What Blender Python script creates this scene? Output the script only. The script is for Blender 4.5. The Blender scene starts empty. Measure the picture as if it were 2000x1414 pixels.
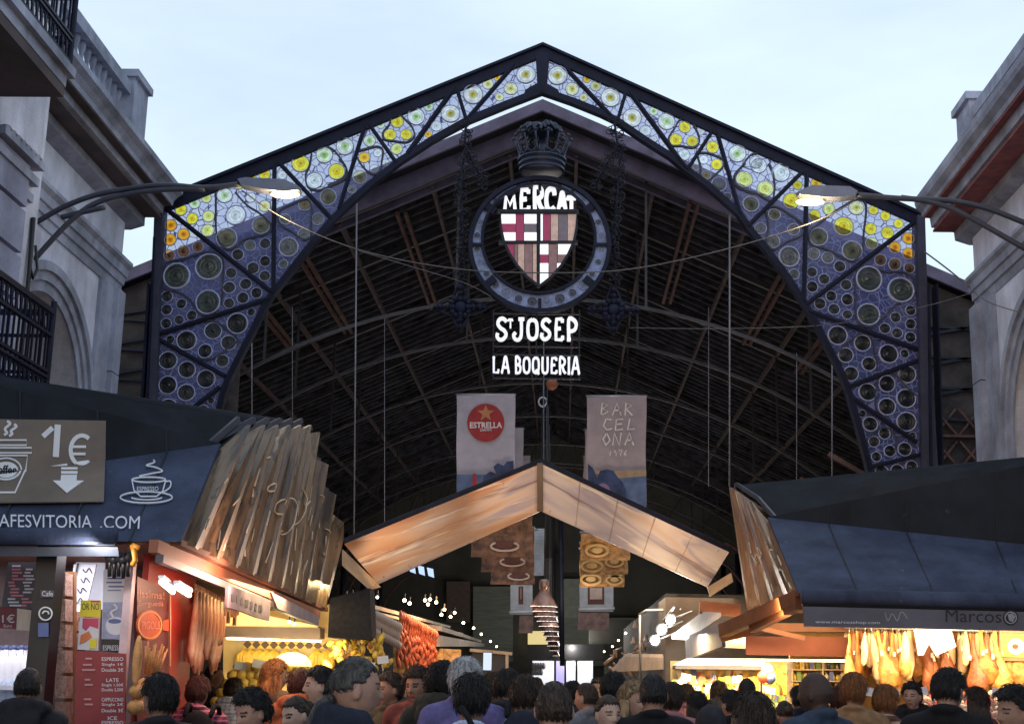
import bpy, bmesh, math, random
import numpy as np
from mathutils import Vector, Matrix, geometry
random.seed(7)
R = math.radians
scn = bpy.context.scene
COL = scn.collection

# ---------------------------------------------------------------- camera
F, CX, CY = 2700.0, 1000.0, 707.0
YAW, PITCH, ROLL = R(2.36), R(12.94), R(1.3)
EYE = Vector((0, 0, 1.65))
RC = Matrix.Rotation(YAW, 3, 'Z') @ Matrix.Rotation(R(90) + PITCH, 3, 'X') @ Matrix.Rotation(ROLL, 3, 'Z')
cam = bpy.data.cameras.new('camera')
cam.lens = F / 2000 * 36
cam.sensor_width = 36
cam.clip_end = 2000
cam.clip_start = 0.05
camo = bpy.data.objects.new('camera', cam)
COL.objects.link(camo)
camo.matrix_world = Matrix.Translation(EYE) @ RC.to_4x4()
scn.camera = camo

# ---------------------------------------------------------------- world, sun, exposure
w = bpy.data.worlds.new("World")
scn.world = w
w.use_nodes = True
nt = w.node_tree
nt.nodes.clear()
SUN_EL, SUN_ROT = 4.0, 205.0
sky = nt.nodes.new('ShaderNodeTexSky')
sky.sky_type = 'NISHITA'
sky.sun_disc = False
sky.sun_elevation = R(SUN_EL)
sky.sun_rotation = R(SUN_ROT)
sky.air_density = 1.0
sky.dust_density = 0.6
sky.ozone_density = 1.0
# thin even cloud over the evening sky: mixes the blue towards a pale tone
mixw = nt.nodes.new('ShaderNodeMixRGB')
mixw.inputs['Fac'].default_value = 0.55
mixw.inputs['Color2'].default_value = (6.4, 7.6, 9.2, 1)
bg = nt.nodes.new('ShaderNodeBackground')
bg.inputs['Strength'].default_value = 0.125
wo = nt.nodes.new('ShaderNodeOutputWorld')
nt.links.new(sky.outputs[0], mixw.inputs['Color1'])
tcw = nt.nodes.new('ShaderNodeTexCoord')
mpw = nt.nodes.new('ShaderNodeMapping'); mpw.inputs['Scale'].default_value = (1.5, 1.5, 5)
nzw = nt.nodes.new('ShaderNodeTexNoise'); nzw.inputs['Scale'].default_value = 2.2; nzw.inputs['Detail'].default_value = 6; nzw.inputs['Roughness'].default_value = .55
rpw = nt.nodes.new('ShaderNodeMapRange'); rpw.inputs['From Min'].default_value = .3; rpw.inputs['From Max'].default_value = .75; rpw.inputs['To Min'].default_value = .48; rpw.inputs['To Max'].default_value = .66
nt.links.new(tcw.outputs['Generated'], mpw.inputs[0]); nt.links.new(mpw.outputs[0], nzw.inputs['Vector']); nt.links.new(nzw.outputs['Fac'], rpw.inputs['Value']); nt.links.new(rpw.outputs[0], mixw.inputs['Fac'])
nt.links.new(mixw.outputs[0], bg.inputs['Color'])
nt.links.new(bg.outputs[0], wo.inputs['Surface'])
sl = bpy.data.lights.new('sun', 'SUN')
sl.energy = 0.12
sl.angle = R(20)
sl.color = (1, .93, .85)
so = bpy.data.objects.new('sun', sl)
COL.objects.link(so)
so.rotation_euler = (R(90 - SUN_EL - 6), 0, R(180 - SUN_ROT))
vs = scn.view_settings
vs.view_transform = 'Standard'
vs.look = 'None'
vs.exposure = 0.6
vs.gamma = 1.0
try:
    scn.cycles.use_denoising = True
    scn.cycles.max_bounces = 6
    scn.cycles.transparent_max_bounces = 12
    scn.cycles.sample_clamp_indirect = 4
    scn.cycles.caustics_reflective = False
    scn.cycles.caustics_refractive = False
except Exception:
    pass

# ---------------------------------------------------------------- pixel -> world helpers (2000 x 1414 photo grid)
def ray(px, py):
    return RC @ Vector(((px - CX) / F, -(py - CY) / F, -1))
def at(px, py, Y):
    d = ray(px, py)
    return EYE + d * (Y / d.y)
def atx(px, py, X):
    d = ray(px, py)
    return EYE + d * (X / d.x)
class Canvas:
    """a real plane in the place, addressed by where the photo shows it"""
    def __init__(s, pt, n):
        s.o = Vector(pt); s.n = Vector(n).normalized()
        if s.n.dot(EYE - s.o) < 0: s.n = -s.n
        s.ax = None
    def p(s, px, py, off=0.0):
        d = ray(px, py)
        t = (s.o - EYE).dot(s.n) / d.dot(s.n)
        return EYE + d * t + s.n * off
    @staticmethod
    def three(a, b, c):
        a, b, c = Vector(a), Vector(b), Vector(c)
        return Canvas(a, (b - a).cross(c - a))
    def scale(s, px, py):
        return (s.p(px + 1, py) - s.p(px, py)).length

# ---------------------------------------------------------------- materials
MATS = {}
def mat(name, col, rough=.6, var=.2, scale=5.0, bump=0.0, metal=0.0, emit=None, es=1.0, col2=None, stretch=None, spec=.5, bscale=None, coords='Object', grime=0.0, specks=0.0):
    if name in MATS: return MATS[name]
    m = bpy.data.materials.new(name)
    m.use_nodes = True
    n, l = m.node_tree.nodes, m.node_tree.links
    b = n['Principled BSDF']
    b.inputs['Roughness'].default_value = rough
    b.inputs['Metallic'].default_value = metal
    b.inputs['Specular IOR Level'].default_value = spec
    tc = n.new('ShaderNodeTexCoord')
    mp = n.new('ShaderNodeMapping')
    l.new(tc.outputs[coords], mp.inputs['Vector'])
    if stretch: mp.inputs['Scale'].default_value = stretch
    nz = n.new('ShaderNodeTexNoise')
    nz.inputs['Scale'].default_value = scale
    nz.inputs['Detail'].default_value = 7
    nz.inputs['Roughness'].default_value = .62
    l.new(mp.outputs[0], nz.inputs['Vector'])
    rp = n.new('ShaderNodeValToRGB')
    c = Vector(col)
    if col2 is None:
        lo, hi = c * (1 - var), c * (1 + var)
    else:
        lo, hi = c, Vector(col2)
    rp.color_ramp.elements[0].position = .32
    rp.color_ramp.elements[1].position = .68
    rp.color_ramp.elements[0].color = (*[max(0, min(1, x)) for x in lo], 1)
    rp.color_ramp.elements[1].color = (*[max(0, min(1, x)) for x in hi], 1)
    l.new(nz.outputs['Fac'], rp.inputs['Fac'])
    last = rp.outputs[0]
    if grime:                                                     # run-off streaks of dirt down the face
        mg = n.new('ShaderNodeMapping'); mg.inputs['Scale'].default_value = (1.7, 1.7, .36); l.new(tc.outputs['Object'], mg.inputs[0])
        ng = n.new('ShaderNodeTexNoise'); ng.inputs['Scale'].default_value = 2.4; ng.inputs['Detail'].default_value = 8; ng.inputs['Roughness'].default_value = .7; l.new(mg.outputs[0], ng.inputs['Vector'])
        rg = n.new('ShaderNodeMapRange'); rg.inputs['From Min'].default_value = .46; rg.inputs['From Max'].default_value = .72; rg.inputs['To Max'].default_value = grime; l.new(ng.outputs['Fac'], rg.inputs['Value'])
        mx = n.new('ShaderNodeMixRGB'); mx.inputs['Color2'].default_value = (*[x * .28 for x in col], 1); l.new(rg.outputs[0], mx.inputs['Fac']); l.new(last, mx.inputs['Color1']); last = mx.outputs[0]
    if specks:                                                    # pale scuffs and droppings
        mg = n.new('ShaderNodeMapping'); mg.inputs['Scale'].default_value = (1, 1, .45); l.new(tc.outputs['Object'], mg.inputs[0])
        ng = n.new('ShaderNodeTexNoise'); ng.inputs['Scale'].default_value = 13; ng.inputs['Detail'].default_value = 9; ng.inputs['Roughness'].default_value = .75; l.new(mg.outputs[0], ng.inputs['Vector'])
        rg = n.new('ShaderNodeMapRange'); rg.inputs['From Min'].default_value = .64; rg.inputs['From Max'].default_value = .76; rg.inputs['To Max'].default_value = specks; l.new(ng.outputs['Fac'], rg.inputs['Value'])
        mx = n.new('ShaderNodeMixRGB'); mx.inputs['Color2'].default_value = (.32, .36, .44, 1); l.new(rg.outputs[0], mx.inputs['Fac']); l.new(last, mx.inputs['Color1']); last = mx.outputs[0]
    l.new(last, b.inputs['Base Color'])
    if bump:
        bp = n.new('ShaderNodeBump')
        bp.inputs['Strength'].default_value = bump
        bp.inputs['Distance'].default_value = .02
        nb = n.new('ShaderNodeTexNoise')
        nb.inputs['Scale'].default_value = bscale or scale * 4
        nb.inputs['Detail'].default_value = 5
        l.new(mp.outputs[0], nb.inputs['Vector'])
        l.new(nb.outputs['Fac'], bp.inputs['Height'])
        l.new(bp.outputs[0], b.inputs['Normal'])
    if emit:
        b.inputs['Emission Color'].default_value = (*emit, 1)
        b.inputs['Emission Strength'].default_value = es
    MATS[name] = m
    return m

def ramp_mat(name, stops, scale, stretch, rough=.6, detail=8, emit_share=0.0, distort=0.6, bump=0.15, rot=(0, 0, 0)):
    """streaked print / timber: noise stretched along one axis through several colours"""
    if name in MATS: return MATS[name]
    m = mat(name, (.5, .5, .5), rough=rough, scale=scale, stretch=stretch, bump=bump)
    n = m.node_tree.nodes
    rp = [x for x in n if x.type == 'VALTORGB'][0]
    nz = [x for x in n if x.type == 'TEX_NOISE'][0]
    nz.inputs['Detail'].default_value = detail
    nz.inputs['Distortion'].default_value = distort
    mp = [x for x in n if x.type == 'MAPPING'][0]
    mp.vector_type = 'TEXTURE'
    mp.inputs['Scale'].default_value = [1 / q for q in stretch]
    mp.inputs['Rotation'].default_value = rot
    e = rp.color_ramp.elements
    while len(e) > 1: e.remove(e[-1])
    e[0].position = stops[0][0]; e[0].color = (*stops[0][1], 1)
    for p, c in stops[1:]:
        k = e.new(p); k.color = (*c, 1)
    return m

def emat(name, col, s):
    if name in MATS: return MATS[name]
    m = bpy.data.materials.new(name); m.use_nodes = True
    b = m.node_tree.nodes['Principled BSDF']
    b.inputs['Base Color'].default_value = (*[min(.8, c) for c in col], 1)
    b.inputs['Emission Color'].default_value = (*col, 1)
    b.inputs['Emission Strength'].default_value = s
    MATS[name] = m
    return m

IRON = mat('painted_iron', (.007, .009, .027), rough=.55, var=.5, scale=3, bump=.15, spec=.22)
IRON2 = mat('dark_iron', (.014, .015, .026), rough=.5, var=.4, scale=6, spec=.3)
STONE = mat('grey_stone', (.30, .33, .42), rough=.9, var=.42, scale=1.1, bump=.5, spec=.15, grime=.38, bscale=30)
STONE2 = mat('pale_stucco', (.56, .59, .70), rough=.9, var=.30, scale=1.0, bump=.45, spec=.15, grime=.34, bscale=25)
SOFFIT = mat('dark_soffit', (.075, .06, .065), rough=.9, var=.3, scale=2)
SLATE = mat('slate_blue_sheet', (.050, .065, .112), rough=.7, var=.35, scale=1.8, bump=.25, bscale=55, spec=.12, grime=.45, specks=.9)
SLATE2 = mat('charcoal_and_shaded_slate', (.014, .019, .027), rough=.6, var=.4, scale=2, bump=.12, bscale=40, spec=.15, grime=.3, specks=.25)
WHITE = mat('white_paint', (.75, .76, .78), rough=.6, var=.06)
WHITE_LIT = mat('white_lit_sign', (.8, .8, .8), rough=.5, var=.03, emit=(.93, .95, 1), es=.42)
BLACK = mat('black_paint', (.012, .012, .014), rough=.45, var=.3)
WOODD = mat('dark_timber', (.072, .072, .084), rough=.9, var=.8, scale=2.5, spec=.1, stretch=(1, 1, 1))
WOODR = mat('reddish_timber', (.13, .07, .058), rough=.8, var=.4, scale=2)
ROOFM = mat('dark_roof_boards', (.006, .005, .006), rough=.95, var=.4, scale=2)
RUST = mat('rust_red_steel', (.26, .085, .04), rough=.6, var=.3, scale=3)
CHROME = mat('brushed_copper', (.55, .42, .36), rough=.25, metal=.9, var=.15)
STEEL = mat('brushed_steel', (.45, .46, .48), rough=.35, metal=.8, var=.1)

# ---------------------------------------------------------------- mesh builder
class MB:
    def __init__(s):
        s.v = []; s.f = []; s.mi = []; s.mats = []; s.smooth = []; s.cm = 0; s.cs = False
    def use(s, m, smooth=False):
        if m not in s.mats: s.mats.append(m)
        s.cm = s.mats.index(m); s.cs = smooth
        return s
    def face(s, idx):
        s.f.append(tuple(idx)); s.mi.append(s.cm); s.smooth.append(s.cs)
    def poly(s, pts):
        b = len(s.v); s.v += [Vector(p) for p in pts]; s.face(range(b, b + len(pts)))
    def solid(s, top, bot):
        """prism between two matching outlines"""
        n = len(top); b = len(s.v)
        s.v += [Vector(p) for p in top] + [Vector(p) for p in bot]
        s.face(range(b, b + n)); s.face(range(b + 2 * n - 1, b + n - 1, -1))
        for i in range(n):
            j = (i + 1) % n
            s.face((b + i, b + n + i, b + n + j, b + j))
    def box(s, lo, hi):
        x0, y0, z0 = lo; x1, y1, z1 = hi
        s.solid([(x0, y0, z1), (x1, y0, z1), (x1, y1, z1), (x0, y1, z1)], [(x0, y0, z0), (x1, y0, z0), (x1, y1, z0), (x0, y1, z0)])
    def beam(s, a, b, w, h=None, up=(0, 0, 1)):
        a, b = Vector(a), Vector(b); h = h or w
        d = (b - a).normalized(); up = Vector(up)
        if abs(d.dot(up)) > .98: up = Vector((0, 1, 0))
        x = d.cross(up).normalized() * (w / 2); y = x.cross(d).normalized() * (h / 2)
        s.solid([a + x + y, a - x + y, a - x - y, a + x - y], [b + x + y, b - x + y, b - x - y, b + x - y])
    def tube(s, pts, r, n=8, cap=True):
        pts = [Vector(p) for p in pts]; m = len(pts)
        rs = r if isinstance(r, (list, tuple)) else [r] * m
        b = len(s.v); ref = None
        for i, p in enumerate(pts):
            t = (pts[min(i + 1, m - 1)] - pts[max(i - 1, 0)]).normalized()
            if ref is None:
                ref = t.orthogonal().normalized()
            ref = (ref - t * ref.dot(t)).normalized()
            q = t.cross(ref)
            for k in range(n):
                a = 2 * math.pi * k / n
                s.v.append(p + (ref * math.cos(a) + q * math.sin(a)) * rs[i])
        for i in range(m - 1):
            for k in range(n):
                k2 = (k + 1) % n
                s.face((b + i * n + k, b + i * n + k2, b + (i + 1) * n + k2, b + (i + 1) * n + k))
        if cap:
            s.face([b + k for k in range(n - 1, -1, -1)]); s.face([b + (m - 1) * n + k for k in range(n)])
    def lathe(s, prof, c=(0, 0, 0), n=16, ax=(0, 0, 1), ex=None):
        c = Vector(c); z = Vector(ax).normalized(); x = Vector(ex) if ex else z.orthogonal().normalized(); y = z.cross(x)
        b = len(s.v); m = len(prof)
        for r, h in prof:
            for k in range(n):
                a = 2 * math.pi * k / n
                s.v.append(c + (x * math.cos(a) + y * math.sin(a)) * max(r, 1e-4) + z * h)
        for i in range(m - 1):
            for k in range(n):
                k2 = (k + 1) % n
                s.face((b + i * n + k, b + i * n + k2, b + (i + 1) * n + k2, b + (i + 1) * n + k))
        s.face([b + k for k in range(n - 1, -1, -1)]); s.face([b + (m - 1) * n + k for k in range(n)])
    def ball(s, c, r, n=12, m=8, rot=None):
        c = Vector(c); rx, ry, rz = (r, r, r) if not isinstance(r, (tuple, list)) else r
        b = len(s.v)
        for i in range(m + 1):
            t = math.pi * i / m
            for k in range(n):
                a = 2 * math.pi * k / n
                p = Vector((rx * math.sin(t) * math.cos(a), ry * math.sin(t) * math.sin(a), rz * math.cos(t)))
                if rot: p = rot @ p
                s.v.append(c + p)
        for i in range(m):
            for k in range(n):
                k2 = (k + 1) % n
                s.face((b + i * n + k, b + (i + 1) * n + k, b + (i + 1) * n + k2, b + i * n + k2))
    # -- drawing on a canvas plane in photo pixels
    def cpoly(s, cv, pts, o0, o1):
        s.solid([cv.p(x, y, o1) for x, y in pts], [cv.p(x, y, o0) for x, y in pts])
    def cbar(s, cv, a, b, wpx, o0, o1):
        dx, dy = b[0] - a[0], b[1] - a[1]; L = math.hypot(dx, dy) or 1
        nx, ny = -dy / L * wpx / 2, dx / L * wpx / 2
        s.cpoly(cv, [(a[0] + nx, a[1] + ny), (b[0] + nx, b[1] + ny), (b[0] - nx, b[1] - ny), (a[0] - nx, a[1] - ny)], o0, o1)
    def cstrip(s, cv, pts, wpx, o0, o1, closed=False):
        m = len(pts); W = wpx if isinstance(wpx, (list, tuple)) else [wpx] * m
        L, Rr = [], []
        for i, (x, y) in enumerate(pts):
            if closed: p, q = pts[i - 1], pts[(i + 1) % m]
            else: p, q = pts[max(i - 1, 0)], pts[min(i + 1, m - 1)]
            dx, dy = q[0] - p[0], q[1] - p[1]; l = math.hypot(dx, dy) or 1
            nx, ny = -dy / l * W[i] / 2, dx / l * W[i] / 2
            L.append((x + nx, y + ny)); Rr.append((x - nx, y - ny))
        b = len(s.v)
        for i in range(m):
            s.v += [cv.p(*L[i], o1), cv.p(*Rr[i], o1), cv.p(*Rr[i], o0), cv.p(*L[i], o0)]
        for i in range(m if closed else m - 1):
            j = (i + 1) % m
            for k in range(4):
                k2 = (k + 1) % 4
                s.face((b + i * 4 + k, b + i * 4 + k2, b + j * 4 + k2, b + j * 4 + k))
        if not closed:
            s.face((b, b + 1, b + 2, b + 3)); e = b + (m - 1) * 4; s.face((e + 3, e + 2, e + 1, e))
    def cring(s, cv, c, r0, r1, o0, o1, n=48):
        pts = []
        b = len(s.v)
        for k in range(n):
            a = 2 * math.pi * k / n; ca, sa = math.cos(a), math.sin(a)
            s.v += [cv.p(c[0] + r1[0] * ca, c[1] + r1[1] * sa, o1), cv.p(c[0] + r0[0] * ca, c[1] + r0[1] * sa, o1),
                    cv.p(c[0] + r0[0] * ca, c[1] + r0[1] * sa, o0), cv.p(c[0] + r1[0] * ca, c[1] + r1[1] * sa, o0)]
        for i in range(n):
            j = (i + 1) % n
            for k in range(4):
                k2 = (k + 1) % 4
                s.face((b + i * 4 + k, b + i * 4 + k2, b + j * 4 + k2, b + j * 4 + k))
    def ctext(s, cv, txt, quad, off=.004, bold=0.0):
        """flat lettering filling a pixel quad: (x0,y0 top left) (x1,y1 top right) (x2,y2 bottom right) (x3,y3 bottom left)"""
        V, Fs = text2d(txt, bold)
        if len(quad) == 2:
            (xa, ya), (xb, yb) = quad; quad = [(xa, ya), (xb, ya), (xb, yb), (xa, yb)]
        tl, tr, br, bl = quad
        b = len(s.v)
        for u, v in V:
            x = (bl[0] * (1 - u) + br[0] * u) * (1 - v) + (tl[0] * (1 - u) + tr[0] * u) * v
            y = (bl[1] * (1 - u) + br[1] * u) * (1 - v) + (tl[1] * (1 - u) + tr[1] * u) * v
            s.v.append(cv.p(x, y, off))
        for f in Fs: s.face([b + i for i in f])
    def build(s, name, m=None, parent=None, loc=None, smooth=None):
        me = bpy.data.meshes.new(name)
        org = ORG.get(parent.name, Vector()) if parent else (Vector(loc) if loc else Vector())
        me.from_pydata([tuple(Vector(p) - org) for p in s.v], [], s.f)
        if s.mats:
            for x in s.mats: me.materials.append(x)
            me.polygons.foreach_set('material_index', s.mi)
            me.polygons.foreach_set('use_smooth', s.smooth)
        if m is not None and not s.mats: me.materials.append(m)
        if smooth: me.polygons.foreach_set('use_smooth', [True] * len(me.polygons))
        me.validate(); me.update()
        o = bpy.data.objects.new(name, me)
        COL.objects.link(o)
        if parent is not None:
            o.parent = parent; ORG[o.name] = org
        else:
            o.location = org; ORG[o.name] = org
        return o
ORG = {}
def tag(o, label=None, cat=None, group=None, kind=None):
    if label: o['label'] = label
    if cat: o['category'] = cat
    if group: o['group'] = group
    if kind: o['kind'] = kind
    return o
def thing(name, label, cat, loc=(0, 0, 0), group=None):
    o = bpy.data.objects.new(name, None)
    o.empty_display_size = .2
    COL.objects.link(o); o.location = loc
    ORG[o.name] = Vector(loc)
    return tag(o, label, cat, group)
_TX = {}
def text2d(txt, bold=0.0):
    k = (txt, bold)
    if k in _TX: return _TX[k]
    c = bpy.data.curves.new('lettering_curve', 'FONT'); c.body = txt; c.size = 1; c.offset = bold; c.resolution_u = 3
    o = bpy.data.objects.new('lettering_curve', c); COL.objects.link(o)
    dg = bpy.context.evaluated_depsgraph_get()
    me = bpy.data.meshes.new_from_object(o.evaluated_get(dg))
    V = [(v.co.x, v.co.y) for v in me.vertices]; Fs = [tuple(p.vertices) for p in me.polygons]
    x0 = min(v[0] for v in V); x1 = max(v[0] for v in V); y0 = min(v[1] for v in V); y1 = max(v[1] for v in V)
    V = [((x - x0) / (x1 - x0), (y - y0) / (y1 - y0)) for x, y in V]
    bpy.data.objects.remove(o); bpy.data.curves.remove(c); bpy.data.meshes.remove(me)
    _TX[k] = (V, Fs)
    return _TX[k]
def dup(o, loc=None, rot=None, scale=None, m=None):
    c = o.copy(); COL.objects.link(c)
    if loc is not None: c.location = loc
    if rot is not None: c.rotation_euler = rot
    if scale is not None: c.scale = scale if isinstance(scale, (tuple, list)) else (scale,) * 3
    for ch in o.children:
        d = ch.copy(); COL.objects.link(d); d.parent = c
        for g in ch.children:
            e = g.copy(); COL.objects.link(e); e.parent = d
    return c
def lamp(kind, loc, energy, col, size=.2, name='light', target=None, spot=None, parent=None):
    l = bpy.data.lights.new(name, kind); l.energy = energy; l.color = col
    if kind == 'AREA':
        l.shape = 'RECTANGLE'; l.size = size[0] if isinstance(size, tuple) else size; l.size_y = size[1] if isinstance(size, tuple) else size
    else:
        l.shadow_soft_size = size
    if spot: l.spot_size = R(spot); l.spot_blend = .6
    o = bpy.data.objects.new(name, l); COL.objects.link(o); o.location = loc
    if target is not None:
        o.rotation_euler = (Vector(target) - Vector(loc)).to_track_quat('-Z', 'Y').to_euler()
    return o
def interp(a, b, t): return tuple(x + (y - x) * t for x, y in zip(a, b))
def ordinal(k): return ['first', 'second', 'third', 'fourth', 'fifth', 'sixth', 'seventh', 'eighth', 'ninth', 'tenth', 'eleventh', 'twelfth', 'thirteenth', 'fourteenth', 'fifteenth', 'sixteenth', 'seventeenth', 'eighteenth', 'nineteenth', 'twentieth', 'twenty-first', 'twenty-second', 'twenty-third', 'twenty-fourth', 'twenty-fifth', 'twenty-sixth', 'twenty-seventh', 'twenty-eighth', 'twenty-ninth', 'thirtieth'][k]
from mathutils import noise as mnoise
# ---------------------------------------------------------------- people (meshes grown first, placed at the end)
def remesh(v, f, vox, smooth=2, name='body'):
    me = bpy.data.meshes.new(name); me.from_pydata([tuple(p) for p in v], [], f); me.update()
    o = bpy.data.objects.new('growing', me); COL.objects.link(o)
    md = o.modifiers.new('r', 'REMESH'); md.mode = 'VOXEL'; md.voxel_size = vox
    if smooth:
        sm = o.modifiers.new('s', 'SMOOTH'); sm.factor = .5; sm.iterations = smooth
    dg = bpy.context.evaluated_depsgraph_get()
    out = bpy.data.meshes.new_from_object(o.evaluated_get(dg))
    bpy.data.objects.remove(o); bpy.data.meshes.remove(me)
    out.polygons.foreach_set('use_smooth', [True] * len(out.polygons))
    return out
def head_pt(x, y, z):
    px, py, pz = .073 * x, .094 * y, .116 * z
    t = max(0, -z)
    px *= 1 - .26 * t ** 1.6
    py *= (1 - .05 * t) if y < 0 else (1 - .5 * t)
    if y > 0 and z > 0: py *= 1.04
    if y < -.1:
        n = math.exp(-(px / (.010 + .006 * max(0, min(1, (.02 - pz) / .05)))) ** 2)
        ramp = max(0, min(1, (.024 - pz) / .05)) if pz > -.028 else max(0, 1 - (-.028 - pz) / .010)
        py -= .024 * n * ramp
        py += .009 * math.exp(-((abs(px) - .030) / .015) ** 2 - ((pz - .006) / .011) ** 2)
        py -= .005 * math.exp(-((pz - .026) / .008) ** 2 - (px / .05) ** 2)
        py -= .007 * math.exp(-(px / .024) ** 2 - ((pz + .056) / .010) ** 2)
        py += .005 * math.exp(-(px / .03) ** 2 - ((pz + .076) / .007) ** 2)
        py -= .011 * math.exp(-(px / .024) ** 2 - ((pz + .100) / .017) ** 2)
    return Vector((px, py, pz))
def sphere_grid(n, m, fn):
    v, f = [], []
    for i in range(m + 1):
        t = math.pi * i / m
        for k in range(n):
            a = 2 * math.pi * k / n
            v.append(fn(math.sin(t) * math.cos(a), math.sin(t) * math.sin(a), math.cos(t)))
    for i in range(m):
        for k in range(n):
            k2 = (k + 1) % n
            f.append((i * n + k, (i + 1) * n + k, (i + 1) * n + k2, i * n + k2))
    return v, f
HC = Vector((0, 0, 1.606))
def head_xf(turn, nod):
    piv = Vector((0, .015, 1.51))
    return Matrix.Translation(piv) @ Matrix.Rotation(R(turn), 4, 'Z') @ Matrix.Rotation(R(nod), 4, 'X') @ Matrix.Translation(HC - piv)
def limb(mb, a, b, ra, rb):
    a, b = Vector(a), Vector(b)
    pts = [a + (b - a) * (i / 4) for i in range(5)]
    mb.tube(pts, [ra + (rb - ra) * i / 4 for i in range(5)], n=14)
    mb.ball(a, ra, 14, 8); mb.ball(b, rb, 14, 8)
def arms(pose, sw):
    L = [(-sw, .005, 1.37), (-sw - .05, .025, 1.09), (-sw - .035, -.05, .85)]
    Rr = [(sw, .005, 1.37), (sw + .05, .025, 1.09), (sw + .035, -.05, .85)]
    if pose == 'phone': Rr = [(sw, .0, 1.38), (sw + .07, -.12, 1.28), (sw + .02, -.22, 1.60)]
    if pose == 'reach': Rr = [(sw, .0, 1.37), (sw + .04, -.12, 1.14), (sw - .04, -.36, 1.12)]
    if pose == 'reach': L = [(-sw, .0, 1.37), (-sw - .04, -.10, 1.14), (-sw + .06, -.34, 1.10)]
    return L, Rr
def hand(mb, el, wr, side):
    el, wr = Vector(el), Vector(wr); d = (wr - el).normalized()
    inn = Vector((-side, 0, 0)); inn = (inn - d * inn.dot(d)).normalized(); acr = d.cross(inn)
    c = wr + d * .05
    rot = Matrix((acr, inn, d)).transposed()
    mb.ball(c, (.040, .017, .052), 12, 8, rot)
    for k, (o, ln) in enumerate(((-.028, .068), (-.010, .080), (.009, .076), (.027, .060))):
        p0 = c + acr * o + d * .040; p1 = p0 + d * ln * .55 + inn * .006; p2 = p1 + d * ln * .40 + inn * .020
        mb.tube([p0, p1, p2], [.0098, .009, .0075], n=8)
    s = -1 if d.z < 0 else 1
    p0 = c - acr * .030 - d * .022; p1 = p0 - acr * .030 + d * .030 + inn * .012; p2 = p1 + d * .030 + inn * .010
    mb.tube([p0, p1, p2], [.0125, .011, .009], n=8)
_BODY = {}
def body_mesh(fem, turn, nod, pose):
    k = (fem, turn, nod, pose)
    if k in _BODY: return _BODY[k]
    mb = MB(); sw = .185 if not fem else .160; X = head_xf(turn, nod)
    v, f = sphere_grid(72, 54, head_pt)
    b = len(mb.v); mb.v += [X @ p for p in v]
    for q in f: mb.face([b + i for i in q])
    for s in (-1, 1): mb.ball(X @ Vector((s * .074, .014, -.004)), (.010, .021, .032), 10, 8, X.to_3x3() @ Matrix.Rotation(s * .35, 3, 'Z'))
    hb = X @ Vector((0, .02, -.06))
    limb(mb, (0, .025, 1.40), hb, .058 if not fem else .048, .052 if not fem else .043)
    mb.ball((0, 0, 1.27), (sw - .02, .11, .19), 18, 12); mb.ball((0, 0, 1.08), (.145, .10, .2), 18, 12)
    mb.ball((0, 0, .93), (.165, .12, .14), 18, 12)
    for s in (-1, 1):
        limb(mb, (0, .025, 1.44), (s * (sw - .02), .01, 1.39), .045, .050)
        limb(mb, (s * .09, 0, .9), (s * .10, -.01, .5), .085, .058); limb(mb, (s * .10, -.01, .5), (s * .10, .02, .09), .056, .038)
        mb.ball((s * .10, -.04, .04), (.042, .12, .038), 12, 8)
    for side, A in zip((-1, 1), arms(pose, sw)):
        limb(mb, A[0], A[1], .050, .040); limb(mb, A[1], A[2], .039, .027); hand(mb, A[1], A[2], side)
    me = remesh(mb.v, mb.f, .0065, 2, 'person_body')
    # skin / eye / brow / lip faces
    Xi = X.inverted(); mi = []
    for p in me.polygons:
        c = Xi @ p.center; i = 0
        if c.y < -.055 and abs(c.x) < .07:
            ax = abs(c.x)
            if abs(ax - .030) < .013 and abs(c.z - .006) < .0055: i = 1
            elif .014 < ax < .050 and abs(c.z - .027 + .08 * max(0, ax - .035)) < .0045: i = 2
            elif ax < .022 and abs(c.z + .056) < .0075: i = 3
        mi.append(i)
    for _ in range(4): me.materials.append(None)
    me.polygons.foreach_set('material_index', mi)
    _BODY[k] = me
    return me
def folds(me, amp, seed):
    rnd = random.Random(seed)
    W = [(rnd.uniform(8, 34), rnd.uniform(8, 30), rnd.uniform(6, 40), rnd.uniform(0, 6), rnd.uniform(.3, 1)) for _ in range(9)]
    nrm = [v.normal.copy() for v in me.vertices]
    for v, n in zip(me.vertices, nrm):
        c = v.co
        s = sum(a * math.sin(x * c.x + y * c.y + z * c.z + p + 1.5 * math.sin(11 * c.z + p)) for x, y, z, p, a in W)
        v.co += n * amp * s * .35
    me.update()
_JAC = {}
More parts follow.
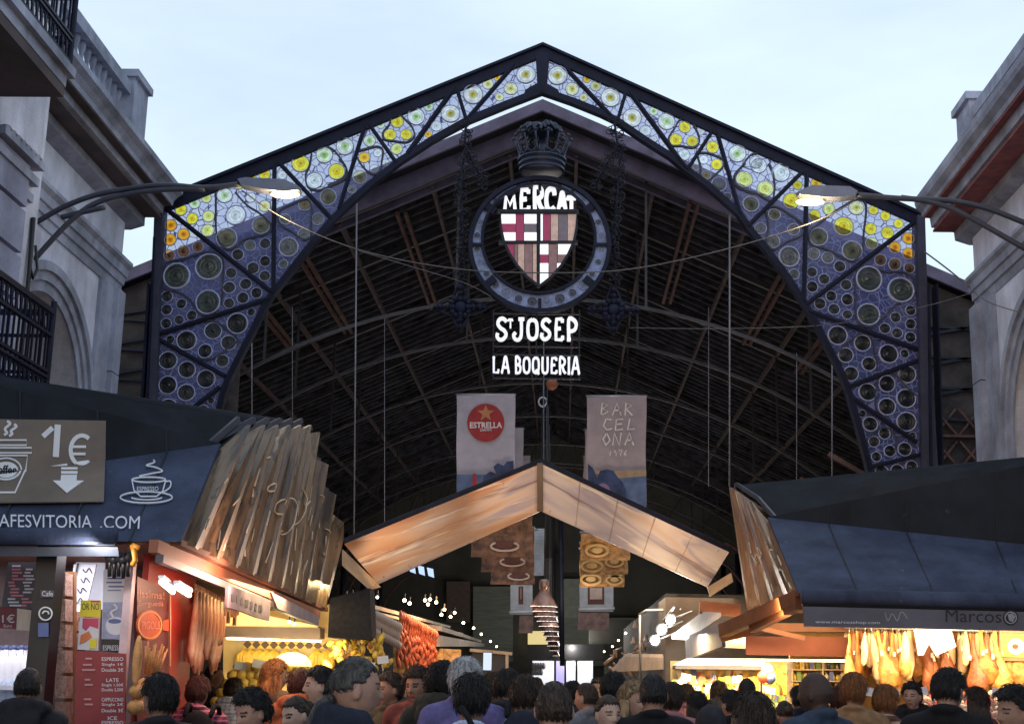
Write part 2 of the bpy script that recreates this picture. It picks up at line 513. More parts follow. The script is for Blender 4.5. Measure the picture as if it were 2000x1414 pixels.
def jacket_mesh(fem, style, pose):
    k = (fem, style, pose)
    if k in _JAC: return _JAC[k]
    mb = MB(); sw = .185 if not fem else .160; e = {'puffy': .045, 'coat': .03, 'shirt': .014}.get(style, .028)
    mb.ball((0, 0, 1.26), (sw - .01 + e, .115 + e, .20 + e * .3), 20, 14); mb.ball((0, 0, 1.06), (.15 + e, .105 + e, .22), 20, 14)
    mb.ball((0, .005, .93), (.17 + e, .125 + e, .15), 20, 14)
    for s in (-1, 1):
        limb(mb, (0, .03, 1.455), (s * (sw - .005), .01, 1.40), .052 + e * .7, .060 + e * .8)
    for A in arms(pose, sw):
        limb(mb, A[0], A[1], .054 + e, .046 + e * .8); limb(mb, A[1], Vector(A[1]) + (Vector(A[2]) - Vector(A[1])) * .93, .046 + e * .8, .036 + e * .5)
    ring = [Vector((math.cos(a) * .072, .022 + math.sin(a) * .074, 1.492 + .022 * math.sin(a))) for a in [2 * math.pi * i / 20 for i in range(21)]]
    mb.tube(ring, (.028 if style != 'coat' else .022) if style != 'shirt' else .014, n=10, cap=False)
    if style == 'hood':
        for a in range(-3, 4):
            th = R(90 + a * 27)
            mb.ball((math.cos(th) * .115, .035 + math.sin(th) * .085, 1.475 + .03 * math.cos(R(a * 27))), (.055, .05, .058), 12, 8)
        mb.ball((0, .135, 1.41), (.125, .055, .10), 14, 10)
    if style == 'hoodup':
        v, f = sphere_grid(40, 28, lambda x, y, z: HC + Vector((.105 * x, .018 + (.125 * y if y > -.35 else -.044 + (y + .35) * .01), .142 * z + .004)))
        b = len(mb.v); mb.v += v
        for q in f: mb.face([b + i for i in q])
        limb(mb, (0, .05, 1.42), (0, .05, 1.55), .10, .09)
    if style == 'puffy':
        for z in (1.36, 1.27, 1.18, 1.09, 1.0, .91):
            ring = [Vector((math.cos(a) * (sw + .028), math.sin(a) * .155, z)) for a in [2 * math.pi * i / 24 for i in range(25)]]
            mb.tube(ring, .04, n=8, cap=False)
    me = remesh(mb.v, mb.f, .011, 4 if style != 'puffy' else 1, 'jacket')
    folds(me, .0042 if style != 'shirt' else .003, hash(style) % 97 + fem)
    me.materials.append(None)
    _JAC[k] = me
    return me
_TRO = {}
def trousers_mesh(fem):
    if fem in _TRO: return _TRO[fem]
    mb = MB(); mb.ball((0, 0, .92), (.172, .13, .13), 18, 12)
    for s in (-1, 1):
        limb(mb, (s * .09, 0, .88), (s * .10, -.01, .5), .098, .075); limb(mb, (s * .10, -.01, .5), (s * .10, .02, .09), .074, .062)
    me = remesh(mb.v, mb.f, .014, 3, 'trousers'); folds(me, .004, 5); me.materials.append(None)
    _TRO[fem] = me
    return me
_SHO = []
def shoes_mesh():
    if not _SHO:
        mb = MB()
        for s in (-1, 1):
            mb.ball((s * .10, -.05, .045), (.052, .14, .045), 14, 10); mb.ball((s * .10, .03, .08), (.05, .06, .06), 14, 10)
        me = remesh(mb.v, mb.f, .012, 2, 'shoes'); me.materials.append(None); _SHO.append(me)
    return _SHO[0]
def sstep(a, b, x):
    t = max(0, min(1, (x - a) / (b - a))); return t * t * (3 - 2 * t)
_HAIR = {}
def hair_mesh(style, turn, nod):
    k = (style, turn, nod)
    if k in _HAIR: return _HAIR[k]
    X = head_xf(turn, nod); mb = MB(); rnd = random.Random(len(_HAIR) + 3)
    ph = [rnd.uniform(0, 6) for _ in range(8)]
    th, rough, low = {'short': (.016, .0032, -.42), 'crop': (.008, .0012, -.38), 'curly': (.026, .0075, -.45), 'pony': (.009, .0012, -.10), 'long': (.020, .004, -.95),
                      'bald': (.003, .0005, -.3), 'grey': (.018, .003, -.5), 'bun': (.011, .0015, -.12), 'wavy': (.023, .0045, -.55)}[style]
    MK = [0]
    def fn(x, y, z):
        hl = .62 if style in ('short', 'crop', 'grey') else .60     # hairline over the forehead
        front = sstep(hl - .10, hl + .06, z + .25 * max(0, y) + .04 * math.sin(19 * math.atan2(x, -y) + ph[7]))
        yb = -.50 if z > .55 else (-.08 - .42 * (z - .10) / .45 if z > .10 else (.02 - .10 * (z + .25) / .35 if z > -.25 else .40))
        yb += .05 * math.sin(31 * z + ph[5])
        side = sstep(yb - .10, yb + .10, y)
        back = sstep(low - .14, low + .20, z + .05 * math.sin(17 * math.atan2(x, y) + ph[6]))
        ear = 1 - (sstep(.62, .80, abs(x)) * (1 - sstep(.10, .26, z)) * (1 - sstep(.30, .46, y))) if style not in ('long', 'wavy') else 1
        mk = max(front, side * back * ear) if y < .25 else max(front, back)
        if style == 'bald': mk *= 1 - sstep(.25, .55, z + .2 * (-y))
        p = head_pt(x, min(y, 1), z) if y > -.1 else Vector((.073 * x * (1 - .26 * max(0, -z) ** 1.6), .094 * y, .116 * z))
        nrm = Vector((x, y, z))
        a = math.atan2(x, y)
        q = Vector((x, y, z * .8)); nz = 1.5 * mnoise.noise(q * 4.5 + Vector((ph[0], 0, ph[1]))) + 1.1 * mnoise.noise(q * 11 + Vector((ph[2], 3, 0))) + .6 * mnoise.noise(q * 23)
        MK[0] = mk
        top = .35 * th * sstep(.2, .9, z) if style in ('short', 'grey', 'wavy') else 0
        tuft = 0
        if style in ('short', 'wavy') and y < 0 and z > .5: tuft = .010 * math.sin(9 * a + ph[4]) * .6
        return X @ (p + nrm * (th * mk + top * mk + tuft * mk + rough * nz * mk - .014 * (1 - mk)))
    v, f = sphere_grid(88, 64, fn)
    mb.v += v
    for q in f: mb.face(q)
    ns = {'bald': 0, 'crop': 420, 'pony': 260, 'bun': 200}.get(style, 760)
    hw = {'pony': .45, 'bun': .45, 'crop': .7}.get(style, 1)
    made = tries = 0
    while made < ns and tries < 6000:
        tries += 1
        d = Vector((rnd.gauss(0, 1), rnd.gauss(0, 1) + .25, rnd.gauss(0, 1) + .25)).normalized()
        p0 = X.inverted() @ fn(d.x, d.y, d.z)
        if MK[0] < .75: continue
        down = Vector((0, 0, -1)) if style not in ('pony', 'bun') else (Vector((0, .098, -.03)) - p0)
        if style in ('curly', 'wavy'): down = down + Vector((rnd.uniform(-1.5, 1.5), rnd.uniform(-1.5, 1.5), rnd.uniform(-1, 1.2)))
        else: down = down + Vector((rnd.uniform(-.5, .5), rnd.uniform(-.2, .6), 0)) * (.3 if style in ('pony', 'bun') else 1)
        tg = (down - d * down.dot(d)); 
        if tg.length < .05: tg = Vector((rnd.uniform(-1, 1), rnd.uniform(-1, 1), 0)); tg = tg - d * tg.dot(d)
        tg = tg.normalized(); ln = rnd.uniform(.02, .05) * (.6 if style == 'crop' else 1.2 if style in ('curly', 'wavy', 'long', 'grey') else 1); lift = rnd.uniform(.001, .006) * (.25 if style in ('crop', 'pony', 'bun') else 2.2 if style in ('curly', 'wavy') else 1.2)
        p0 = p0 - d * .003
        mb.tube([X @ p0, X @ (p0 + tg * ln * .5 + d * (.003 + lift)), X @ (p0 + tg * ln + d * lift * rnd.uniform(-.2, 1.1))], [.0021 * hw, .0019 * hw, .0006], n=3, cap=False)
        made += 1
    if style == 'pony':
        mb.ball(X @ Vector((0, .098, -.035)), (.022, .02, .022), 10, 8)
        mb.tube([X @ Vector(p) for p in ((0, .098, -.035), (0, .125, -.06), (.006, .15, -.12), (.01, .165, -.20), (.0, .165, -.30))], [.022, .030, .032, .026, .008], n=12)
    if style in ('long', 'wavy'):
        L = -.27 if style == 'long' else -.17
        n = 26
        for i in range(n):
            a = R(-15 + 210 * i / (n - 1)); q = Vector((math.cos(a) * .088, math.sin(a) * .092 + .005, .02))
            j = .012 * math.sin(5 * i)
            mb.tube([X @ q, X @ (q + Vector((0, .004, -.09))), X @ Vector((q.x * 1.05, q.y + .015, L * .65 + j)), X @ Vector((q.x * .9, q.y + .02, L + j))], [.018, .021, .020, .009], n=8)
    if style == 'bun': mb.ball(X @ Vector((0, .105, .045)), (.04, .036, .038), 12, 9)
    me = bpy.data.meshes.new('hair'); me.from_pydata([tuple(p) for p in mb.v], [], mb.f)
    me.polygons.foreach_set('use_smooth', [True] * len(me.polygons)); me.materials.append(None); me.update()
    _HAIR[k] = me
    return me
def hair_mat(name, c):
    return mat('hair_' + name, c, rough=.5, var=.75, scale=42, stretch=(1, 1, .16), bump=.8, bscale=110, spec=.35)
HAIRM = {n: hair_mat(n, c) for n, c in dict(black=(.012, .011, .012), brown=(.035, .022, .016), grey=(.42, .43, .45), ginger=(.22, .085, .03), blond=(.26, .19, .11),
                                             ash=(.048, .046, .044), auburn=(.06, .018, .014)).items()}
SKIN = {n: mat('skin_' + n, c, rough=.6, var=.22, scale=14, bump=.12, bscale=80, spec=.3) for n, c in dict(fair=(.34, .20, .15), mid=(.24, .135, .095), dark=(.05, .03, .024), pale=(.40, .26, .20)).items()}
EYEM = mat('eye_dark', (.03, .025, .022), rough=.25, var=.1)
LIP = mat('lips', (.30, .12, .10), rough=.5, var=.1)
def person(label, px, ytop, Y, face, hair='short', hc='black', skin='fair', cloth=None, style='hood', fem=False, turn=0, nod=0, pose='stand', trousers=None, hclothes=True):
    g = at(px, 1330, Y)
    top = at(px, ytop, Y).z
    extra = .012
    h = max(1.35, min(2.0, top - extra))
    s = h / 1.735
    bm = body_mesh(fem, turn, nod, pose)
    o = bpy.data.objects.new('person', bm); COL.objects.link(o)
    o.location = (g.x, Y, 0); o.rotation_euler = (0, 0, R(face - turn)); o.scale = (s, s, s)
    tag(o, label, 'person')
    for i, m in enumerate((SKIN[skin], EYEM, HAIRM[hc], LIP)):
        o.material_slots[i].link = 'OBJECT'; o.material_slots[i].material = m
    def child(name, me, m):
        c = bpy.data.objects.new(name, me); COL.objects.link(c); c.parent = o
        c.material_slots[0].link = 'OBJECT'; c.material_slots[0].material = m
        return c
    if hair: child('hair', hair_mesh(hair, turn, nod), HAIRM[hc])
    child('shirt' if style == 'shirt' else 'coat' if style == 'coat' else 'jacket', jacket_mesh(fem, style, pose), cloth)
    child('trousers', trousers_mesh(fem), trousers or CLOTH['jeans'])
    child('shoes', shoes_mesh(), CLOTH['black'])
    return o
def cloth(name, c, var=.3, scale=14, **k):
    return mat('cloth_' + name, c, rough=.85, var=var, scale=scale, bump=.25, bscale=120, spec=.2, **k)
CLOTH = {n: cloth(n, c) for n, c in dict(black=(.009, .009, .011), navy=(.013, .017, .030), dark=(.016, .016, .020), charcoal=(.026, .026, .032), purple=(.11, .10, .25), lightblue=(.42, .50, .70),
         tan=(.24, .14, .075), brown=(.085, .05, .038), maroon=(.12, .035, .03), orange=(.26, .08, .035), grey=(.15, .15, .17), denim=(.03, .045, .075), pink=(.30, .13, .14), olive=(.032, .030, .024),
         jeans=(.05, .07, .12), white=(.60, .62, .66), rose=(.17, .075, .085)).items()}
def plaid(name, a, b, c, s=18):
    m = mat('cloth_' + name, a, rough=.85, var=.2, scale=10, bump=.2, bscale=120, spec=.2)
    n, l = m.node_tree.nodes, m.node_tree.links
    bs = n['Principled BSDF']; rp = [x for x in n if x.type == 'VALTORGB'][0]; tc = [x for x in n if x.type == 'TEX_COORD'][0]
    prev = rp.outputs[0]
    for d, col in (('X', b), ('Z', b), ('Z', c)):
        wv = n.new('ShaderNodeTexWave'); wv.bands_direction = d; wv.inputs['Scale'].default_value = s * (.5 if col is c else .32)
        l.new(tc.outputs['Object'], wv.inputs['Vector'])
        mx = n.new('ShaderNodeMixRGB'); gt = n.new('ShaderNodeMath'); gt.operation = 'GREATER_THAN'; gt.inputs[1].default_value = .72
        l.new(wv.outputs['Fac'], gt.inputs[0]); mu = n.new('ShaderNodeMath'); mu.operation = 'MULTIPLY'; mu.inputs[1].default_value = .6
        l.new(gt.outputs[0], mu.inputs[0]); l.new(mu.outputs[0], mx.inputs['Fac']); l.new(prev, mx.inputs['Color1']); mx.inputs['Color2'].default_value = (*col, 1)
        prev = mx.outputs[0]
    l.new(prev, bs.inputs['Base Color'])
    CLOTH[name] = m
plaid('pinkplaid', (.30, .06, .10), (.03, .02, .03), (.5, .25, .3))
plaid('whiteplaid', (.55, .58, .65), (.20, .24, .32), (.65, .68, .72))
plaid('brownstripe', (.15, .075, .06), (.10, .05, .04), (.55, .40, .30), 10)

def crowd():
    P = person; C = CLOTH
    P('man with cropped dark hair in a dark hooded jacket facing the bottle shelf', 56, 1297, 8.1, 188, 'crop', 'black', 'mid', C['dark'], 'hood')
    P('young man with short black hair looking left beside the red menu board', 316, 1313, 6.9, 228, 'short', 'black', 'mid', C['dark'], 'coat', turn=25)
    P('man in a pink and black checked shirt seen from behind by the red wall', 388, 1318, 10.2, 172, 'short', 'auburn', 'fair', C['pinkplaid'], 'jacket')
    P('stallholder in a dark suit standing far back beside the fruit counter', 417, 1293, 14.5, 100, 'crop', 'black', 'mid', C['navy'], 'coat')
    P('small figure in a grey and white hooded top before the melon pile', 457, 1322, 13.2, 160, 'short', 'brown', 'fair', C['whiteplaid'], 'hood')
    P('man with wavy dark hair bowing his head at the bottom edge, collar pale', 501, 1341, 7.3, 322, 'curly', 'black', 'fair', C['rose'], 'coat', turn=0, nod=14)
    P('ginger haired man in a ribbed brown puffer jacket looking right at the fruit stall', 536, 1289, 11.6, 120, 'wavy', 'ginger', 'fair', C['brown'], 'puffy', turn=-20)
    P('person with dark red hair and an orange hood seen from behind', 583, 1304, 10.6, 195, 'short', 'auburn', 'fair', C['orange'], 'hood')
    P('man with thick black hair in profile facing left behind the ponytail woman', 624, 1299, 9.3, 285, 'short', 'black', 'pale', C['charcoal'], 'jacket')
    P('pale woman with dark hair looking down to the left below the profile man', 585, 1352, 8.0, 320, 'bun', 'brown', 'pale', C['black'], 'jacket', fem=True, nod=10)
    P('tall woman with a long ponytail and navy hooded jacket, largest head in the crowd', 694, 1273, 5.35, 112, 'pony', 'ash', 'fair', C['navy'], 'hood', fem=True, turn=-20)
    P('dark haired man glancing left just past the ponytail woman', 762, 1311, 10.6, 305, 'short', 'brown', 'mid', C['olive'], 'hood')
    P('man with curly hair in a maroon top looking towards the camera', 816, 1300, 10.0, 338, 'curly', 'brown', 'mid', C['maroon'], 'jacket', nod=6)
    P('person in a dark parka with its hood folded back, left of the grey haired man', 862, 1291, 8.9, 165, 'curly', 'black', 'fair', C['olive'], 'hood')
    P('grey haired man in a purple sweater seen from behind', 908, 1282, 8.3, 178, 'grey', 'grey', 'fair', C['purple'], 'jacket')
    P('black haired man in a pale blue shirt in front of the purple sweater', 921, 1313, 6.7, 184, 'short', 'black', 'mid', C['lightblue'], 'shirt')
    P('person raising a phone overhead, left of the hanging copper lamps', 962, 1312, 11.4, 190, 'short', 'brown', 'fair', C['dark'], 'jacket', pose='phone')
    P('man with black hair looking right, half hidden behind the checked shirt', 990, 1305, 10.0, 150, 'short', 'black', 'fair', C['charcoal'], 'jacket')
    P('young man in a white checked shirt with dark straps seen from behind', 1023, 1316, 8.3, 182, 'short', 'brown', 'fair', C['whiteplaid'], 'shirt')
    P('man with a round dark head of short hair centre front, seen from behind', 1083, 1321, 5.7, 180, 'crop', 'brown', 'fair', C['dark'], 'jacket')
    P('ruddy faced person in a grey jacket looking left under the shop screens', 1146, 1328, 10.6, 235, 'crop', 'brown', 'fair', C['grey'], 'jacket', turn=20)
    P('young woman with pulled back dark hair looking right at the bottom edge', 1188, 1351, 8.0, 25, 'bun', 'brown', 'pale', C['black'], 'jacket', fem=True)
    P('man with black hair turned right in front of the far aisle', 1198, 1311, 11.0, 140, 'short', 'black', 'fair', C['dark'], 'jacket')
    P('smiling woman with shoulder length fair hair turned to the right', 1239, 1331, 9.3, 40, 'wavy', 'blond', 'fair', C['olive'], 'hood', fem=True)
    P('broad man in a black coat and close cropped hair seen from behind', 1276, 1309, 8.0, 180, 'crop', 'black', 'mid', C['black'], 'coat')
    P('person in a pink jacket lit by the stall, right of the black coat', 1312, 1331, 10.3, 165, 'short', 'brown', 'mid', C['pink'], 'jacket')
    P('woman with straight long dark hair before the hanging packs', 1362, 1348, 12.5, 180, 'long', 'black', 'fair', C['black'], 'coat', fem=True)
    P('person in a dark purple coat with the hood up at the bottom edge', 1386, 1374, 8.6, 190, None, 'brown', 'fair', C['charcoal'], 'hoodup')
    P('dark haired person looking down left behind the hooded coat', 1427, 1345, 11.6, 215, 'short', 'black', 'fair', C['black'], 'jacket')
    P('dark skinned man standing far back at the goods stall', 1459, 1320, 13.0, 175, 'crop', 'black', 'dark', C['navy'], 'coat')
    P('woman with a large mass of loose dark hair seen from behind at the bottom edge', 1471, 1349, 6.2, 184, 'long', 'brown', 'fair', C['charcoal'], 'hood', fem=True)
    P('small woman with a hair bun and a pink coat left of the bald man', 1531, 1364, 11.5, 190, 'bun', 'brown', 'fair', C['pink'], 'coat', fem=True)
    P('bald dark skinned man in a denim blue jacket looking left', 1593, 1303, 7.7, 232, None, 'black', 'dark', C['denim'], 'jacket', turn=20)
    P('ginger haired woman in a tan coat facing the hanging hams', 1666, 1312, 9.9, 150, 'short', 'ginger', 'fair', C['tan'], 'coat', fem=True, turn=-20)
    P('boy with short brown hair in a brown jacket with pale stripes', 1727, 1335, 10.0, 150, 'short', 'ginger', 'fair', C['brownstripe'], 'jacket', turn=-20)
    P('man in a black jacket bending his head over the meat counter', 1846, 1299, 8.2, 140, 'short', 'black', 'fair', C['black'], 'jacket', turn=-20, nod=16)
    P('person with curly dark hair at the lower right corner looking left', 1980, 1338, 6.9, 290, 'curly', 'black', 'mid', C['dark'], 'jacket')
    far = [(480, 1326, 15.5, 'short', 'black', 'navy', 'far visitor in a navy jacket right of the checked hood'), (655, 1322, 15, 'curly', 'brown', 'maroon', 'far visitor in a maroon jacket hidden behind the ponytail woman'), (735, 1318, 14, 'short', 'brown', 'rose', 'far visitor in a rose jacket under the sausage strings'), (788, 1326, 13, 'wavy', 'auburn', 'brown', 'long haired visitor in brown left of the maroon top'), (838, 1312, 14.5, 'short', 'black', 'dark', 'far visitor in a dark jacket between the maroon top and the parka'),
           (948, 1322, 15, 'wavy', 'brown', 'rose', 'far visitor in a rose top right of the grey haired man'), (972, 1330, 13, 'long', 'black', 'black', 'long haired visitor in black left of the looking man'), (1046, 1322, 16, 'short', 'brown', 'grey', 'far visitor in grey below the stacked copper lamps'), (1118, 1330, 14, 'curly', 'black', 'charcoal', 'curly haired visitor in front of the end shop'), (1168, 1322, 17, 'short', 'black', 'navy', 'far visitor in navy at the right of the end shop'),
           (1216, 1326, 14.5, 'crop', 'black', 'black', 'far visitor in black between the right turned man and the fair haired woman'), (1340, 1334, 15, 'short', 'brown', 'pink', 'far visitor in pink before the goods stall'), (1404, 1330, 16, 'wavy', 'brown', 'charcoal', 'far visitor in charcoal below the goods stall canopy'), (1560, 1338, 13.5, 'short', 'black', 'navy', 'far visitor in navy left of the bald man'), (1640, 1338, 12.5, 'short', 'auburn', 'orange', 'visitor in an orange top between the bald man and the tan coat'), (1780, 1330, 13, 'short', 'black', 'black', 'stallholder in black behind the meat counter'), (1905, 1342, 12.8, 'wavy', 'brown', 'maroon', 'shopper in maroon at the meat counter near the right edge')]
    for i, (x, y, Y_, hs, hc_, cl, lb) in enumerate(far): P(lb, x, y, Y_, [170, 200, 150, 330, 215, 185][i % 6], hs, hc_, ['fair', 'mid', 'pale'][i % 3], C[cl], ['hood', 'jacket', 'coat'][i % 3], fem=hs in ('long', 'wavy'))
    # things they carry
    def backpack(px, ytop, Y, m, label):
        b = thing('backpack', label, 'backpack', at(px, ytop, Y))
        mb = MB().use(m, True); o = ORG[b.name]
        mb.ball(o + Vector((0, -.02, -.20)), (.15, .085, .22), 16, 12); mb.ball(o + Vector((0, -.075, -.27)), (.11, .05, .11), 14, 10)
        mb.build('bag', None, b)
        for s in (-1, 1):
            st = MB().use(CLOTH['black'], True)
            st.tube([o + Vector((s * .09, -.02, -.02)), o + Vector((s * .095, .07, .055)), o + Vector((s * .10, .17, .035)), o + Vector((s * .10, .24, -.06))], .018, n=6); st.build('strap', None, b)
    backpack(388, 1392, 9.93, CLOTH['black'], 'black backpack on the man in the checked shirt')
    backpack(1023, 1392, 8.05, CLOTH['navy'], 'navy backpack on the man in the white checked shirt')
    s = MB().use(CLOTH['black'], True)
    s.tube([at(900, 1380, 6.56), at(912, 1396, 6.53), at(926, 1425, 6.50), at(945, 1480, 6.52)], .014, n=6)
    tag(s.build('bag_strap'), 'black bag strap across the back of the pale blue shirt', 'strap')
    ph = thing('mobile_phone', 'small phone held up in a raised hand before the dark counter', 'phone', at(952, 1291, 11.2))
    o = ORG[ph.name]; b = MB().use(BLACK); b.box(o + Vector((-.038, -.005, -.075)), o + Vector((.038, .005, .075))); b.build('casing', None, ph)
    b = MB().use(emat('phone_screen', (.5, .6, .75), .6)); b.poly([o + Vector(p) for p in ((-.033, -.0065, -.068), (.033, -.0065, -.068), (.033, -.0065, .068), (-.033, -.0065, .068))]); b.build('screen', None, ph)
# grow the meshes now while the scene is small
# ================================================================ SETTING
PAVE = mat('paving', (.16, .15, .15), rough=.8, var=.3, scale=3, bump=.2)
g = MB().use(PAVE); g.poly([(-300, -60, 0), (300, -60, 0), (300, 400, 0), (-300, 400, 0)])
tag(g.build('ground'), kind='structure')

# ---------------------------------------------------------------- the market hall behind the gate
HY0, HY1 = 26.0, 64.0
apex = at(1060, 196, HY0); rl = at(245, 522, HY0); rr = at(1890, 560, HY0)
XC, ZA = apex.x, apex.z
SL = ((ZA - rl.z) / (XC - rl.x) + (ZA - rr.z) / (rr.x - XC)) / 2
HW = 10.4
def rz(x, d=0.0): return ZA - SL * abs(x - XC) - d
hall = thing('market_hall', 'dark iron and timber market hall with a wide pitched roof behind the gate', 'market hall', (XC, HY0, 0))
def rslab(mb, s, x0, x1, y0, y1, d0, d1):
    a, b = XC + s * x0, XC + s * x1
    mb.solid([(a, y0, rz(a, d0)), (b, y0, rz(b, d0)), (b, y1, rz(b, d0)), (a, y1, rz(a, d0))], [(a, y0, rz(a, d1)), (b, y0, rz(b, d1)), (b, y1, rz(b, d1)), (a, y1, rz(a, d1))])
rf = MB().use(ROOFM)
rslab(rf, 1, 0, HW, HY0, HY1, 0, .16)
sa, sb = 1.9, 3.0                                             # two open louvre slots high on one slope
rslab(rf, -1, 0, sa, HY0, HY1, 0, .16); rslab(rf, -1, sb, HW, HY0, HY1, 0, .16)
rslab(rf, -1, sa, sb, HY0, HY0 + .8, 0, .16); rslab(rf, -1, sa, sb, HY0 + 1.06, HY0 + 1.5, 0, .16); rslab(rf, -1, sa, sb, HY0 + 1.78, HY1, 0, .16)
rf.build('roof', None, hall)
FASC = mat('purple_grey_fascia', (.11, .092, .15), rough=.7, var=.35, scale=3)
for s in (-1, 1):
    fb = MB().use(FASC); rslab(fb, s, 0, HW, HY0 - .1, HY0 - .02, .02, .26); rslab(fb, s, 0, HW, HY0 + .5, HY0 + .62, .17, .52)
    rslab(fb, s, 0, HW, HY0 + 1.3, HY0 + 1.42, .17, .45)
    fb.build('fascia_board', None, hall)
    sm = MB().use(WOODD); y = HY0 + 1.7; k = 0
    while y < HY1:
        rslab(sm, s, .1, HW, y, y + .085, .165, .25); y += .50
    sm.build('ceiling_slats', None, hall)
PUR = mat('purlin_timber', (.10, .076, .072), rough=.8, var=.4, scale=3)
for x in (-7.7, -6.0, -4.2, -2.3, -.7, .7, 2.3, 4.2, 6.0, 7.7):
    pm = MB().use(PUR); X = XC + x
    pm.box((X - .035, HY0 + 1.2, rz(X, .40)), (X + .035, HY1, rz(X, .27)))
    pm.build('purlin', None, hall)
for x, y in ((-5.1, 28), (-3.0, 29), (5.2, 28.5), (3.1, 28), (-6.4, 27.6), (6.6, 29)):
    pm = MB().use(WOODR); X = XC + x
    for dx in (-.09, .09): pm.box((X + dx - .035, y - 1.2, rz(X, .50)), (X + dx + .035, y + 6.5, rz(X, .42)))
    pm.build('tie_beam', None, hall)
TRY = [27.0, 30.3, 35.2, 39.8, 44.7, 49.5, 54.5, 59.5]
ARC_Z, ARC_R = 9.2, 11.7
def arcz(x): return ARC_Z - ARC_R + math.sqrt(max(0, ARC_R ** 2 - (x - XC) ** 2))
TRUSS = mat('truss_iron', (.042, .038, .041), rough=.6, var=.3, scale=4)
for ty in TRY:
    t = MB().use(TRUSS)
    xs = [XC - 9.4 + 18.8 * i / 44 for i in range(45)]
    for a, b in zip(xs, xs[1:]):
        t.beam((a, ty, arcz(a)), (b, ty, arcz(b)), .06, .07, up=(0, 1, 0))
        if ty > 41:
            t.beam((a, ty, arcz(a) - .62), (b, ty, arcz(b) - .62), .04, .05, up=(0, 1, 0))
    for i in range(0, 45, 3):
        x = xs[i]
        if ty > 41: t.beam((x, ty, arcz(x)), (x, ty, arcz(x) - .62), .04)
        if i % 9 == 0 and rz(x, .4) > arcz(x): t.beam((x, ty, arcz(x)), (x, ty, rz(x, .3)), .05)
        if i + 3 < 45:
            x2 = xs[i + 3]
            zt = rz(x2, .35)
            if zt > arcz(x) and ty > 47: t.beam((x, ty, arcz(x)), (x2, ty, zt), .03)
    for s in (-1, 1):
        rslab(t, s, 0, HW, ty - .05, ty + .05, .27, .40)
    t.build('arched_truss', None, hall)
ODARK = mat('old_dark_wall', (.045, .035, .032), rough=.9, var=.6, scale=2.2, bump=.4)
for s in (-1, 1):
    X = XC + s * HW
    wm = MB().use(ODARK); wm.box((X - .15, HY0, 0), (X + .15, HY1, rz(X, .17))); wm.build('side_wall', None, hall)
    # iron columns and brackets along the aisle
    for ty in TRY:
        cx = XC + s * 7.3
        c = MB().use(IRON2, True); c.tube([(cx, ty, 0), (cx, ty, 4.6), (cx, ty, arcz(cx))], [.13, .11, .11], n=10)
        c.use(WOODR)
        for dx in (-1, 1):
            c.tube([(cx, ty, 4.2), (cx + dx * .35, ty, 5.0), (cx + dx * .9, ty, 5.7), (cx + dx * 1.6, ty, 6.1)], .05, n=6)
        c.build('iron_column', None, hall)
# front side bays left and right of the gate
LATM = mat('reddish_lattice', (.10, .045, .035), rough=.85, var=.6, scale=5, bump=.3)
for s, xa, xb in ((-1, 5.85, 10.3), (1, 6.8, 10.7)):
    wv = MB().use(ODARK)
    a, b = sorted((XC + s * xa, XC + s * xb))
    wv.solid([(a, 26.15, rz(a, .3)), (b, 26.15, rz(b, .3)), (b, 26.15, 0), (a, 26.15, 0)][::-1], [(a, 26.3, rz(a, .3)), (b, 26.3, rz(b, .3)), (b, 26.3, 0), (a, 26.3, 0)][::-1])
    wv.build('front_wall', None, hall)
    lt = MB().use(LATM)
    z = 3.2
    while z < 6.4:
        lt.box((a + .3, 26.05, z), (b - .3, 26.14, z + .05))
        n = int((b - a) / .45)
        for i in range(n):
            x = a + .3 + i * .45
            lt.beam((x, 26.1, z + .05), (x + .4, 26.1, z + .55), .04); lt.beam((x + .4, 26.09, z + .05), (x, 26.09, z + .55), .04)
        z += .62
    lt.build('lattice_screen', None, hall)
    for k in range(7):
        z0 = 6.7 + .3 * k
        lb = MB().use(IRON2); lb.beam((a + .2, 26.1, z0), (b - .2, 26.1, z0 + (.7 if k % 2 else -.2)), .05); lb.build('cross_brace', None, hall)
# far end wall of the hall with its pale panels
FARW = mat('far_grey_wall', (.13, .13, .11), rough=.85, var=.3, scale=.6, bump=.1)
fw = MB().use(FARW); fw.box((XC - HW, HY1, 0), (XC + HW, HY1 + .3, rz(XC + HW, .1))); fw.solid([(XC - HW, HY1, rz(XC - HW, .1)), (XC, HY1, ZA - .1), (XC + HW, HY1, rz(XC + HW, .1))], [(XC - HW, HY1 + .3, rz(XC - HW, .1)), (XC, HY1 + .3, ZA - .1), (XC + HW, HY1 + .3, rz(XC + HW, .1))])
fw.build('end_wall', None, hall)
GREEN = mat('grey_green_panels', (.30, .33, .28), rough=.7, var=.2, scale=1.2, stretch=(1, 1, 8))
cf = Canvas((0, HY1 - .6, 0), (0, 1, 0))
def fpan(x0, y0, x1, y1, m, name, off=0.0):
    b = MB().use(m); b.cpoly(cf, [(x0, y0), (x1, y0), (x1, y1), (x0, y1)], off - .1, off); return b.build(name, None, hall)
fpan(924, 1145, 1002, 1292, GREEN, 'wall_panel'); fpan(1096, 1130, 1132, 1206, mat('pale_green_panel', (.42, .47, .40), rough=.7, var=.15), 'wall_panel', .02)
fpan(1100, 1206, 1240, 1300, GREEN, 'wall_panel'); fpan(872, 1135, 918, 1215, mat('brown_panel', (.20, .15, .12), rough=.8), 'wall_panel')
fpan(1062, 1090, 1078, 1300, mat('pale_strip', (.45, .46, .45)), 'pilaster_strip', .03)
fpan(1084, 1080, 1092, 1300, BLACK, 'pilaster_strip', .05)
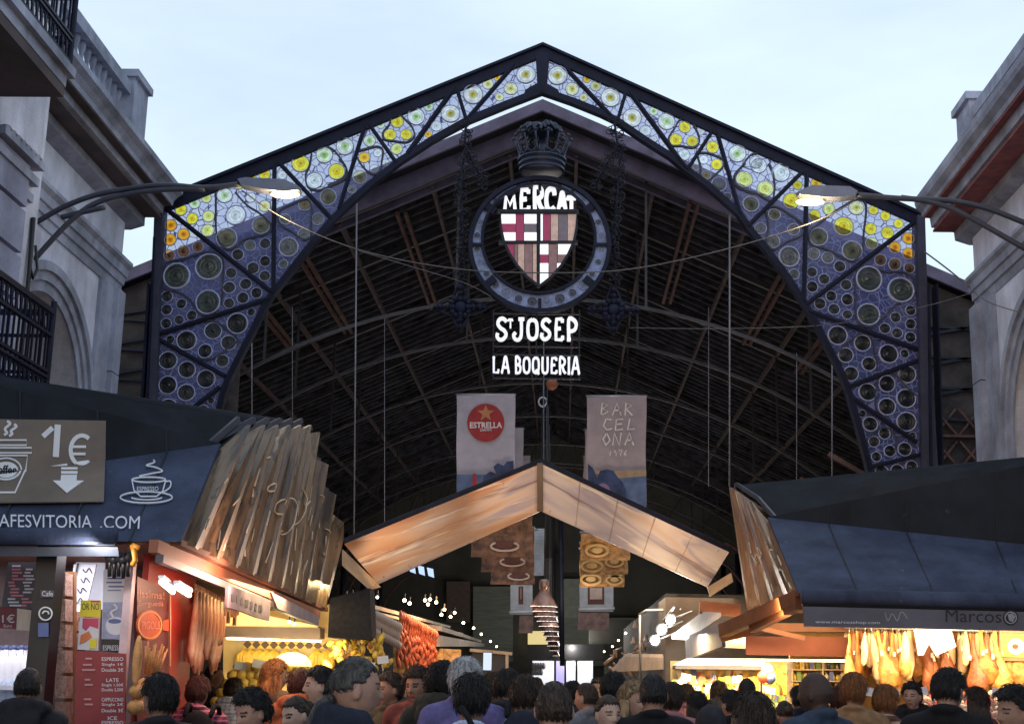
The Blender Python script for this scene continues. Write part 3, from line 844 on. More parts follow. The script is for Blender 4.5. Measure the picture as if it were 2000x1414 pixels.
GOLD = emat('gold_sign_face', (1, .78, .35), .45)
fpan(1031, 1232, 1070, 1258, GOLD, 'lit_sign', .08)

# ---------------------------------------------------------------- buildings flanking the gate
def prof(mb, pts, y0, y1):
    """close an x/z outline and run it along the street"""
    mb.solid([(x, y0, z) for x, z in pts], [(x, y1, z) for x, z in pts])
def building(s, name, label, ye, XF, ac, ar, zs, pil, P_arch, P_corn, pier_px, soff):
    """s: side (-1 left, +1 right); XF: facade plane; P_*: silhouettes read at the far end of the house"""
    b = thing(name, label, 'building', (XF + s * 2, ye - 4, 0))
    X = lambda d: XF - s * d                                     # d metres proud of the facade
    px = lambda L: [(at(x, y, ye).x, at(x, y, ye).z) for x, y in L]
    A, C = px(P_arch), px(P_corn)
    y0 = 3.0
    za, zf = A[0][1], C[0][1]
    lo = lambda p, q: (min(X(p), X(q)), max(X(p), X(q)))
    wl = MB().use(STONE2); x0, x1 = lo(0, -5)
    wl.box((x0, y0, 0), (x1, ac - ar, za)); wl.box((x0, ac + ar, 0), (x1, ye, za))
    arc = [(ac + ar * math.cos(math.pi * i / 20), zs + ar * math.sin(math.pi * i / 20)) for i in range(21)]
    o = [(ac + ar, za), *arc, (ac - ar, za)]
    wl.solid([(X(0), y, v) for y, v in o], [(X(-5), y, v) for y, v in o])
    wl.build('wall', None, b)
    x0, x1 = lo(-.75, -.9)
    rb = MB().use(mat('arch_back_wall', (.20, .165, .15), rough=.9, var=.25, scale=1)); rb.box((x0, ac - ar - .1, 0), (x1, ac + ar + .1, za - .1)); rb.build('arch_back', None, b)
    for r0, r1, d in ((ar - .02, ar + .13, .03), (ar + .13, ar + .27, .07), (ar + .27, ar + .40, .12)):
        am = MB().use(STONE)
        def ap(r): return [(ac + r, 0)] + [(ac + r * math.cos(math.pi * i / 24), zs + r * math.sin(math.pi * i / 24)) for i in range(25)] + [(ac - r, 0)]
        P0, P1 = ap(r0), ap(r1)
        for (p, c), (e, f) in zip(zip(P0, P1), zip(P0[1:], P1[1:])):
            am.solid([(X(d), *p), (X(d), *c), (X(d), *f), (X(d), *e)], [(X(0), *p), (X(0), *c), (X(0), *f), (X(0), *e)])
        am.build('arch_moulding', None, b)
    pl = MB().use(STONE); x0, x1 = lo(.14, 0); zb = 0
    for zt in (1.5, 3.2, 4.9, 6.2, za - .012):                    # coursed blocks with open joints
        pl.box((x0, pil[1], zb), (x1, ye - .01, zt)); zb = zt + .018
    x0, x1 = lo(.06, 0); pl.box((x0, pil[0], 0), (x1, pil[1], za - .01)); pl.build('pilaster', None, b)
    ent = MB().use(STONE); prof(ent, [(X(-5), A[0][1]), *A, (X(-5), A[-1][1])], y0, ye + .06); ent.build('architrave', None, b)
    x0, x1 = lo(.02, -5)
    fr = MB().use(STONE2); fr.box((x0, y0, A[-1][1]), (x1, ye, zf)); fr.build('frieze', None, b)
    cor = MB().use(STONE); prof(cor, [(X(-5), zf), *C, (X(-5), C[-1][1] + .02)], y0, ye + .35); cor.build('cornice', None, b)
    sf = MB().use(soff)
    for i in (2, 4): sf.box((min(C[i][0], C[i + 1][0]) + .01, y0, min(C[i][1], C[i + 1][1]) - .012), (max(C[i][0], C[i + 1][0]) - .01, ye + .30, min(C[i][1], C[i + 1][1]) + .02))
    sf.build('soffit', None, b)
    (px_, py_, Ya, Yb), zt0 = pier_px, at(pier_px[0], pier_px[1], pier_px[2]).z
    xp = at(px_, py_, Ya).x; zbt = C[-1][1]
    q = sorted((xp, xp + s * .7)); pier = MB().use(STONE); pier.box((q[0], Ya, zbt - .1), (q[1], Yb, zt0 - .12)); pier.box((q[0] - .06, Ya - .06, zt0 - .12), (q[1] + .06, Yb + .06, zt0)); pier.build('parapet_pier', None, b)
    q = sorted((xp + s * .05, xp + s * .33)); rl_ = MB().use(STONE); rl_.box((q[0], y0, zt0 - .42), (q[1], Ya - .01, zt0 - .22)); rl_.box((q[0], y0, zbt - .05), (q[1], Ya - .01, zbt + .25)); rl_.build('parapet_rail', None, b)
    bal = MB().use(STONE, True); y = Ya - .2; hb = zt0 - .42 - (zbt + .25)
    while y > Ya - 9:
        bal.lathe([(.06, 0), (.06, .1 * hb), (.03, .16 * hb), (.085, .4 * hb), (.05, .62 * hb), (.03, .76 * hb), (.06, .88 * hb), (.06, hb)], (xp + s * .19, y, zbt + .25), n=8); y -= .24
    bal.build('balusters', None, b)
    return b
REDS = mat('red_lit_soffit', (.22, .07, .075), rough=.9, var=.3)  # red light on the underside is put into the soffit colour
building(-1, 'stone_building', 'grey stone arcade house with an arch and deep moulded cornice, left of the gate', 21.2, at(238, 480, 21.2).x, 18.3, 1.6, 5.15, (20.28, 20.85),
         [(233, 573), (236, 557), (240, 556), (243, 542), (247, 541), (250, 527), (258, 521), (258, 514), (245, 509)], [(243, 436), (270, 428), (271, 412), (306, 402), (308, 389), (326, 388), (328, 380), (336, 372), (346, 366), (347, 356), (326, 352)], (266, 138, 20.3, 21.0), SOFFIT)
building(1, 'stone_building', 'grey stone arcade house with red light coloured into its cornice soffit, right of the gate', 21.0, at(1907, 560, 21).x, 18.0, 1.6, 5.1, (20.08, 20.6),
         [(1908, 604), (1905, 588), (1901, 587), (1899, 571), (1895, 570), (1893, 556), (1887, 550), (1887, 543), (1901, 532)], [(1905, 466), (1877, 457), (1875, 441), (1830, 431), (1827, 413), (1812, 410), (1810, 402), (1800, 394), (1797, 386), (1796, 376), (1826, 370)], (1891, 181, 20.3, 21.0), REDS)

# taller front house with two iron balconies, nearest on the left
BLUEST = mat('blue_grey_stone', (.23, .25, .36), rough=.85, var=.35, scale=1.4, bump=.2, bscale=25)
XN = at(68, 480, 15.7).x
nb = thing('balcony_house', 'tall rusticated house front with two black iron balconies, nearest on the left', 'building', (XN - 2, 12, 0))
wl = MB().use(STONE2); wl.box((XN - 4, 2.5, 0), (XN, 15.7, 15)); wl.build('wall', None, nb)
qu = MB().use(BLUEST)
z = .2
while z < 7.4:
    qu.box((XN, 13.6, z), (XN + .07, 15.17, z + .50)); z += .56
qu.build('quoins', None, nb)
rp = MB().use(STONE); z0 = 7.05
for k in range(3): rp.box((XN + .001 * k, 14.2 - .0, z0 + .20 * k), (XN + .05 + .05 * k, 15.4, z0 + .10 + .20 * k))
for k in range(7): rp.lathe([(.05, 0), (.09, .05), (.05, .10)], (XN + .08, 14.35 + .15 * k, 7.50), n=7)
rp.build('relief_band', None, nb)
sh = MB().use(mat('window_shutter', (.07, .08, .11), rough=.6, stretch=(1, 1, 14), var=.4)); sh.box((XN, 11.4, 4.6), (XN + .03, 13.2, 7.0)); sh.build('window', None, nb)
sh = MB().use(WHITE); sh.box((XN + .0, 13.22, 4.6), (XN + .08, 13.34, 7.05)); sh.box((XN + .031, 12.3, 4.6), (XN + .05, 12.36, 7.0)); sh.build('window_frame', None, nb)
def balcony(zb, x0, x1, ye, hgt):
    bc = MB().use(SOFFIT); bc.box((x0, 3, zb), (x1 - .05, ye - .05, zb + .12)); bc.build('balcony_soffit', None, nb)
    sb = MB().use(STONE); sb.box((x0, 3, zb + .12), (x1 - .04, ye - .04, zb + .25)); sb.box((x0, 3, zb + .25), (x1 + .03, ye + .03, zb + .36)); s_ = sb.build('balcony_slab', None, nb)
    r = MB().use(IRON)
    zt = zb + .36
    for zz, w_ in ((.05, .05), (.30, .03), (.36, .03), (hgt - .26, .03), (hgt, .06)):
        r.box((x1 - .06, 3, zt + zz - w_ / 2), (x1 - .01, ye, zt + zz + w_ / 2)); r.box((x0, ye - .05, zt + zz - w_ / 2), (x1 - .06, ye, zt + zz + w_ / 2))
    y = ye - .03
    while y > ye - 6.5:
        r.beam((x1 - .035, y, zt), (x1 - .035, y, zt + hgt), .020)
        for zc, rr_ in ((.175, .10), (hgt - .13, .10)):
            pts = [(x1 - .035, y - .06 + rr_ * .5 * math.cos(t), zt + zc + rr_ * math.sin(t)) for t in [2 * math.pi * i / 8 for i in range(7)]]
            r.tube(pts, .013, n=4)
        y -= .125
    x = x1 - .15
    while x > x0:
        r.beam((x, ye - .025, zt), (x, ye - .025, zt + hgt), .020); x -= .125
    r.tube([(x1 - .035, ye - .025, zt), (x1 - .035, ye - .025, zt + hgt + .12)], .035, n=8)
    r.build('balcony_railing', None, nb)
XB = XN + .90
ye_ = atx(136, 194, XB)
balcony(ye_.z, XN, XB, ye_.y, 1.1)
ye_ = atx(112, 612, XB); balcony(ye_.z - 1.38, XN, XB, ye_.y, 1.02)
gs = MB().use(mat('blue_glass_screen', (.07, .10, .17), rough=.25, stretch=(1, 12, 1), var=.5, scale=2)); gs.box((XB - .10, 5, 9.38), (XB - .06, 13.9, 11.2)); gs.use(IRON)
for zz in (9.4, 10.2, 11.2): gs.box((XB - .12, 5, zz - .03), (XB - .04, 13.9, zz + .03))
for yy in (8, 10, 12, 13.9): gs.box((XB - .13, yy - .03, 9.38), (XB - .03, yy + .03, 11.3))
gs.build('balcony_screen', None, nb)
cbx = MB().use(BLACK, True)
cbx.tube([(XN + .03, 15.5, 6.9), (XN + .05, 15.5, 6.2), (XN + .05, 15.5, 5.0), (XN + .05, 15.5, 3.5)], .03, n=6)
cbx.tube([(XN + .03, 15.65, 6.6), (XN + .1, 15.6, 6.3), (XN + .1, 15.5, 6.15), (XN + .05, 15.5, 6.3)], .02, n=6)
cbx.build('wall_cable', None, nb)
# ================================================================ THE GATE
GN = (-math.tan(YAW), 1, 0)
gc = Canvas((0, 22, 0), GN)
gate = thing('market_gate', 'dark iron market gate with a pitched top and round coloured glass set between its bars', 'gate', (gc.p(1055, 1330).x, 22, 0))
GS = gc.scale(1055, 700)                                          # metres per photo pixel on the gate
LI = [(1058, 178), (985, 206), (912, 236), (840, 275), (778, 316), (722, 360), (680, 398), (647, 430), (615, 468), (585, 506), (556, 543), (530, 575), (512, 605), (498, 636), (478, 675), (459, 712), (444, 743), (432, 780), (424, 815), (414, 900), (408, 1000), (404, 1330)]
RI = [(1059, 178), (1120, 199), (1177, 222), (1206, 236), (1260, 273), (1312, 306), (1343, 332), (1381, 360), (1444, 416), (1461, 442), (1500, 490), (1540, 543), (1574, 596), (1597, 636), (1615, 673), (1637, 713), (1655, 755), (1673, 815), (1690, 880), (1702, 930), (1712, 1000), (1728, 1330)]
def iron(name, fn, par=None):
    m = MB().use(IRON); fn(m); return m.build(name, None, par or gate)
APX = (1060, 104)
iron('top_beam', lambda m: (m.cpoly(gc, [(1060, 88), (1060, 112), (324, 414), (307, 402), (312, 392)], -.05, .03), m.cpoly(gc, [(1060, 87), (1060, 92), (312, 396), (308, 391)], -.06, .09)))
iron('top_beam', lambda m: (m.cpoly(gc, [(1060, 88), (1800, 421), (1801, 428), (1788, 438), (1060, 112)], -.05, .03), m.cpoly(gc, [(1060, 87), (1803, 419), (1800, 424), (1060, 92)], -.06, .09)))
iron('inner_arch', lambda m: (m.cstrip(gc, LI, [13] * 3 + [11] * 19, -.05, .03), m.cstrip(gc, [(x + 5, y + 4) for x, y in LI], 3, -.08, .08)))
iron('inner_arch', lambda m: (m.cstrip(gc, RI, [13] * 3 + [11] * 19, -.05, .03), m.cstrip(gc, [(x - 5, y + 4) for x, y in RI], 3, -.08, .08)))
PURI = mat('violet_painted_iron', (.035, .037, .07), rough=.5, var=.35, scale=2.5)
def col(m, pts):
    m.use(PURI); m.cpoly(gc, pts, -.2, .14)
iron('gate_column', lambda m: (col(m, [(306, 398), (322, 398), (306, 860), (296, 1330), (262, 1330), (284, 860), (300, 560)]), m.use(IRON), m.cbar(gc, (296, 560), (276, 900), 5, -.1, .2), m.cbar(gc, (306, 470), (290, 860), 3, .1, .2)))
iron('gate_column', lambda m: (col(m, [(1787, 425), (1802, 425), (1806, 560), (1828, 930), (1846, 1330), (1812, 1330), (1797, 930)]), m.use(IRON), m.cbar(gc, (1824, 560), (1836, 940), 3, -.1, .2), m.cbar(gc, (1808, 560), (1812, 930), 4, .1, .2)))
iron('crest_plate', lambda m: (m.cpoly(gc, [(1046, 104), (1074, 104), (1068, 176), (1050, 176)], -.06, .04), m.cpoly(gc, [(1058, 160), (1090, 178), (1096, 196), (1059, 180), (1020, 196), (1026, 178)], -.065, .05)))
BARS = [((1005, 126), (914, 231), 8), ((891, 170), (910, 232), 8), ((886, 174), (796, 300), 10), ((720, 242), (774, 318), 8), ((713, 245), (662, 408), 8), ((543, 316), (648, 428), 9), ((536, 318), (534, 572), 9), ((324, 408), (530, 570), 10), ((530, 582), (310, 653), 10), ((312, 664), (440, 735), 10), ((430, 756), (340, 826), 10),
        ((1098, 126), (1204, 238), 8), ((1224, 176), (1206, 236), 8), ((1230, 180), (1342, 332), 9), ((1393, 254), (1342, 332), 8), ((1400, 257), (1446, 418), 8), ((1569, 334), (1461, 442), 9), ((1576, 337), (1570, 590), 9), ((1784, 436), (1576, 594), 10), ((1580, 608), (1796, 684), 10), ((1794, 704), (1657, 756), 10), ((1668, 780), (1790, 864), 10), ((1696, 913), (1797, 888), 9)]
for a, b, wd in BARS:
    iron('truss_bar', lambda m: (m.cbar(gc, a, b, wd * .85, -.05, .028), m.cbar(gc, a, b, wd * .35, -.06, .05)))
def ch(C, a, b): return C[a:b + 1]
BAYS = [[(1056, 112), (1058, 178), *ch(LI, 1, 2), (1005, 128)], [(1005, 128), (912, 233), (892, 171)], [(890, 172), (911, 234), *ch(LI, 3, 4), (800, 296)],
        [(884, 176), (790, 306), (774, 318), (721, 243)], [(713, 246), (721, 243), (774, 318), *ch(LI, 5, 6), (664, 405)], [(712, 247), (663, 408), (647, 428), (543, 317)],
        [(541, 317), (648, 430), *ch(LI, 8, 11), (534, 572), (536, 320)], [(536, 320), (534, 570), (324, 408)], [(322, 408), (530, 572), *ch(LI, 12, 12), (525, 584), (308, 653), (306, 560)],
        [(308, 656), (522, 586), *ch(LI, 13, 16), (440, 736), (308, 664)], [(306, 666), (440, 738), (428, 760), (345, 822), (304, 860)], [(304, 862), (345, 824), (430, 757), *ch(LI, 18, 20), (300, 1000)],
        [(1062, 112), (1098, 128), (1204, 236), *ch(RI, 2, 2), (1120, 199), (1060, 178)], [(1098, 128), (1223, 177), (1205, 236)], [(1226, 178), (1340, 331), *ch(RI, 5, 5), *ch(RI, 4, 4), (1208, 237)],
        [(1230, 180), (1393, 255), (1343, 331)], [(1394, 255), (1400, 258), (1445, 416), *ch(RI, 7, 7), (1344, 332)], [(1401, 259), (1569, 335), (1461, 441), (1446, 418)],
        [(1570, 336), (1576, 338), (1571, 590), *ch(RI, 11, 11), *ch(RI, 10, 10), (1462, 443)], [(1577, 338), (1785, 434), (1573, 594)], [(1786, 436), (1796, 684), (1582, 609), (1576, 595)],
        [(1583, 611), (1797, 686), (1797, 703), (1657, 755), *ch(RI, 14, 15)[::-1], (1597, 636)], [(1798, 705), (1799, 864), (1789, 866), (1668, 782), (1657, 757)], [(1669, 784), (1799, 870), (1800, 887), (1696, 912), (1690, 880)], [(1697, 915), (1801, 889), (1806, 1000), (1712, 1000)]]
C3 = [(1612, 275, 85, 'W'), (1487, 388, 60, 'Yg'), (1395, 455, 38, 'Yg'), (1378, 297, 30, 'O'), (1303, 350, 48, 'Yg'), (1180, 435, 85, 'W'), (997, 592, 82, 'W'), (883, 692, 48, 'W0'), (815, 757, 30, 'O'), (822, 533, 42, 'G'), (718, 615, 75, 'Gw'), (565, 655, 55, 'Y'), (507, 762, 55, 'Y'), (638, 760, 52, 'Y'), (562, 877, 52, 'YG'), (430, 680, 35, 'G'), (340, 810, 52, 'G'), (297, 947, 50, 'O'), (407, 910, 38, 'W0'), (378, 1037, 38, 'W0'), (262, 1107, 60, 'Ol'), (195, 1207, 38, 'W0'), (140, 857, 75, 'Gw'), (470, 990, 35, 'W0')]
C2 = [(803, 52, 48, 'Y'), (925, 8, 45, 'G'), (988, 92, 45, 'Y'), (875, 138, 45, 'W0'), (945, 222, 45, 'Ol'), (1065, 183, 22, 'W0'), (710, 110, 25, 'W0'), (620, 107, 32, 'Y'), (550, 130, 30, 'Y'), (490, 155, 28, 'Y'), (415, 215, 42, 'Gw'), (322, 228, 27, 'YG'), (262, 255, 30, 'G'), (193, 287, 32, 'Y'), (250, 332, 32, 'Y'), (332, 320, 32, 'YG'), (328, 393, 35, 'YG'), (140, 367, 33, 'A'), (137, 440, 33, 'A'), (205, 412, 32, 'A'), (132, 520, 30, 'Br'), (205, 500, 33, 'Br'), (278, 478, 30, 'Br'), (473, 315, 55, 'W0'), (600, 368, 47, 'Ol'), (425, 433, 55, 'Ol'), (620, 268, 32, 'Yg'), (825, 262, 35, 'Yg'), (550, 225, 28, 'W0'), (725, 335, 30, 'W0'), (820, 412, 32, 'W0'), (892, 335, 33, 'W0'), (742, 478, 52, 'W0'), (715, 565, 25, 'W0'), (545, 470, 30, 'W0'), (622, 460, 30, 'D'), (482, 517, 32, 'D'), (622, 550, 30, 'D'), (560, 585, 32, 'D'), (620, 625, 30, 'D'), (335, 580, 72, 'Gd'), (170, 627, 70, 'Gd'), (330, 760, 65, 'Gd'), (448, 610, 30, 'D'), (438, 685, 33, 'D'), (522, 667, 32, 'D'), (508, 738, 32, 'D'), (578, 712, 30, 'D'), (437, 765, 28, 'D'), (120, 730, 30, 'D'), (118, 798, 30, 'D'), (193, 768, 28, 'D'), (247, 827, 28, 'D'), (182, 850, 26, 'D'), (115, 868, 28, 'D'), (480, 868, 55, 'D'), (550, 810, 22, 'D'), (355, 907, 45, 'D'), (435, 967, 40, 'D'), (220, 955, 52, 'D'), (137, 950, 23, 'D'), (315, 1010, 38, 'D'), (403, 1060, 34, 'D'), (125, 1058, 48, 'D'), (222, 1105, 45, 'D'), (320, 1152, 48, 'D'), (125, 1183, 48, 'D'), (218, 1222, 45, 'D'), (125, 1300, 48, 'D'), (303, 1322, 38, 'D'), (345, 1262, 18, 'D')]
C4 = [(205, 280, 85, 'W'), (322, 390, 58, 'Yg'), (415, 460, 38, 'Yg'), (443, 312, 32, 'O'), (515, 367, 48, 'Yg'), (633, 460, 85, 'W'), (810, 625, 82, 'W'), (918, 730, 50, 'W0'), (988, 797, 28, 'W0'), (985, 570, 40, 'G'), (1088, 655, 75, 'Gw'), (1237, 700, 52, 'Y'), (1165, 803, 55, 'Y'), (1297, 815, 50, 'Y'), (1365, 735, 35, 'W0'), (1232, 925, 52, 'W0'), (1462, 863, 55, 'Y'), (1390, 963, 40, 'W0'), (1497, 1003, 48, 'Y'), (1412, 1090, 42, 'Yg'), (1325, 1030, 32, 'W0'), (1515, 1165, 65, 'Bl'), (1585, 1265, 38, 'W0'), (1665, 915, 75, 'Gw'), (1720, 1125, 75, 'YG'), (1775, 1325, 70, 'Ol'), (1815, 985, 55, 'W0')]
C5 = [(165, 108, 38, 'YG'), (138, 8, 35, 'W0'), (232, 38, 42, 'W0'), (205, 218, 28, 'Yg'), (145, 278, 27, 'W0'), (288, 283, 28, 'W0'), (200, 335, 30, 'W0'), (268, 400, 47, 'W0'), (290, 475, 24, 'W0'), (305, 92, 22, 'Y'), (385, 85, 25, 'O'), (278, 160, 38, 'Y'), (378, 222, 27, 'Y'), (440, 195, 28, 'YG'), (558, 190, 35, 'Yg'), (632, 200, 22, 'Y'), (683, 225, 24, 'Y'), (740, 258, 22, 'Y'), (620, 280, 28, 'Y'), (692, 297, 28, 'Y'), (625, 343, 28, 'YG'), (782, 322, 28, 'A'), (725, 360, 27, 'A'), (783, 387, 27, 'A'), (663, 415, 27, 'Br'), (725, 433, 28, 'Br'), (787, 450, 25, 'Br'), (503, 270, 45, 'Y'), (395, 315, 42, 'Ol'), (540, 375, 45, 'Ol'), (375, 388, 27, 'W0'), (435, 405, 28, 'W0'), (487, 443, 27, 'D'), (367, 467, 24, 'D'), (420, 497, 25, 'D'), (368, 530, 26, 'D'), (612, 497, 58, 'Gd'), (750, 545, 58, 'Gd'), (610, 650, 50, 'Gd'), (515, 522, 25, 'D'), (450, 570, 25, 'D'), (520, 585, 27, 'D'), (402, 603, 26, 'D'), (462, 627, 26, 'D'), (520, 650, 22, 'D'), (793, 632, 24, 'D'), (728, 662, 24, 'D'), (793, 690, 24, 'D'), (682, 710, 25, 'D'), (735, 730, 24, 'D'), (792, 748, 25, 'D'), (477, 740, 43, 'D'), (585, 773, 37, 'D'), (513, 825, 33, 'D'), (697, 820, 43, 'D'), (767, 818, 20, 'D'), (613, 863, 32, 'D'), (535, 905, 33, 'D'), (778, 908, 38, 'D'), (690, 948, 37, 'D'), (607, 985, 40, 'D'), (773, 1012, 42, 'D'), (690, 1047, 38, 'D'), (775, 1112, 42, 'D'), (585, 1077, 17, 'D'), (618, 1122, 33, 'D'), (802, 1172, 16, 'D'), (680, 1163, 25, 'D'), (635, 1198, 24, 'D'), (703, 1238, 26, 'D'), (767, 1230, 30, 'D'), (645, 1263, 22, 'D'), (668, 1327, 28, 'D'), (735, 1325, 30, 'D'), (797, 1305, 26, 'D')]
DISC = [(640 + x / 4.159, 80 + y / 4.159, r / 4.159, c) for x, y, r, c in C3] + [(280 + x / 2.618, 300 + y / 2.618, r / 2.618, c) for x, y, r, c in C2] + [(1040 + x / 4.159, 80 + y / 4.159, r / 4.159, c) for x, y, r, c in C4] + [(1420 + x / 2.209, 320 + y / 2.209, r / 2.209, c) for x, y, r, c in C5]
def leaded():
    m = bpy.data.materials.new('leaded_glass'); m.use_nodes = True
    n, l = m.node_tree.nodes, m.node_tree.links; n.clear()
    out = n.new('ShaderNodeOutputMaterial'); tc = n.new('ShaderNodeTexCoord'); vo = n.new('ShaderNodeTexVoronoi'); vo.feature = 'DISTANCE_TO_EDGE'; vo.inputs['Scale'].default_value = 7.5
    l.new(tc.outputs['Object'], vo.inputs['Vector'])
    gt = n.new('ShaderNodeMath'); gt.operation = 'LESS_THAN'; gt.inputs[1].default_value = .038; l.new(vo.outputs['Distance'], gt.inputs[0])
    nz = n.new('ShaderNodeTexNoise'); nz.inputs['Scale'].default_value = 5; l.new(tc.outputs['Object'], nz.inputs['Vector'])
    rp = n.new('ShaderNodeValToRGB'); l.new(nz.outputs['Fac'], rp.inputs['Fac'])
    rp.color_ramp.elements[0].color = (.74, .77, .98, 1); rp.color_ramp.elements[1].color = (.97, .97, 1, 1); rp.color_ramp.elements[0].position = .3; rp.color_ramp.elements[1].position = .7
    tr = n.new('ShaderNodeBsdfTransparent'); l.new(rp.outputs[0], tr.inputs['Color'])
    df = n.new('ShaderNodeBsdfDiffuse'); df.inputs['Color'].default_value = (.018, .025, .13, 1)
    tl = n.new('ShaderNodeBsdfTranslucent'); tl.inputs['Color'].default_value = (.36, .42, .95, 1)
    gl = n.new('ShaderNodeBsdfGlossy'); gl.inputs['Roughness'].default_value = .25
    m1 = n.new('ShaderNodeMixShader'); m1.inputs[0].default_value = .26; l.new(tr.outputs[0], m1.inputs[1]); l.new(df.outputs[0], m1.inputs[2])
    m2 = n.new('ShaderNodeMixShader'); m2.inputs[0].default_value = .24; l.new(m1.outputs[0], m2.inputs[1]); l.new(tl.outputs[0], m2.inputs[2])
    m3 = n.new('ShaderNodeMixShader'); m3.inputs[0].default_value = .04; l.new(m2.outputs[0], m3.inputs[1]); l.new(gl.outputs[0], m3.inputs[2])
    ld = n.new('ShaderNodeBsdfDiffuse'); ld.inputs['Color'].default_value = (.20, .22, .44, 1)
    m4 = n.new('ShaderNodeMixShader'); l.new(gt.outputs[0], m4.inputs[0]); l.new(m3.outputs[0], m4.inputs[1]); l.new(ld.outputs[0], m4.inputs[2])
    l.new(m4.outputs[0], out.inputs['Surface'])
    return m
LEAD = leaded()
def discmat(k, outer, inner, trans):
    m = bpy.data.materials.new('bottle_glass_' + k); m.use_nodes = True
    n, l = m.node_tree.nodes, m.node_tree.links; n.clear()
    out = n.new('ShaderNodeOutputMaterial'); at_ = n.new('ShaderNodeAttribute'); at_.attribute_name = 'radius'
    rp = n.new('ShaderNodeValToRGB'); l.new(at_.outputs['Fac'], rp.inputs['Fac']); e = rp.color_ramp.elements
    o, i = Vector(outer), Vector(inner); dk = lambda c, f: (*(c * f), 1)
    st = [(0, dk(i, .35)), (.13, dk(i, .8)), (.22, dk(i, 1)), (.36, dk(i * .6 + o * .4, 1)), (.42, dk(o, .55)), (.48, dk(o, 1)), (.66, dk(o, 1)), (.71, dk(o, .62)), (.76, dk(o, 1)), (.90, dk(o, .95)), (1.0, dk(o, .8))]
    e[0].position, e[0].color = st[0]; e[1].position, e[1].color = st[-1]
    for p, c in st[1:-1]:
        q = e.new(p); q.color = c
    tc = n.new('ShaderNodeTexCoord'); nz = n.new('ShaderNodeTexNoise'); nz.noise_dimensions = '4D'; nz.inputs['Scale'].default_value = 2.2; oi = n.new('ShaderNodeObjectInfo'); mm = n.new('ShaderNodeMath'); mm.operation = 'MULTIPLY'; mm.inputs[1].default_value = 40
    l.new(oi.outputs['Random'], mm.inputs[0]); l.new(mm.outputs[0], nz.inputs['W']); l.new(tc.outputs['Object'], nz.inputs['Vector'])
    rg = n.new('ShaderNodeMapRange'); rg.inputs['From Min'].default_value = .3; rg.inputs['From Max'].default_value = .7; rg.inputs['To Min'].default_value = .62; rg.inputs['To Max'].default_value = 1.12; l.new(nz.outputs['Fac'], rg.inputs['Value'])
    ml = n.new('ShaderNodeVectorMath'); ml.operation = 'SCALE'; l.new(rp.outputs[0], ml.inputs[0]); l.new(rg.outputs[0], ml.inputs['Scale'])
    tr = n.new('ShaderNodeBsdfTransparent'); l.new(ml.outputs[0], tr.inputs['Color'])
    tl = n.new('ShaderNodeBsdfTranslucent'); l.new(ml.outputs[0], tl.inputs['Color'])
    gl = n.new('ShaderNodeBsdfGlossy'); gl.inputs['Roughness'].default_value = .12
    fr = n.new('ShaderNodeFresnel'); fr.inputs['IOR'].default_value = 1.35
    m1 = n.new('ShaderNodeMixShader'); m1.inputs[0].default_value = (1 - trans); l.new(tr.outputs[0], m1.inputs[1]); l.new(tl.outputs[0], m1.inputs[2])
    m2 = n.new('ShaderNodeMixShader'); fa = n.new('ShaderNodeMath'); fa.operation = 'ADD'; fa.inputs[1].default_value = .015; l.new(fr.outputs[0], fa.inputs[0]); l.new(fa.outputs[0], m2.inputs[0]); l.new(m1.outputs[0], m2.inputs[1]); l.new(gl.outputs[0], m2.inputs[2])
    l.new(m2.outputs[0], out.inputs['Surface'])
    return m
DM = dict(W=discmat('white', (.97, .97, .90), (.62, .50, .04), .75), W0=discmat('clear', (.92, .96, .97), (.75, .82, .80), .75), Y=discmat('yellow', (1, .88, .06), (.9, .62, .02), .8), Yg=discmat('straw', (.93, .93, .55), (.70, .60, .06), .8),
          YG=discmat('lime', (.90, .95, .35), (.7, .75, .12), .8), G=discmat('green', (.82, .93, .68), (.30, .55, .10), .8), Gw=discmat('pale_green', (.90, .97, .86), (.45, .70, .22), .78), O=discmat('orange', (1, .62, .03), (.75, .33, .01), .85),
          A=discmat('amber', (1, .45, .02), (.6, .16, .01), .85), Br=discmat('brown', (.78, .42, .18), (.25, .10, .03), .8), Ol=discmat('olive', (.72, .74, .48), (.35, .35, .14), .75), D=discmat('dark', (.22, .24, .27), (.32, .34, .36), .93),
          Gd=discmat('bottle_green', (.50, .58, .52), (.40, .48, .42), .85), Bl=discmat('blue_grey', (.50, .60, .70), (.75, .8, .85), .8))
RIM = mat('pale_lead_rim', (.42, .45, .66), rough=.5, var=.2)
def disc_mesh():
    pr = [(1.0, -.05), (1.0, .16), (.94, .20), (.88, .14), (.87, .05), (.76, .03), (.72, .09), (.67, .03), (.5, .05), (.45, .12), (.40, .06), (.26, .10), (.14, .20), (0, .22)]
    mb = MB(); n = 24; v, f, rad, mi = [], [], [], []
    for r, h in pr:
        for k in range(n):
            a = 2 * math.pi * k / n; v.append((max(r, .002) * math.cos(a), max(r, .002) * math.sin(a), h)); rad.append(r)
    for i in range(len(pr) - 1):
        for k in range(n):
            k2 = (k + 1) % n; f.append((i * n + k, i * n + k2, (i + 1) * n + k2, (i + 1) * n + k)); mi.append(1 if i < 3 else 0)
    me = bpy.data.meshes.new('roundel'); me.from_pydata(v, [], f); a = me.attributes.new('radius', 'FLOAT', 'POINT'); a.data.foreach_set('value', rad)
    me.materials.append(None); me.materials.append(RIM); me.polygons.foreach_set('material_index', mi); me.polygons.foreach_set('use_smooth', [True] * len(f)); me.update()
    return me
DMESH = disc_mesh()
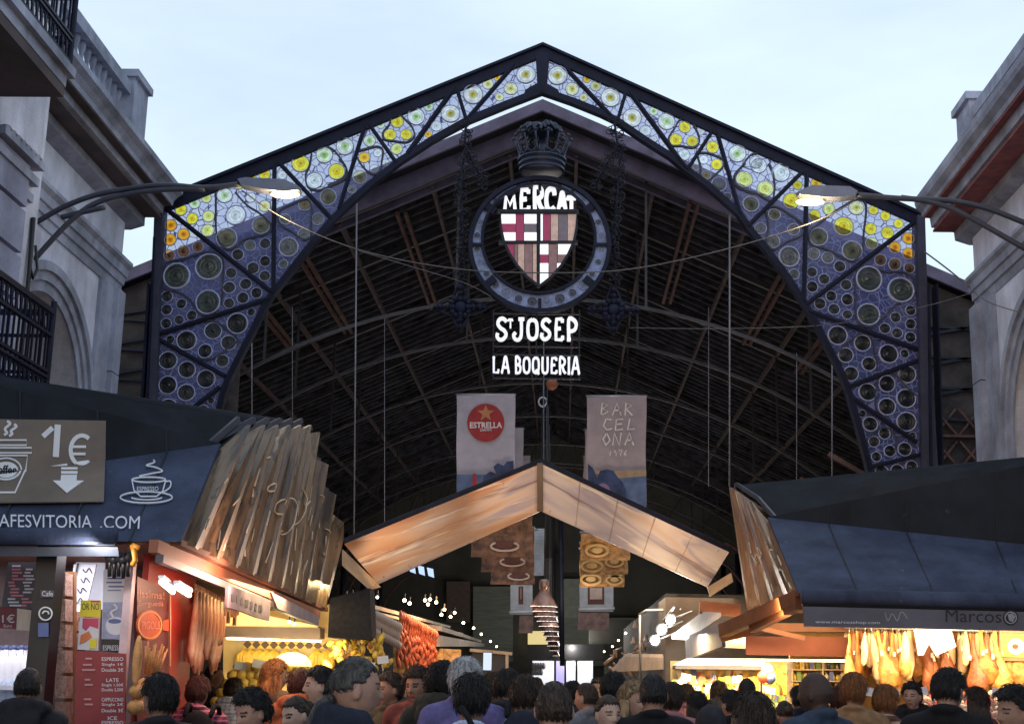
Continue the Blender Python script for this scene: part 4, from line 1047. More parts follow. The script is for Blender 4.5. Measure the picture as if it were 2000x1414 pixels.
def inside(p, poly):
    x, y = p; c = False
    for (x0, y0), (x1, y1) in zip(poly, poly[1:] + poly[:1]):
        if (y0 > y) != (y1 > y) and x < (x1 - x0) * (y - y0) / (y1 - y0) + x0: c = not c
    return c
def seg_d(p, a, b):
    dx, dy = b[0] - a[0], b[1] - a[1]; t = max(0, min(1, ((p[0] - a[0]) * dx + (p[1] - a[1]) * dy) / (dx * dx + dy * dy + 1e-9)))
    return math.hypot(p[0] - a[0] - t * dx, p[1] - a[1] - t * dy)
ROT = Matrix((Vector((1, math.tan(YAW), 0)).normalized(), Vector((0, 0, 1)), gc.n)).transposed().to_4x4()
order = sorted(range(len(DISC)), key=lambda i: -DISC[i][2])
BIG = set(order[:100])
small = MB(); smallrad = []
bayobj = []
for poly in BAYS:
    mine = [i for i, d in enumerate(DISC) if inside(d[:2], poly)]
    vs_, ed, fcs = [Vector(p) for p in poly], [(i, (i + 1) % len(poly)) for i in range(len(poly))], []
    holes = []
    for i in mine:
        x, y, r, _ = DISC[i]; r *= .96
        if min(seg_d((x, y), poly[k], poly[(k + 1) % len(poly)]) for k in range(len(poly))) < r + .4: r = min(r, max(2.0, min(seg_d((x, y), poly[k], poly[(k + 1) % len(poly)]) for k in range(len(poly))) - .5))
        b = len(vs_); n = 18
        vs_ += [Vector((x + r * math.cos(2 * math.pi * k / n), y + r * math.sin(2 * math.pi * k / n))) for k in range(n)]
        ed += [(b + k, b + (k + 1) % n) for k in range(n)]; holes.append((x, y, r))
    V2, _, T2, *_ = geometry.delaunay_2d_cdt(vs_, ed, [], 0, 1e-4)
    gm = MB().use(LEAD)
    gm.v = [gc.p(p.x, p.y, -.02) for p in V2]
    for t in T2:
        cx_ = sum(V2[i].x for i in t) / len(t); cy_ = sum(V2[i].y for i in t) / len(t)
        if inside((cx_, cy_), poly) and not any(math.hypot(cx_ - x, cy_ - y) < r for x, y, r in holes): gm.face(t)
    bo = gm.build('glass_panel', None, gate)
    for i in mine:
        x, y, r, c = DISC[i]
        L = Matrix.Translation(gc.p(x, y, -.02) - ORG[gate.name]) @ ROT @ Matrix.Rotation(((i * 37) % 17 - 8) * .012, 4, 'X') @ Matrix.Rotation(((i * 53) % 19 - 9) * .012, 4, 'Y') @ Matrix.Rotation(i * 2.4, 4, 'Z') @ Matrix.Scale(r * GS * 1.02, 4)
        if i in BIG:
            o = bpy.data.objects.new('roundel', DMESH); COL.objects.link(o); o.parent = bo; o.matrix_local = L
            o.material_slots[0].link = 'OBJECT'; o.material_slots[0].material = DM[c]
        else:
            b = len(small.v); small.v += [L @ v.co + ORG[gate.name] for v in DMESH.vertices]; smallrad += [q.value for q in DMESH.attributes['radius'].data]
            for p in DMESH.polygons:
                small.use(RIM if p.material_index else DM[c], True); small.face([b + q for q in p.vertices])
so_ = small.build('small_roundels', None, gate); so_['kind'] = 'stuff'
a_ = so_.data.attributes.new('radius', 'FLOAT', 'POINT')
if len(so_.data.vertices) == len(smallrad): a_.data.foreach_set('value', smallrad)
# curved lead lines that loop round groups of roundels
def loop(pts, wd=3.2, closed=False, k=5):
    n = len(pts); out = []
    rng = range(n if closed else n - 1)
    for i in rng:
        p0 = pts[(i - 1) % n] if closed or i > 0 else pts[i]; p1 = pts[i]; p2 = pts[(i + 1) % n]; p3 = pts[(i + 2) % n] if closed or i + 2 < n else p2
        for j in range(k):
            t = j / k; out.append(tuple(.5 * (2 * b + (c - a) * t + (2 * a - 5 * b + 4 * c - d) * t * t + (3 * b - a - 3 * c + d) * t ** 3) for a, b, c, d in zip(p0, p1, p2, p3)))
    if not closed: out.append(pts[-1])
    return out
def t3(L): return [(640 + x / 4.159, 80 + y / 4.159) for x, y in L]
def t2(L): return [(280 + x / 2.618, 300 + y / 2.618) for x, y in L]
def t4(L): return [(1040 + x / 4.159, 80 + y / 4.159) for x, y in L]
def t5(L): return [(1420 + x / 2.209, 320 + y / 2.209) for x, y in L]
LOOPS = [(t3([(520, 600), (570, 590), (630, 640), (690, 710), (700, 780), (640, 825), (540, 815), (455, 800), (450, 745), (500, 680)]), 1), (t3([(240, 905), (300, 885), (400, 860), (450, 890), (440, 970), (425, 1060), (370, 1085), (300, 1040), (245, 960)]), 1), (t3([(0, 860), (60, 900), (120, 980), (155, 1050), (120, 1120), (0, 1175)]), 0),
         (t2([(370, 200), (370, 280), (372, 400), (400, 470), (450, 490), (520, 440), (630, 410), (655, 370), (600, 310), (530, 265), (470, 200)]), 0), (t2([(690, 300), (770, 255), (840, 235), (860, 290), (855, 380), (860, 420), (820, 440), (760, 400), (700, 360)]), 1), (t2([(120, 560), (200, 540), (330, 505), (400, 530), (405, 620), (400, 740), (360, 815), (290, 820), (240, 750), (180, 710), (110, 690), (95, 620)]), 1),
         (t2([(860, 0), (850, 60), (830, 110), (840, 170), (890, 190), (960, 165), (1030, 130), (1040, 80), (1000, 30)]), 0), (t2([(310, 850), (390, 870), (480, 945), (520, 990)]), 0), (t2([(270, 1050), (350, 1050), (400, 1020), (480, 960)]), 0),
         (t4([(1190, 650), (1245, 635), (1300, 670), (1350, 770), (1350, 840), (1300, 870), (1210, 855), (1120, 850), (1105, 790), (1150, 720)]), 1), (t4([(1345, 930), (1400, 910), (1490, 935), (1550, 970), (1545, 1030), (1480, 1090), (1415, 1145), (1370, 1110), (1365, 1020)]), 1), (t4([(1830, 915), (1770, 930), (1700, 1020), (1640, 1090), (1650, 1170), (1720, 1215), (1800, 1240)]), 0),
         (t5([(180, 0), (200, 50), (205, 110), (190, 160), (130, 130), (60, 110), (30, 80), (50, 30), (80, 0)]), 0), (t5([(170, 200), (205, 185), (250, 205), (330, 265), (320, 310), (260, 335), (205, 370), (170, 340), (180, 270)]), 1), (t5([(355, 330), (360, 290), (420, 240), (490, 190), (560, 155), (600, 180), (590, 300), (585, 370), (545, 420), (490, 400), (420, 365), (370, 355)]), 1),
         (t5([(555, 480), (600, 440), (680, 465), (770, 470), (815, 520), (800, 570), (720, 615), (660, 680), (610, 705), (560, 670), (555, 580)]), 1), (t5([(480, 810), (520, 770), (580, 735), (625, 760), (640, 830), (650, 890)]), 0), (t5([(645, 1070), (640, 990), (670, 910), (720, 905), (770, 960), (815, 1000)]), 0), (t5([(610, 1180), (660, 1140), (710, 1150), (730, 1200), (720, 1240)]), 0)]
for pts, cl in LOOPS:
    m = MB().use(mat('lead_line', (.03, .032, .055), rough=.5)); m.cstrip(gc, loop(pts, closed=bool(cl)), 3.0, -.04, .02, closed=bool(cl)); m.build('lead_loop', None, gate)

# ---------------------------------------------------------------- the hanging emblem
EN = GN
ec = Canvas((0, 21.8, 0), EN)
emb = thing('market_emblem', 'round iron emblem with crown, glass ring and quartered shield hanging under the gate apex', 'emblem', ec.p(1054, 480))
EC = (1054, 480)
IC = (1052, 468)
def cring2(m, c0, r0, c1, r1, o0, o1, n=64):
    b = len(m.v)
    for k in range(n):
        a = 2 * math.pi * k / n; ca, sa = math.cos(a), math.sin(a); p, q = (c1[0] + r1[0] * ca, c1[1] + r1[1] * sa), (c0[0] + r0[0] * ca, c0[1] + r0[1] * sa)
        m.v += [ec.p(*p, o1), ec.p(*q, o1), ec.p(*q, o0), ec.p(*p, o0)]
    for i in range(n):
        j = (i + 1) % n
        for k in range(4):
            k2 = (k + 1) % 4; m.face((b + i * 4 + k, b + i * 4 + k2, b + j * 4 + k2, b + j * 4 + k))
m = MB().use(IRON); m.cring(ec, EC, (131, 125), (139, 133), -.10, .10, 64); m.cring(ec, IC, (108, 104), (113, 109), -.09, .09, 64)
for a in (90, 180, 0, 270, 38, 142, 218, 322):
    c_, s_ = math.cos(R(a)), math.sin(R(a)); m.cbar(ec, (EC[0] + 111 * c_, EC[1] - 105 * s_), (EC[0] + 136 * c_, EC[1] - 130 * s_), 6 if a % 90 == 0 else 14, -.085, .07)
ring = m.build('ring_frame', None, emb)
m = MB().use(mat('pale_blue_ring_glass', (.22, .28, .50), rough=.35, var=.5, scale=7)); cring2(m, IC, (112, 108), EC, (132, 126), -.02, .02); m.build('ring_glass', None, emb)
for k in range(28):
    a = 2 * math.pi * (k + .5) / 28; big = math.sin(a) < -.6
    o = bpy.data.objects.new('ring_roundel', DMESH); COL.objects.link(o); o.parent = ring
    o.matrix_local = Matrix.Translation(ec.p(1053 + 122 * math.cos(a), 474 - 117 * math.sin(a), .022) - ORG[emb.name]) @ ROT @ Matrix.Scale((11 if big else 6.5) * GS * (1 if math.sin(a) < .7 else .8), 4)
    if big and k % 2: o.scale = o.scale * .8
    o.material_slots[0].link = 'OBJECT'; o.material_slots[0].material = mat('roundel_blue_dark', (.05, .06, .10), rough=.2, var=.5, scale=9) if k % 3 else mat('roundel_blue_pale', (.16, .20, .32), rough=.2, var=.5, scale=9)
SH = [(978, 417), (1126, 417), (1126, 446), (1121, 472), (1110, 497), (1096, 520), (1076, 543), (1053, 560), (1030, 543), (1010, 520), (995, 497), (984, 472), (978, 446)]
def clip(poly, cl):
    def side(p, a, b): return (b[0] - a[0]) * (p[1] - a[1]) - (b[1] - a[1]) * (p[0] - a[0])
    out = list(poly)
    for a, b in zip(cl, cl[1:] + cl[:1]):
        inp, out = out, []
        for i in range(len(inp)):
            p, q = inp[i - 1], inp[i]; sp, sq = side(p, a, b), side(q, a, b)
            if sq >= 0:
                if sp < 0: t = sp / (sp - sq); out.append((p[0] + (q[0] - p[0]) * t, p[1] + (q[1] - p[1]) * t))
                out.append(q)
            elif sp >= 0:
                t = sp / (sp - sq); out.append((p[0] + (q[0] - p[0]) * t, p[1] + (q[1] - p[1]) * t))
        if not out: return []
    return out
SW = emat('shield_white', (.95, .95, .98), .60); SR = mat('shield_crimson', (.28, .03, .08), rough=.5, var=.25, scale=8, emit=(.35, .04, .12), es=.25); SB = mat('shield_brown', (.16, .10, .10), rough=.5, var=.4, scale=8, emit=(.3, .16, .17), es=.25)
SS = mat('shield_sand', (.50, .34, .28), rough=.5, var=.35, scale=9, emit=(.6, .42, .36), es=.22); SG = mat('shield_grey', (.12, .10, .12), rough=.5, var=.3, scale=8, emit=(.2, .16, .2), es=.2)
def pane(rects):
    m = MB()
    for x0, y0, x1, y1, mt in rects:
        p = clip([(x0, y0), (x1, y0), (x1, y1), (x0, y1)], SH)
        if len(p) > 2: m.use(mt); m.cpoly(ec, p, -.03, .02)
    return m.build('shield_pane', None, emb)
pane([(979, 418, 1007, 437, SW), (1024, 418, 1048, 437, SW), (979, 455, 1007, 471, SW), (1024, 455, 1048, 471, SW), (1008, 418, 1023, 471, SR), (979, 438, 1007, 454, SR), (1024, 438, 1048, 454, SG)])
pane([(1056, 418, 1060, 471, SW), (1061, 418, 1075, 471, SR), (1076, 418, 1090, 471, SS), (1091, 418, 1108, 471, SG), (1109, 418, 1126, 471, SS)])
pane([(979, 478, 1004, 560, SR), (1005, 478, 1011, 560, SB), (1012, 478, 1024, 560, SS), (1025, 478, 1040, 560, SB), (1041, 478, 1048, 560, SS)])
pane([(1054, 478, 1071, 497, SW), (1090, 478, 1126, 497, SW), (1054, 515, 1071, 562, SW), (1088, 515, 1126, 560, SW), (1072, 478, 1088, 560, SB), (1054, 498, 1071, 514, SR), (1089, 498, 1126, 514, SB)])
m = MB().use(IRON2); m.cstrip(ec, SH, 5, -.05, .05, closed=True); m.cbar(ec, (1052, 414), (1052, 562), 5, -.05, .045); m.cbar(ec, (974, 474.5), (1128, 474.5), 5, -.05, .05)
m.cbar(ec, (972, 414), (1130, 414), 6, -.05, .06); m.build('shield_frame', None, emb)
# stroke lettering in the market's own condensed style
GL = dict(M=[[(0, 0), (.12, 1), (.5, .35), (.88, 1), (1, 0)], [(-.1, 0), (.16, 0)], [(.84, 0), (1.1, 0)]], E=[[(.95, 1), (.2, 1), (.12, .55), (.12, 0), (.98, 0)], [(.12, .52), (.75, .55)], [(.95, 1), (.95, .84)], [(.98, 0), (.98, .18)]],
          R=[[(.15, 0), (.15, 1), (.6, 1), (.9, .85), (.86, .62), (.5, .5), (.2, .48)], [(.5, .48), (.75, .15), (1.05, 0)], [(0, 0), (.32, 0)]], C=[[(.95, .72), (.85, .95), (.5, 1), (.15, .85), (.05, .45), (.2, .08), (.55, 0), (.95, .12)]],
          A=[[(.02, 0), (.28, .6), (.42, 1), (.62, 1), (.78, .55), (.98, 0)], [(.2, .34), (.85, .34)], [(-.08, 0), (.16, 0)], [(.82, 0), (1.1, 0)]], T=[[(0, .82), (.04, 1), (.96, 1), (1, .82)], [(.5, 1), (.5, 0)], [(.3, 0), (.7, 0)]],
          S=[[(.92, .86), (.6, 1), (.25, .95), (.12, .75), (.35, .56), (.72, .42), (.88, .22), (.6, .02), (.25, 0), (.03, .16), (.1, .30)]], J=[[(.72, 1), (.72, .25), (.5, 0), (.15, .02), (.0, .22), (.2, .34)], [(.45, 1), (1.0, 1)]],
          O=[[(.5, 1), (.15, .88), (.05, .5), (.15, .12), (.5, 0), (.85, .12), (.95, .5), (.85, .88), (.5, 1)]], P=[[(.2, 0), (.2, 1), (.65, 1), (.95, .8), (.85, .52), (.5, .42), (.2, .44)], [(.02, 0), (.4, 0)]],
          L=[[(.2, 1), (.2, 0), (.95, 0), (.95, .2)], [(.02, 1), (.4, 1)]], B=[[(.18, 0), (.18, 1), (.6, 1), (.85, .82), (.7, .58), (.2, .54)], [(.6, .55), (.95, .38), (.85, .08), (.5, 0), (.02, 0)], [(0, 1), (.2, 1)]],
          Q=[[(.5, 1), (.15, .88), (.05, .5), (.15, .12), (.5, 0), (.85, .12), (.95, .5), (.85, .88), (.5, 1)], [(.55, .22), (.95, -.08)]], U=[[(.12, 1), (.12, .2), (.35, 0), (.65, 0), (.88, .2), (.88, 1)], [(-.02, 1), (.28, 1)], [(.74, 1), (1.02, 1)]], I=[[(.5, 0), (.5, 1)], [(.1, 0), (.9, 0)], [(.1, 1), (.9, 1)]])
def glyph(mb, cv, c, x0, yt, x1, yb, wd, o0, o1, slant=0):
    for st in GL[c]:
        P = [(x0 + u * (x1 - x0) + slant * (v - .5), yb - v * (yb - yt)) for u, v in st]
        straight = len(P) <= 3 or c in 'MTELI'
        mb.cstrip(cv, P if straight else loop(P, k=4), wd, o0, o1)
for c, x0, yt, x1, yb, wd in (('M', 986, 384, 1006, 411, 6.5), ('E', 1016, 372, 1033, 411, 7), ('R', 1042, 367, 1060, 411, 7.4), ('C', 1066, 370, 1084, 411, 8), ('A', 1090, 379, 1105, 411, 7), ('T', 1108, 387, 1124, 411, 7)):
    m = MB().use(WHITE_LIT); glyph(m, ec, c, x0, yt, x1, yb, wd, -.02, .05); m.build('letter', None, emb)
# crown on top of the ring
CROWN = mat('crown_iron', (.016, .023, .05), rough=.38, var=.6, scale=9)
cb_ = ec.p(1058, 338); up = Vector((0, 0, 1)); px = GS
cr = MB().use(CROWN, True)
cr.lathe([(40 * px, 0), (46 * px, 2 * px), (46 * px, 6 * px), (42 * px, 8 * px), (42 * px, 11 * px), (47 * px, 13 * px), (47 * px, 17 * px), (43 * px, 19 * px), (44 * px, 22 * px), (49 * px, 24 * px), (49 * px, 27 * px), (42 * px, 28 * px)], cb_, n=32)
crown = cr.build('crown', None, emb)
for k in range(14):
    a = 2 * math.pi * k / 14; d = Vector((math.cos(a), math.sin(a), 0))
    s_ = MB().use(CROWN, True); base = cb_ + up * 27 * px
    pts = [base + d * 44 * px, base + d * 45 * px + up * 14 * px, base + d * 50 * px + up * 28 * px, base + d * 58 * px + up * 44 * px]
    s_.tube(pts, [3.0 * px, 2.4 * px, 2.0 * px, 2.2 * px], n=7); s_.ball(pts[-1], 3.6 * px, 8, 6)
    a2 = 2 * math.pi * (k + .5) / 14; d2 = Vector((math.cos(a2), math.sin(a2), 0))
    s_.tube([base + d * 45 * px + up * 12 * px, base + d2 * 44 * px + up * 3 * px, base + Vector((math.cos(a2 + .22), math.sin(a2 + .22), 0)) * 45 * px + up * 12 * px], 2 * px, n=5)
    s_.build('crown_spike', None, crown)
rnd = random.Random(3)
tf = MB().use(CROWN, True)
for k in range(60):
    a = 2 * math.pi * k / 30 + rnd.uniform(-.1, .1); d = Vector((math.cos(a), math.sin(a), 0)); q = rnd.uniform(.7, 1.05); lv = rnd.uniform(0, 12)
    b0 = cb_ + up * (76 + lv) * px
    tf.tube([b0, b0 + d * 16 * px * q + up * 12 * px, b0 + d * 34 * px * q + up * 9 * px, b0 + d * 52 * px * q - up * 5 * px], [5 * px, 5.5 * px, 5 * px, 1.5 * px], n=6)
    tf.ball(b0 + d * 30 * px * q + up * 11 * px, 4.5 * px * q, 6, 5); tf.ball(b0 + d * 46 * px * q + up * 0 * px, 4 * px * q, 6, 5)
tf.ball(cb_ + up * 84 * px, (28 * px, 28 * px, 12 * px), 14, 8); tf.tube([cb_ + up * 26 * px, cb_ + up * 84 * px], [5 * px, 7 * px], n=8)
tf.build('crown_foliage', None, emb)
# name sign below
sg = thing('name_sign', 'hanging letters reading St JOSEP above LA BOQUERIA under the emblem', 'sign', ec.p(1047, 690))
fr_ = MB().use(IRON2)
for y in (612, 676, 692, 738): fr_.cbar(ec, (962, y), (1134, y + 2), 2.5, -.03, .0)
for x in (964, 1048, 1132): fr_.cbar(ec, (x, 605), (x - 1, 740), 2.5, -.035, -.01)
fr_.build('sign_frame', None, sg)
for c, x0, yt, x1, yb, wd in (('S', 970, 623, 991, 664, 6.2), ('T', 993, 625, 1001, 640, 3), ('J', 1003, 624, 1024, 664, 6), ('O', 1030, 625, 1050, 663, 6.2), ('S', 1057, 625, 1076, 663, 6.2), ('E', 1084, 624, 1099, 664, 6), ('P', 1107, 625, 1126, 664, 6.2)):
    m = MB().use(WHITE_LIT); glyph(m, ec, c, x0, yt, x1, yb, wd, -.01, .05); m.build('letter', None, sg)
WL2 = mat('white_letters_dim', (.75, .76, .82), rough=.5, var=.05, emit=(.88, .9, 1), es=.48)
for c, x0, yt, x1, yb in (('L', 962, 699, 974, 728), ('A', 980, 699, 994, 728), ('B', 1006, 699, 1017, 729), ('O', 1022, 699, 1035, 729), ('Q', 1040, 699, 1053, 729), ('U', 1058, 700, 1071, 729), ('E', 1076, 700, 1087, 729), ('R', 1092, 700, 1104, 730), ('I', 1108, 700, 1114, 730), ('A', 1117, 700, 1131, 730)):
    m = MB().use(WL2); glyph(m, ec, c, x0, yt, x1, yb, 4, -.01, .05); m.build('letter', None, sg)
# wrought iron garlands and rosettes on both sides of the emblem
def garland(P, label):
    t = thing('iron_garland', label, 'garland', ec.p(*P[0]))
    m = MB().use(IRON2, True); rn = random.Random(int(P[0][0]))
    for (x0, y0), (x1, y1) in zip(P, P[1:]):
        n = max(2, int(math.hypot(x1 - x0, y1 - y0) / 7))
        for i in range(n):
            x = x0 + (x1 - x0) * i / n; y = y0 + (y1 - y0) * i / n
            for q in range(3):
                c = ec.p(x + rn.uniform(-11, 11), y + rn.uniform(-6, 6), rn.uniform(-.08, .08)); a0 = rn.uniform(0, 6)
                u = Vector((math.cos(a0), .3, math.sin(a0))); vv = Vector((-math.sin(a0), .2, math.cos(a0))); r = rn.uniform(.035, .07)
                m.tube([c + u * r * math.cos(s) * (1 - s / 9) + vv * r * math.sin(s) * (1 - s / 9) for s in [i_ * .8 for i_ in range(8)]], .010, n=4)
    m.build('scrollwork', None, t)
    c = MB().use(IRON, True); c.tube([ec.p(x, y) for x, y in P], .02, n=6); c.build('rod', None, t)
garland([(911, 238), (908, 280), (925, 320), (952, 372)], 'wrought iron garland with a stay rod left of the emblem crown')
garland([(1200, 238), (1206, 285), (1182, 325), (1156, 374)], 'wrought iron garland with a stay rod right of the emblem crown')
garland([(905, 300), (900, 380), (905, 460), (898, 560)], 'long thin iron garland hanging left of the ring')
garland([(1212, 290), (1206, 380), (1200, 460), (1198, 560)], 'long thin iron garland hanging right of the ring')
def rosette(cx_, cy_, label):
    t = thing('iron_rosette', label, 'rosette', ec.p(cx_, cy_))
    m = MB().use(IRON, True)
    for k in range(4):
        a = math.pi / 2 * k
        for w_ in (-1, 0, 1):
            pts = [(cx_ + math.cos(a) * q * 1.05 - math.sin(a) * w_ * f, cy_ + math.sin(a) * q * .95 + math.cos(a) * w_ * f) for q, f in ((4, 2), (18, 13), (34, 9), (50, 1))]
            m.tube([ec.p(x, y, .03 * (1 - abs(w_))) for x, y in loop(pts, k=3)], .026, n=5)
        for q in (14, 26, 38):
            pp = ec.p(cx_ + math.cos(a) * q, cy_ + math.sin(a) * q, .04); m.ball(pp, .05, 7, 5)
    for k in range(12):
        a = math.pi / 6 * k; m.ball(ec.p(cx_ + 18 * math.cos(a), cy_ + 18 * math.sin(a), .02), .06, 7, 5)
    m.ball(ec.p(cx_, cy_, .03), (.11, .07, .11), 10, 8)
    m.build('petals', None, t)
rosette(899, 601, 'cross shaped iron rosette left below the emblem ring'); rosette(1198, 606, 'cross shaped iron rosette right below the emblem ring')
# ================================================================ STALLS AND SIGNS
WOODSIDE = ramp_mat('timber_print_sheet', [(.30, (.014, .009, .006)), (.40, (.045, .028, .016)), (.45, (.12, .075, .039)), (.55, (.18, .115, .060)), (.585, (.035, .022, .012)), (.62, (.17, .11, .058)), (.72, (.62, .48, .30))], 1.0, (26, 1.6, 1), rough=.34, distort=.15)
WOODSIDE2 = ramp_mat('copper_timber_sheet', [(.30, (.04, .018, .009)), (.40, (.11, .052, .022)), (.47, (.22, .11, .05)), (.56, (.28, .15, .07)), (.60, (.09, .042, .02)), (.64, (.26, .14, .065)), (.72, (.70, .50, .28))], 1.0, (20, 1.4, 1), rough=.34, distort=.15)
for q in (WOODSIDE, WOODSIDE2):
    nn_, ll_ = q.node_tree.nodes, q.node_tree.links; tc_ = [x for x in nn_ if x.type == 'TEX_COORD'][0]; mp_ = [x for x in nn_ if x.type == 'MAPPING'][0]; ll_.new(tc_.outputs['UV'], mp_.inputs['Vector'])
def stall_roof(name, label, s, B, T, PK, RT, RB, lower_out, crease_out, top_out, ridge_out, rear_out, sheet, folds_n):
    """folded sheet roof: B,T front bottom/top corner; PK ridge; RT,RB rear corner; *_out: matching points away from the aisle"""
    t = thing(name, label, 'market stall', (B.x, B.y, 0))
    n = folds_n
    top = []
    ks = [i / (2 * n) for i in range(2 * n + 1)]
    cut = (PK.y - T.y) / (RT.y - T.y)
    for i, u in enumerate(ks):
        y = T.y + (RT.y - T.y) * u
        p = T.lerp(PK, u / cut) if u < cut else PK.lerp(RT, (u - cut) / (1 - cut))
        amp = (.125 * (1 - u) + .035) * (1 if i % 2 else -1) * (0 if i in (0, 2 * n) else 1)
        top.append(p + Vector((s * amp, 0, (.12 * (1 - u) + .02) * (1 if i % 2 else -.5))))
    bot = [B.lerp(RB, u) + Vector((s * .02 * (1 if i % 2 else -1), 0, 0)) for i, u in enumerate(ks)]
    m = MB().use(sheet)
    for i in range(2 * n):
        m.solid([top[i], top[i + 1], bot[i + 1], bot[i]], [p + Vector((s * -.03, 0, 0)) for p in (top[i], top[i + 1], bot[i + 1], bot[i])])
    fo = m.build('folded_side', None, t)
    uv = fo.data.uv_layers.new(name='sheet'); vt = []
    for i in range(2 * n): vt += [(ks[i], 1), (ks[i + 1], 1), (ks[i + 1], 0), (ks[i], 0)] * 2
    for lp in fo.data.loops: uv.data[lp.index].uv = vt[lp.vertex_index]
    def SP(u, v, o=.012):                                         # a point on the folded side, v up
        i = min(2 * n - 1, int(u * 2 * n)); f_ = u * 2 * n - i; return top[i].lerp(top[i + 1], f_) * v + bot[i].lerp(bot[i + 1], f_) * (1 - v) + Vector((s * o, -.004, 0))
    rs = random.Random(n)
    pm = MB().use(mat('cream_print_lines', (.62, .52, .38), rough=.4, var=.3), True)
    for k in range(n):
        u0, v0 = .05 + .88 * (k + rs.uniform(.1, .6)) / n, rs.uniform(.22, .55); pts = []; a0 = rs.uniform(0, 6)
        for j in range(9): a = a0 + j * .75; rr = .012 + .0045 * j; pts.append((min(.985, max(.01, u0 + rr * math.cos(a) * .8)), v0 + rr * 2.2 * math.sin(a) + .018 * j))
        pm.tube([SP(*q) for q in loop(pts, k=3)], [.004 + .005 * math.sin(q * .8) ** 2 for q in range(len(loop(pts, k=3)))], n=5)
        for j in range(rs.randint(3, 7)):
            u1 = min(.98, u0 + rs.uniform(-.05, .05)); v1 = rs.uniform(.05, .6); pm.tube([SP(u1, v1), SP(min(.98, u1 + rs.uniform(-.01, .012)), v1 + rs.uniform(.04, .14))], rs.uniform(.004, .009), n=4)
    pm.build('print_lines', None, t)
    # roof sheets running outwards from every fold
    r = MB().use(mat('dark_roof_sheet', (.009, .012, .018), rough=.65, var=.5, scale=3, spec=.12))
    outl = []
    for i, u in enumerate(ks):
        outl.append(top_out.lerp(ridge_out, u / cut) if u < cut else ridge_out.lerp(rear_out, (u - cut) / (1 - cut)))
    ov = Vector((-s * .10, 0, .03))
    for i in range(2 * n):
        a, b, c, d = top[i] + ov, top[i + 1] + ov, outl[i + 1], outl[i]
        r.solid([a, b, c, d], [p - Vector((0, 0, .04)) for p in (a, b, c, d)])
    r.build('folded_roof', None, t)
    sm_ = MB().use(mat('dark_seam', (.010, .012, .018), rough=.7))
    for q in (.16, .36, .58, .80):
        sm_.beam(T.lerp(crease_out, q) + Vector((0, -.006, 0)), B.lerp(lower_out, q) + Vector((0, -.006, 0)), .012, .008); sm_.beam(T.lerp(crease_out, q) + Vector((0, -.006, 0)), T.lerp(top_out, q) + Vector((0, -.006, 0)), .012, .008)
    sm_.build('sheet_seams', None, t)
    e = MB().use(mat('roof_edge_metal', (.06, .065, .08), rough=.4))
    for i in range(2 * n): e.beam(top[i] + ov + Vector((0, 0, .01)), top[i + 1] + ov + Vector((0, 0, .01)), .03, .05)
    e.beam(top[-1] + ov, RB + ov, .06, .06); e.build('roof_edge', None, t)
    m = MB().use(SLATE); m.solid([T, crease_out, lower_out, B], [p + Vector((0, .05, 0)) for p in (T, crease_out, lower_out, B)]); m.build('lower_fascia', None, t)
    m = MB().use(SLATE2); m.solid([T + Vector((0, 0, .002)), top_out, crease_out + Vector((0, 0, .002))], [p + Vector((0, .05, 0)) for p in (T, top_out, crease_out)]); m.build('upper_fascia', None, t)  # the steeper facet's shade is put into a darker sheet colour
    # underside and ridge of the box
    m = MB().use(mat('rusty_underside', (.16, .06, .03), rough=.8, var=.4, scale=3)); q = [B, RB, Vector((rear_out.x, RB.y, RB.z)), Vector((lower_out.x, B.y + .05, B.z))]
    m.solid([p + Vector((0, .03, .02)) for p in q], [p + Vector((0, .03, -.02)) for p in q]); m.build('ceiling', None, t)
    return t
# ---- left stall
LB, LT, LP, LRT, LRB = at(352, 1058, 8.8), at(430, 866, 9.9), at(606, 842, 13.8), at(672, 1050, 16.1), at(640, 1190, 15.0)
kio = stall_roof('cafe_kiosk', 'slate blue coffee kiosk with a folded roof, printed timber side and coffee cup sign', 1, LB, LT, LP, LRT, LRB, at(-260, 1052, 8.8), at(-260, 968, 9.15), at(-260, 684, 9.1), at(-260, 696, 12.8), Vector((-7, 16, 3.4)), WOODSIDE, 10)
lc = Canvas.three(LB, LT, at(0, 930, 9.25))
LT2 = mat('sign_letters_grey', (.62, .65, .72), rough=.6, var=.08)
BROWNP = mat('brown_sign_print', (.16, .125, .10), rough=.6, var=.2, scale=3)
def lpoly(mb, pts, o=.004): mb.poly([lc.p(x, y, o) for x, y in pts])
# lower and upper fascia meet along the crease, so the sign is cut into two boards
uc = Canvas.three(LT, at(-260, 968, 9.15), at(-260, 684, 9.1))
lc = Canvas.three(LB, LT, at(-260, 968, 9.15))
cr0 = lambda x: 866 + (430 - x) * (968 - 866) / 690
m = MB().use(BROWNP); m.cpoly(lc, [(-200, cr0(-200)), (206, cr0(206)), (203, 982), (-200, 986)], .004, .012); m.cpoly(uc, [(-200, 816), (207, 822), (206, cr0(206)), (-200, cr0(-200))], .004, .012); m.build('price_board', None, kio)
def both(draw, o=.016):
    """lettering that crosses the crease: kept on the nearer of the two boards, letter by letter"""
    return draw
m = MB().use(WHITE)
m.cbar(uc, (84, 853), (103, 836), 10, .014, .02); m.cbar(uc, (113, 830), (109, 893), 12, .014, .02); m.cbar(lc, (108, 893), (107, 911), 12, .014, .02); m.cbar(lc, (84, 911), (132, 909), 9, .0145, .021)
m.build('price_figure', None, kio)
m = MB().use(WHITE)
arc = [(160 + 22 * math.cos(a), 880 + 29 * math.sin(a)) for a in [R(-52 - 256 * i / 16) for i in range(17)]]
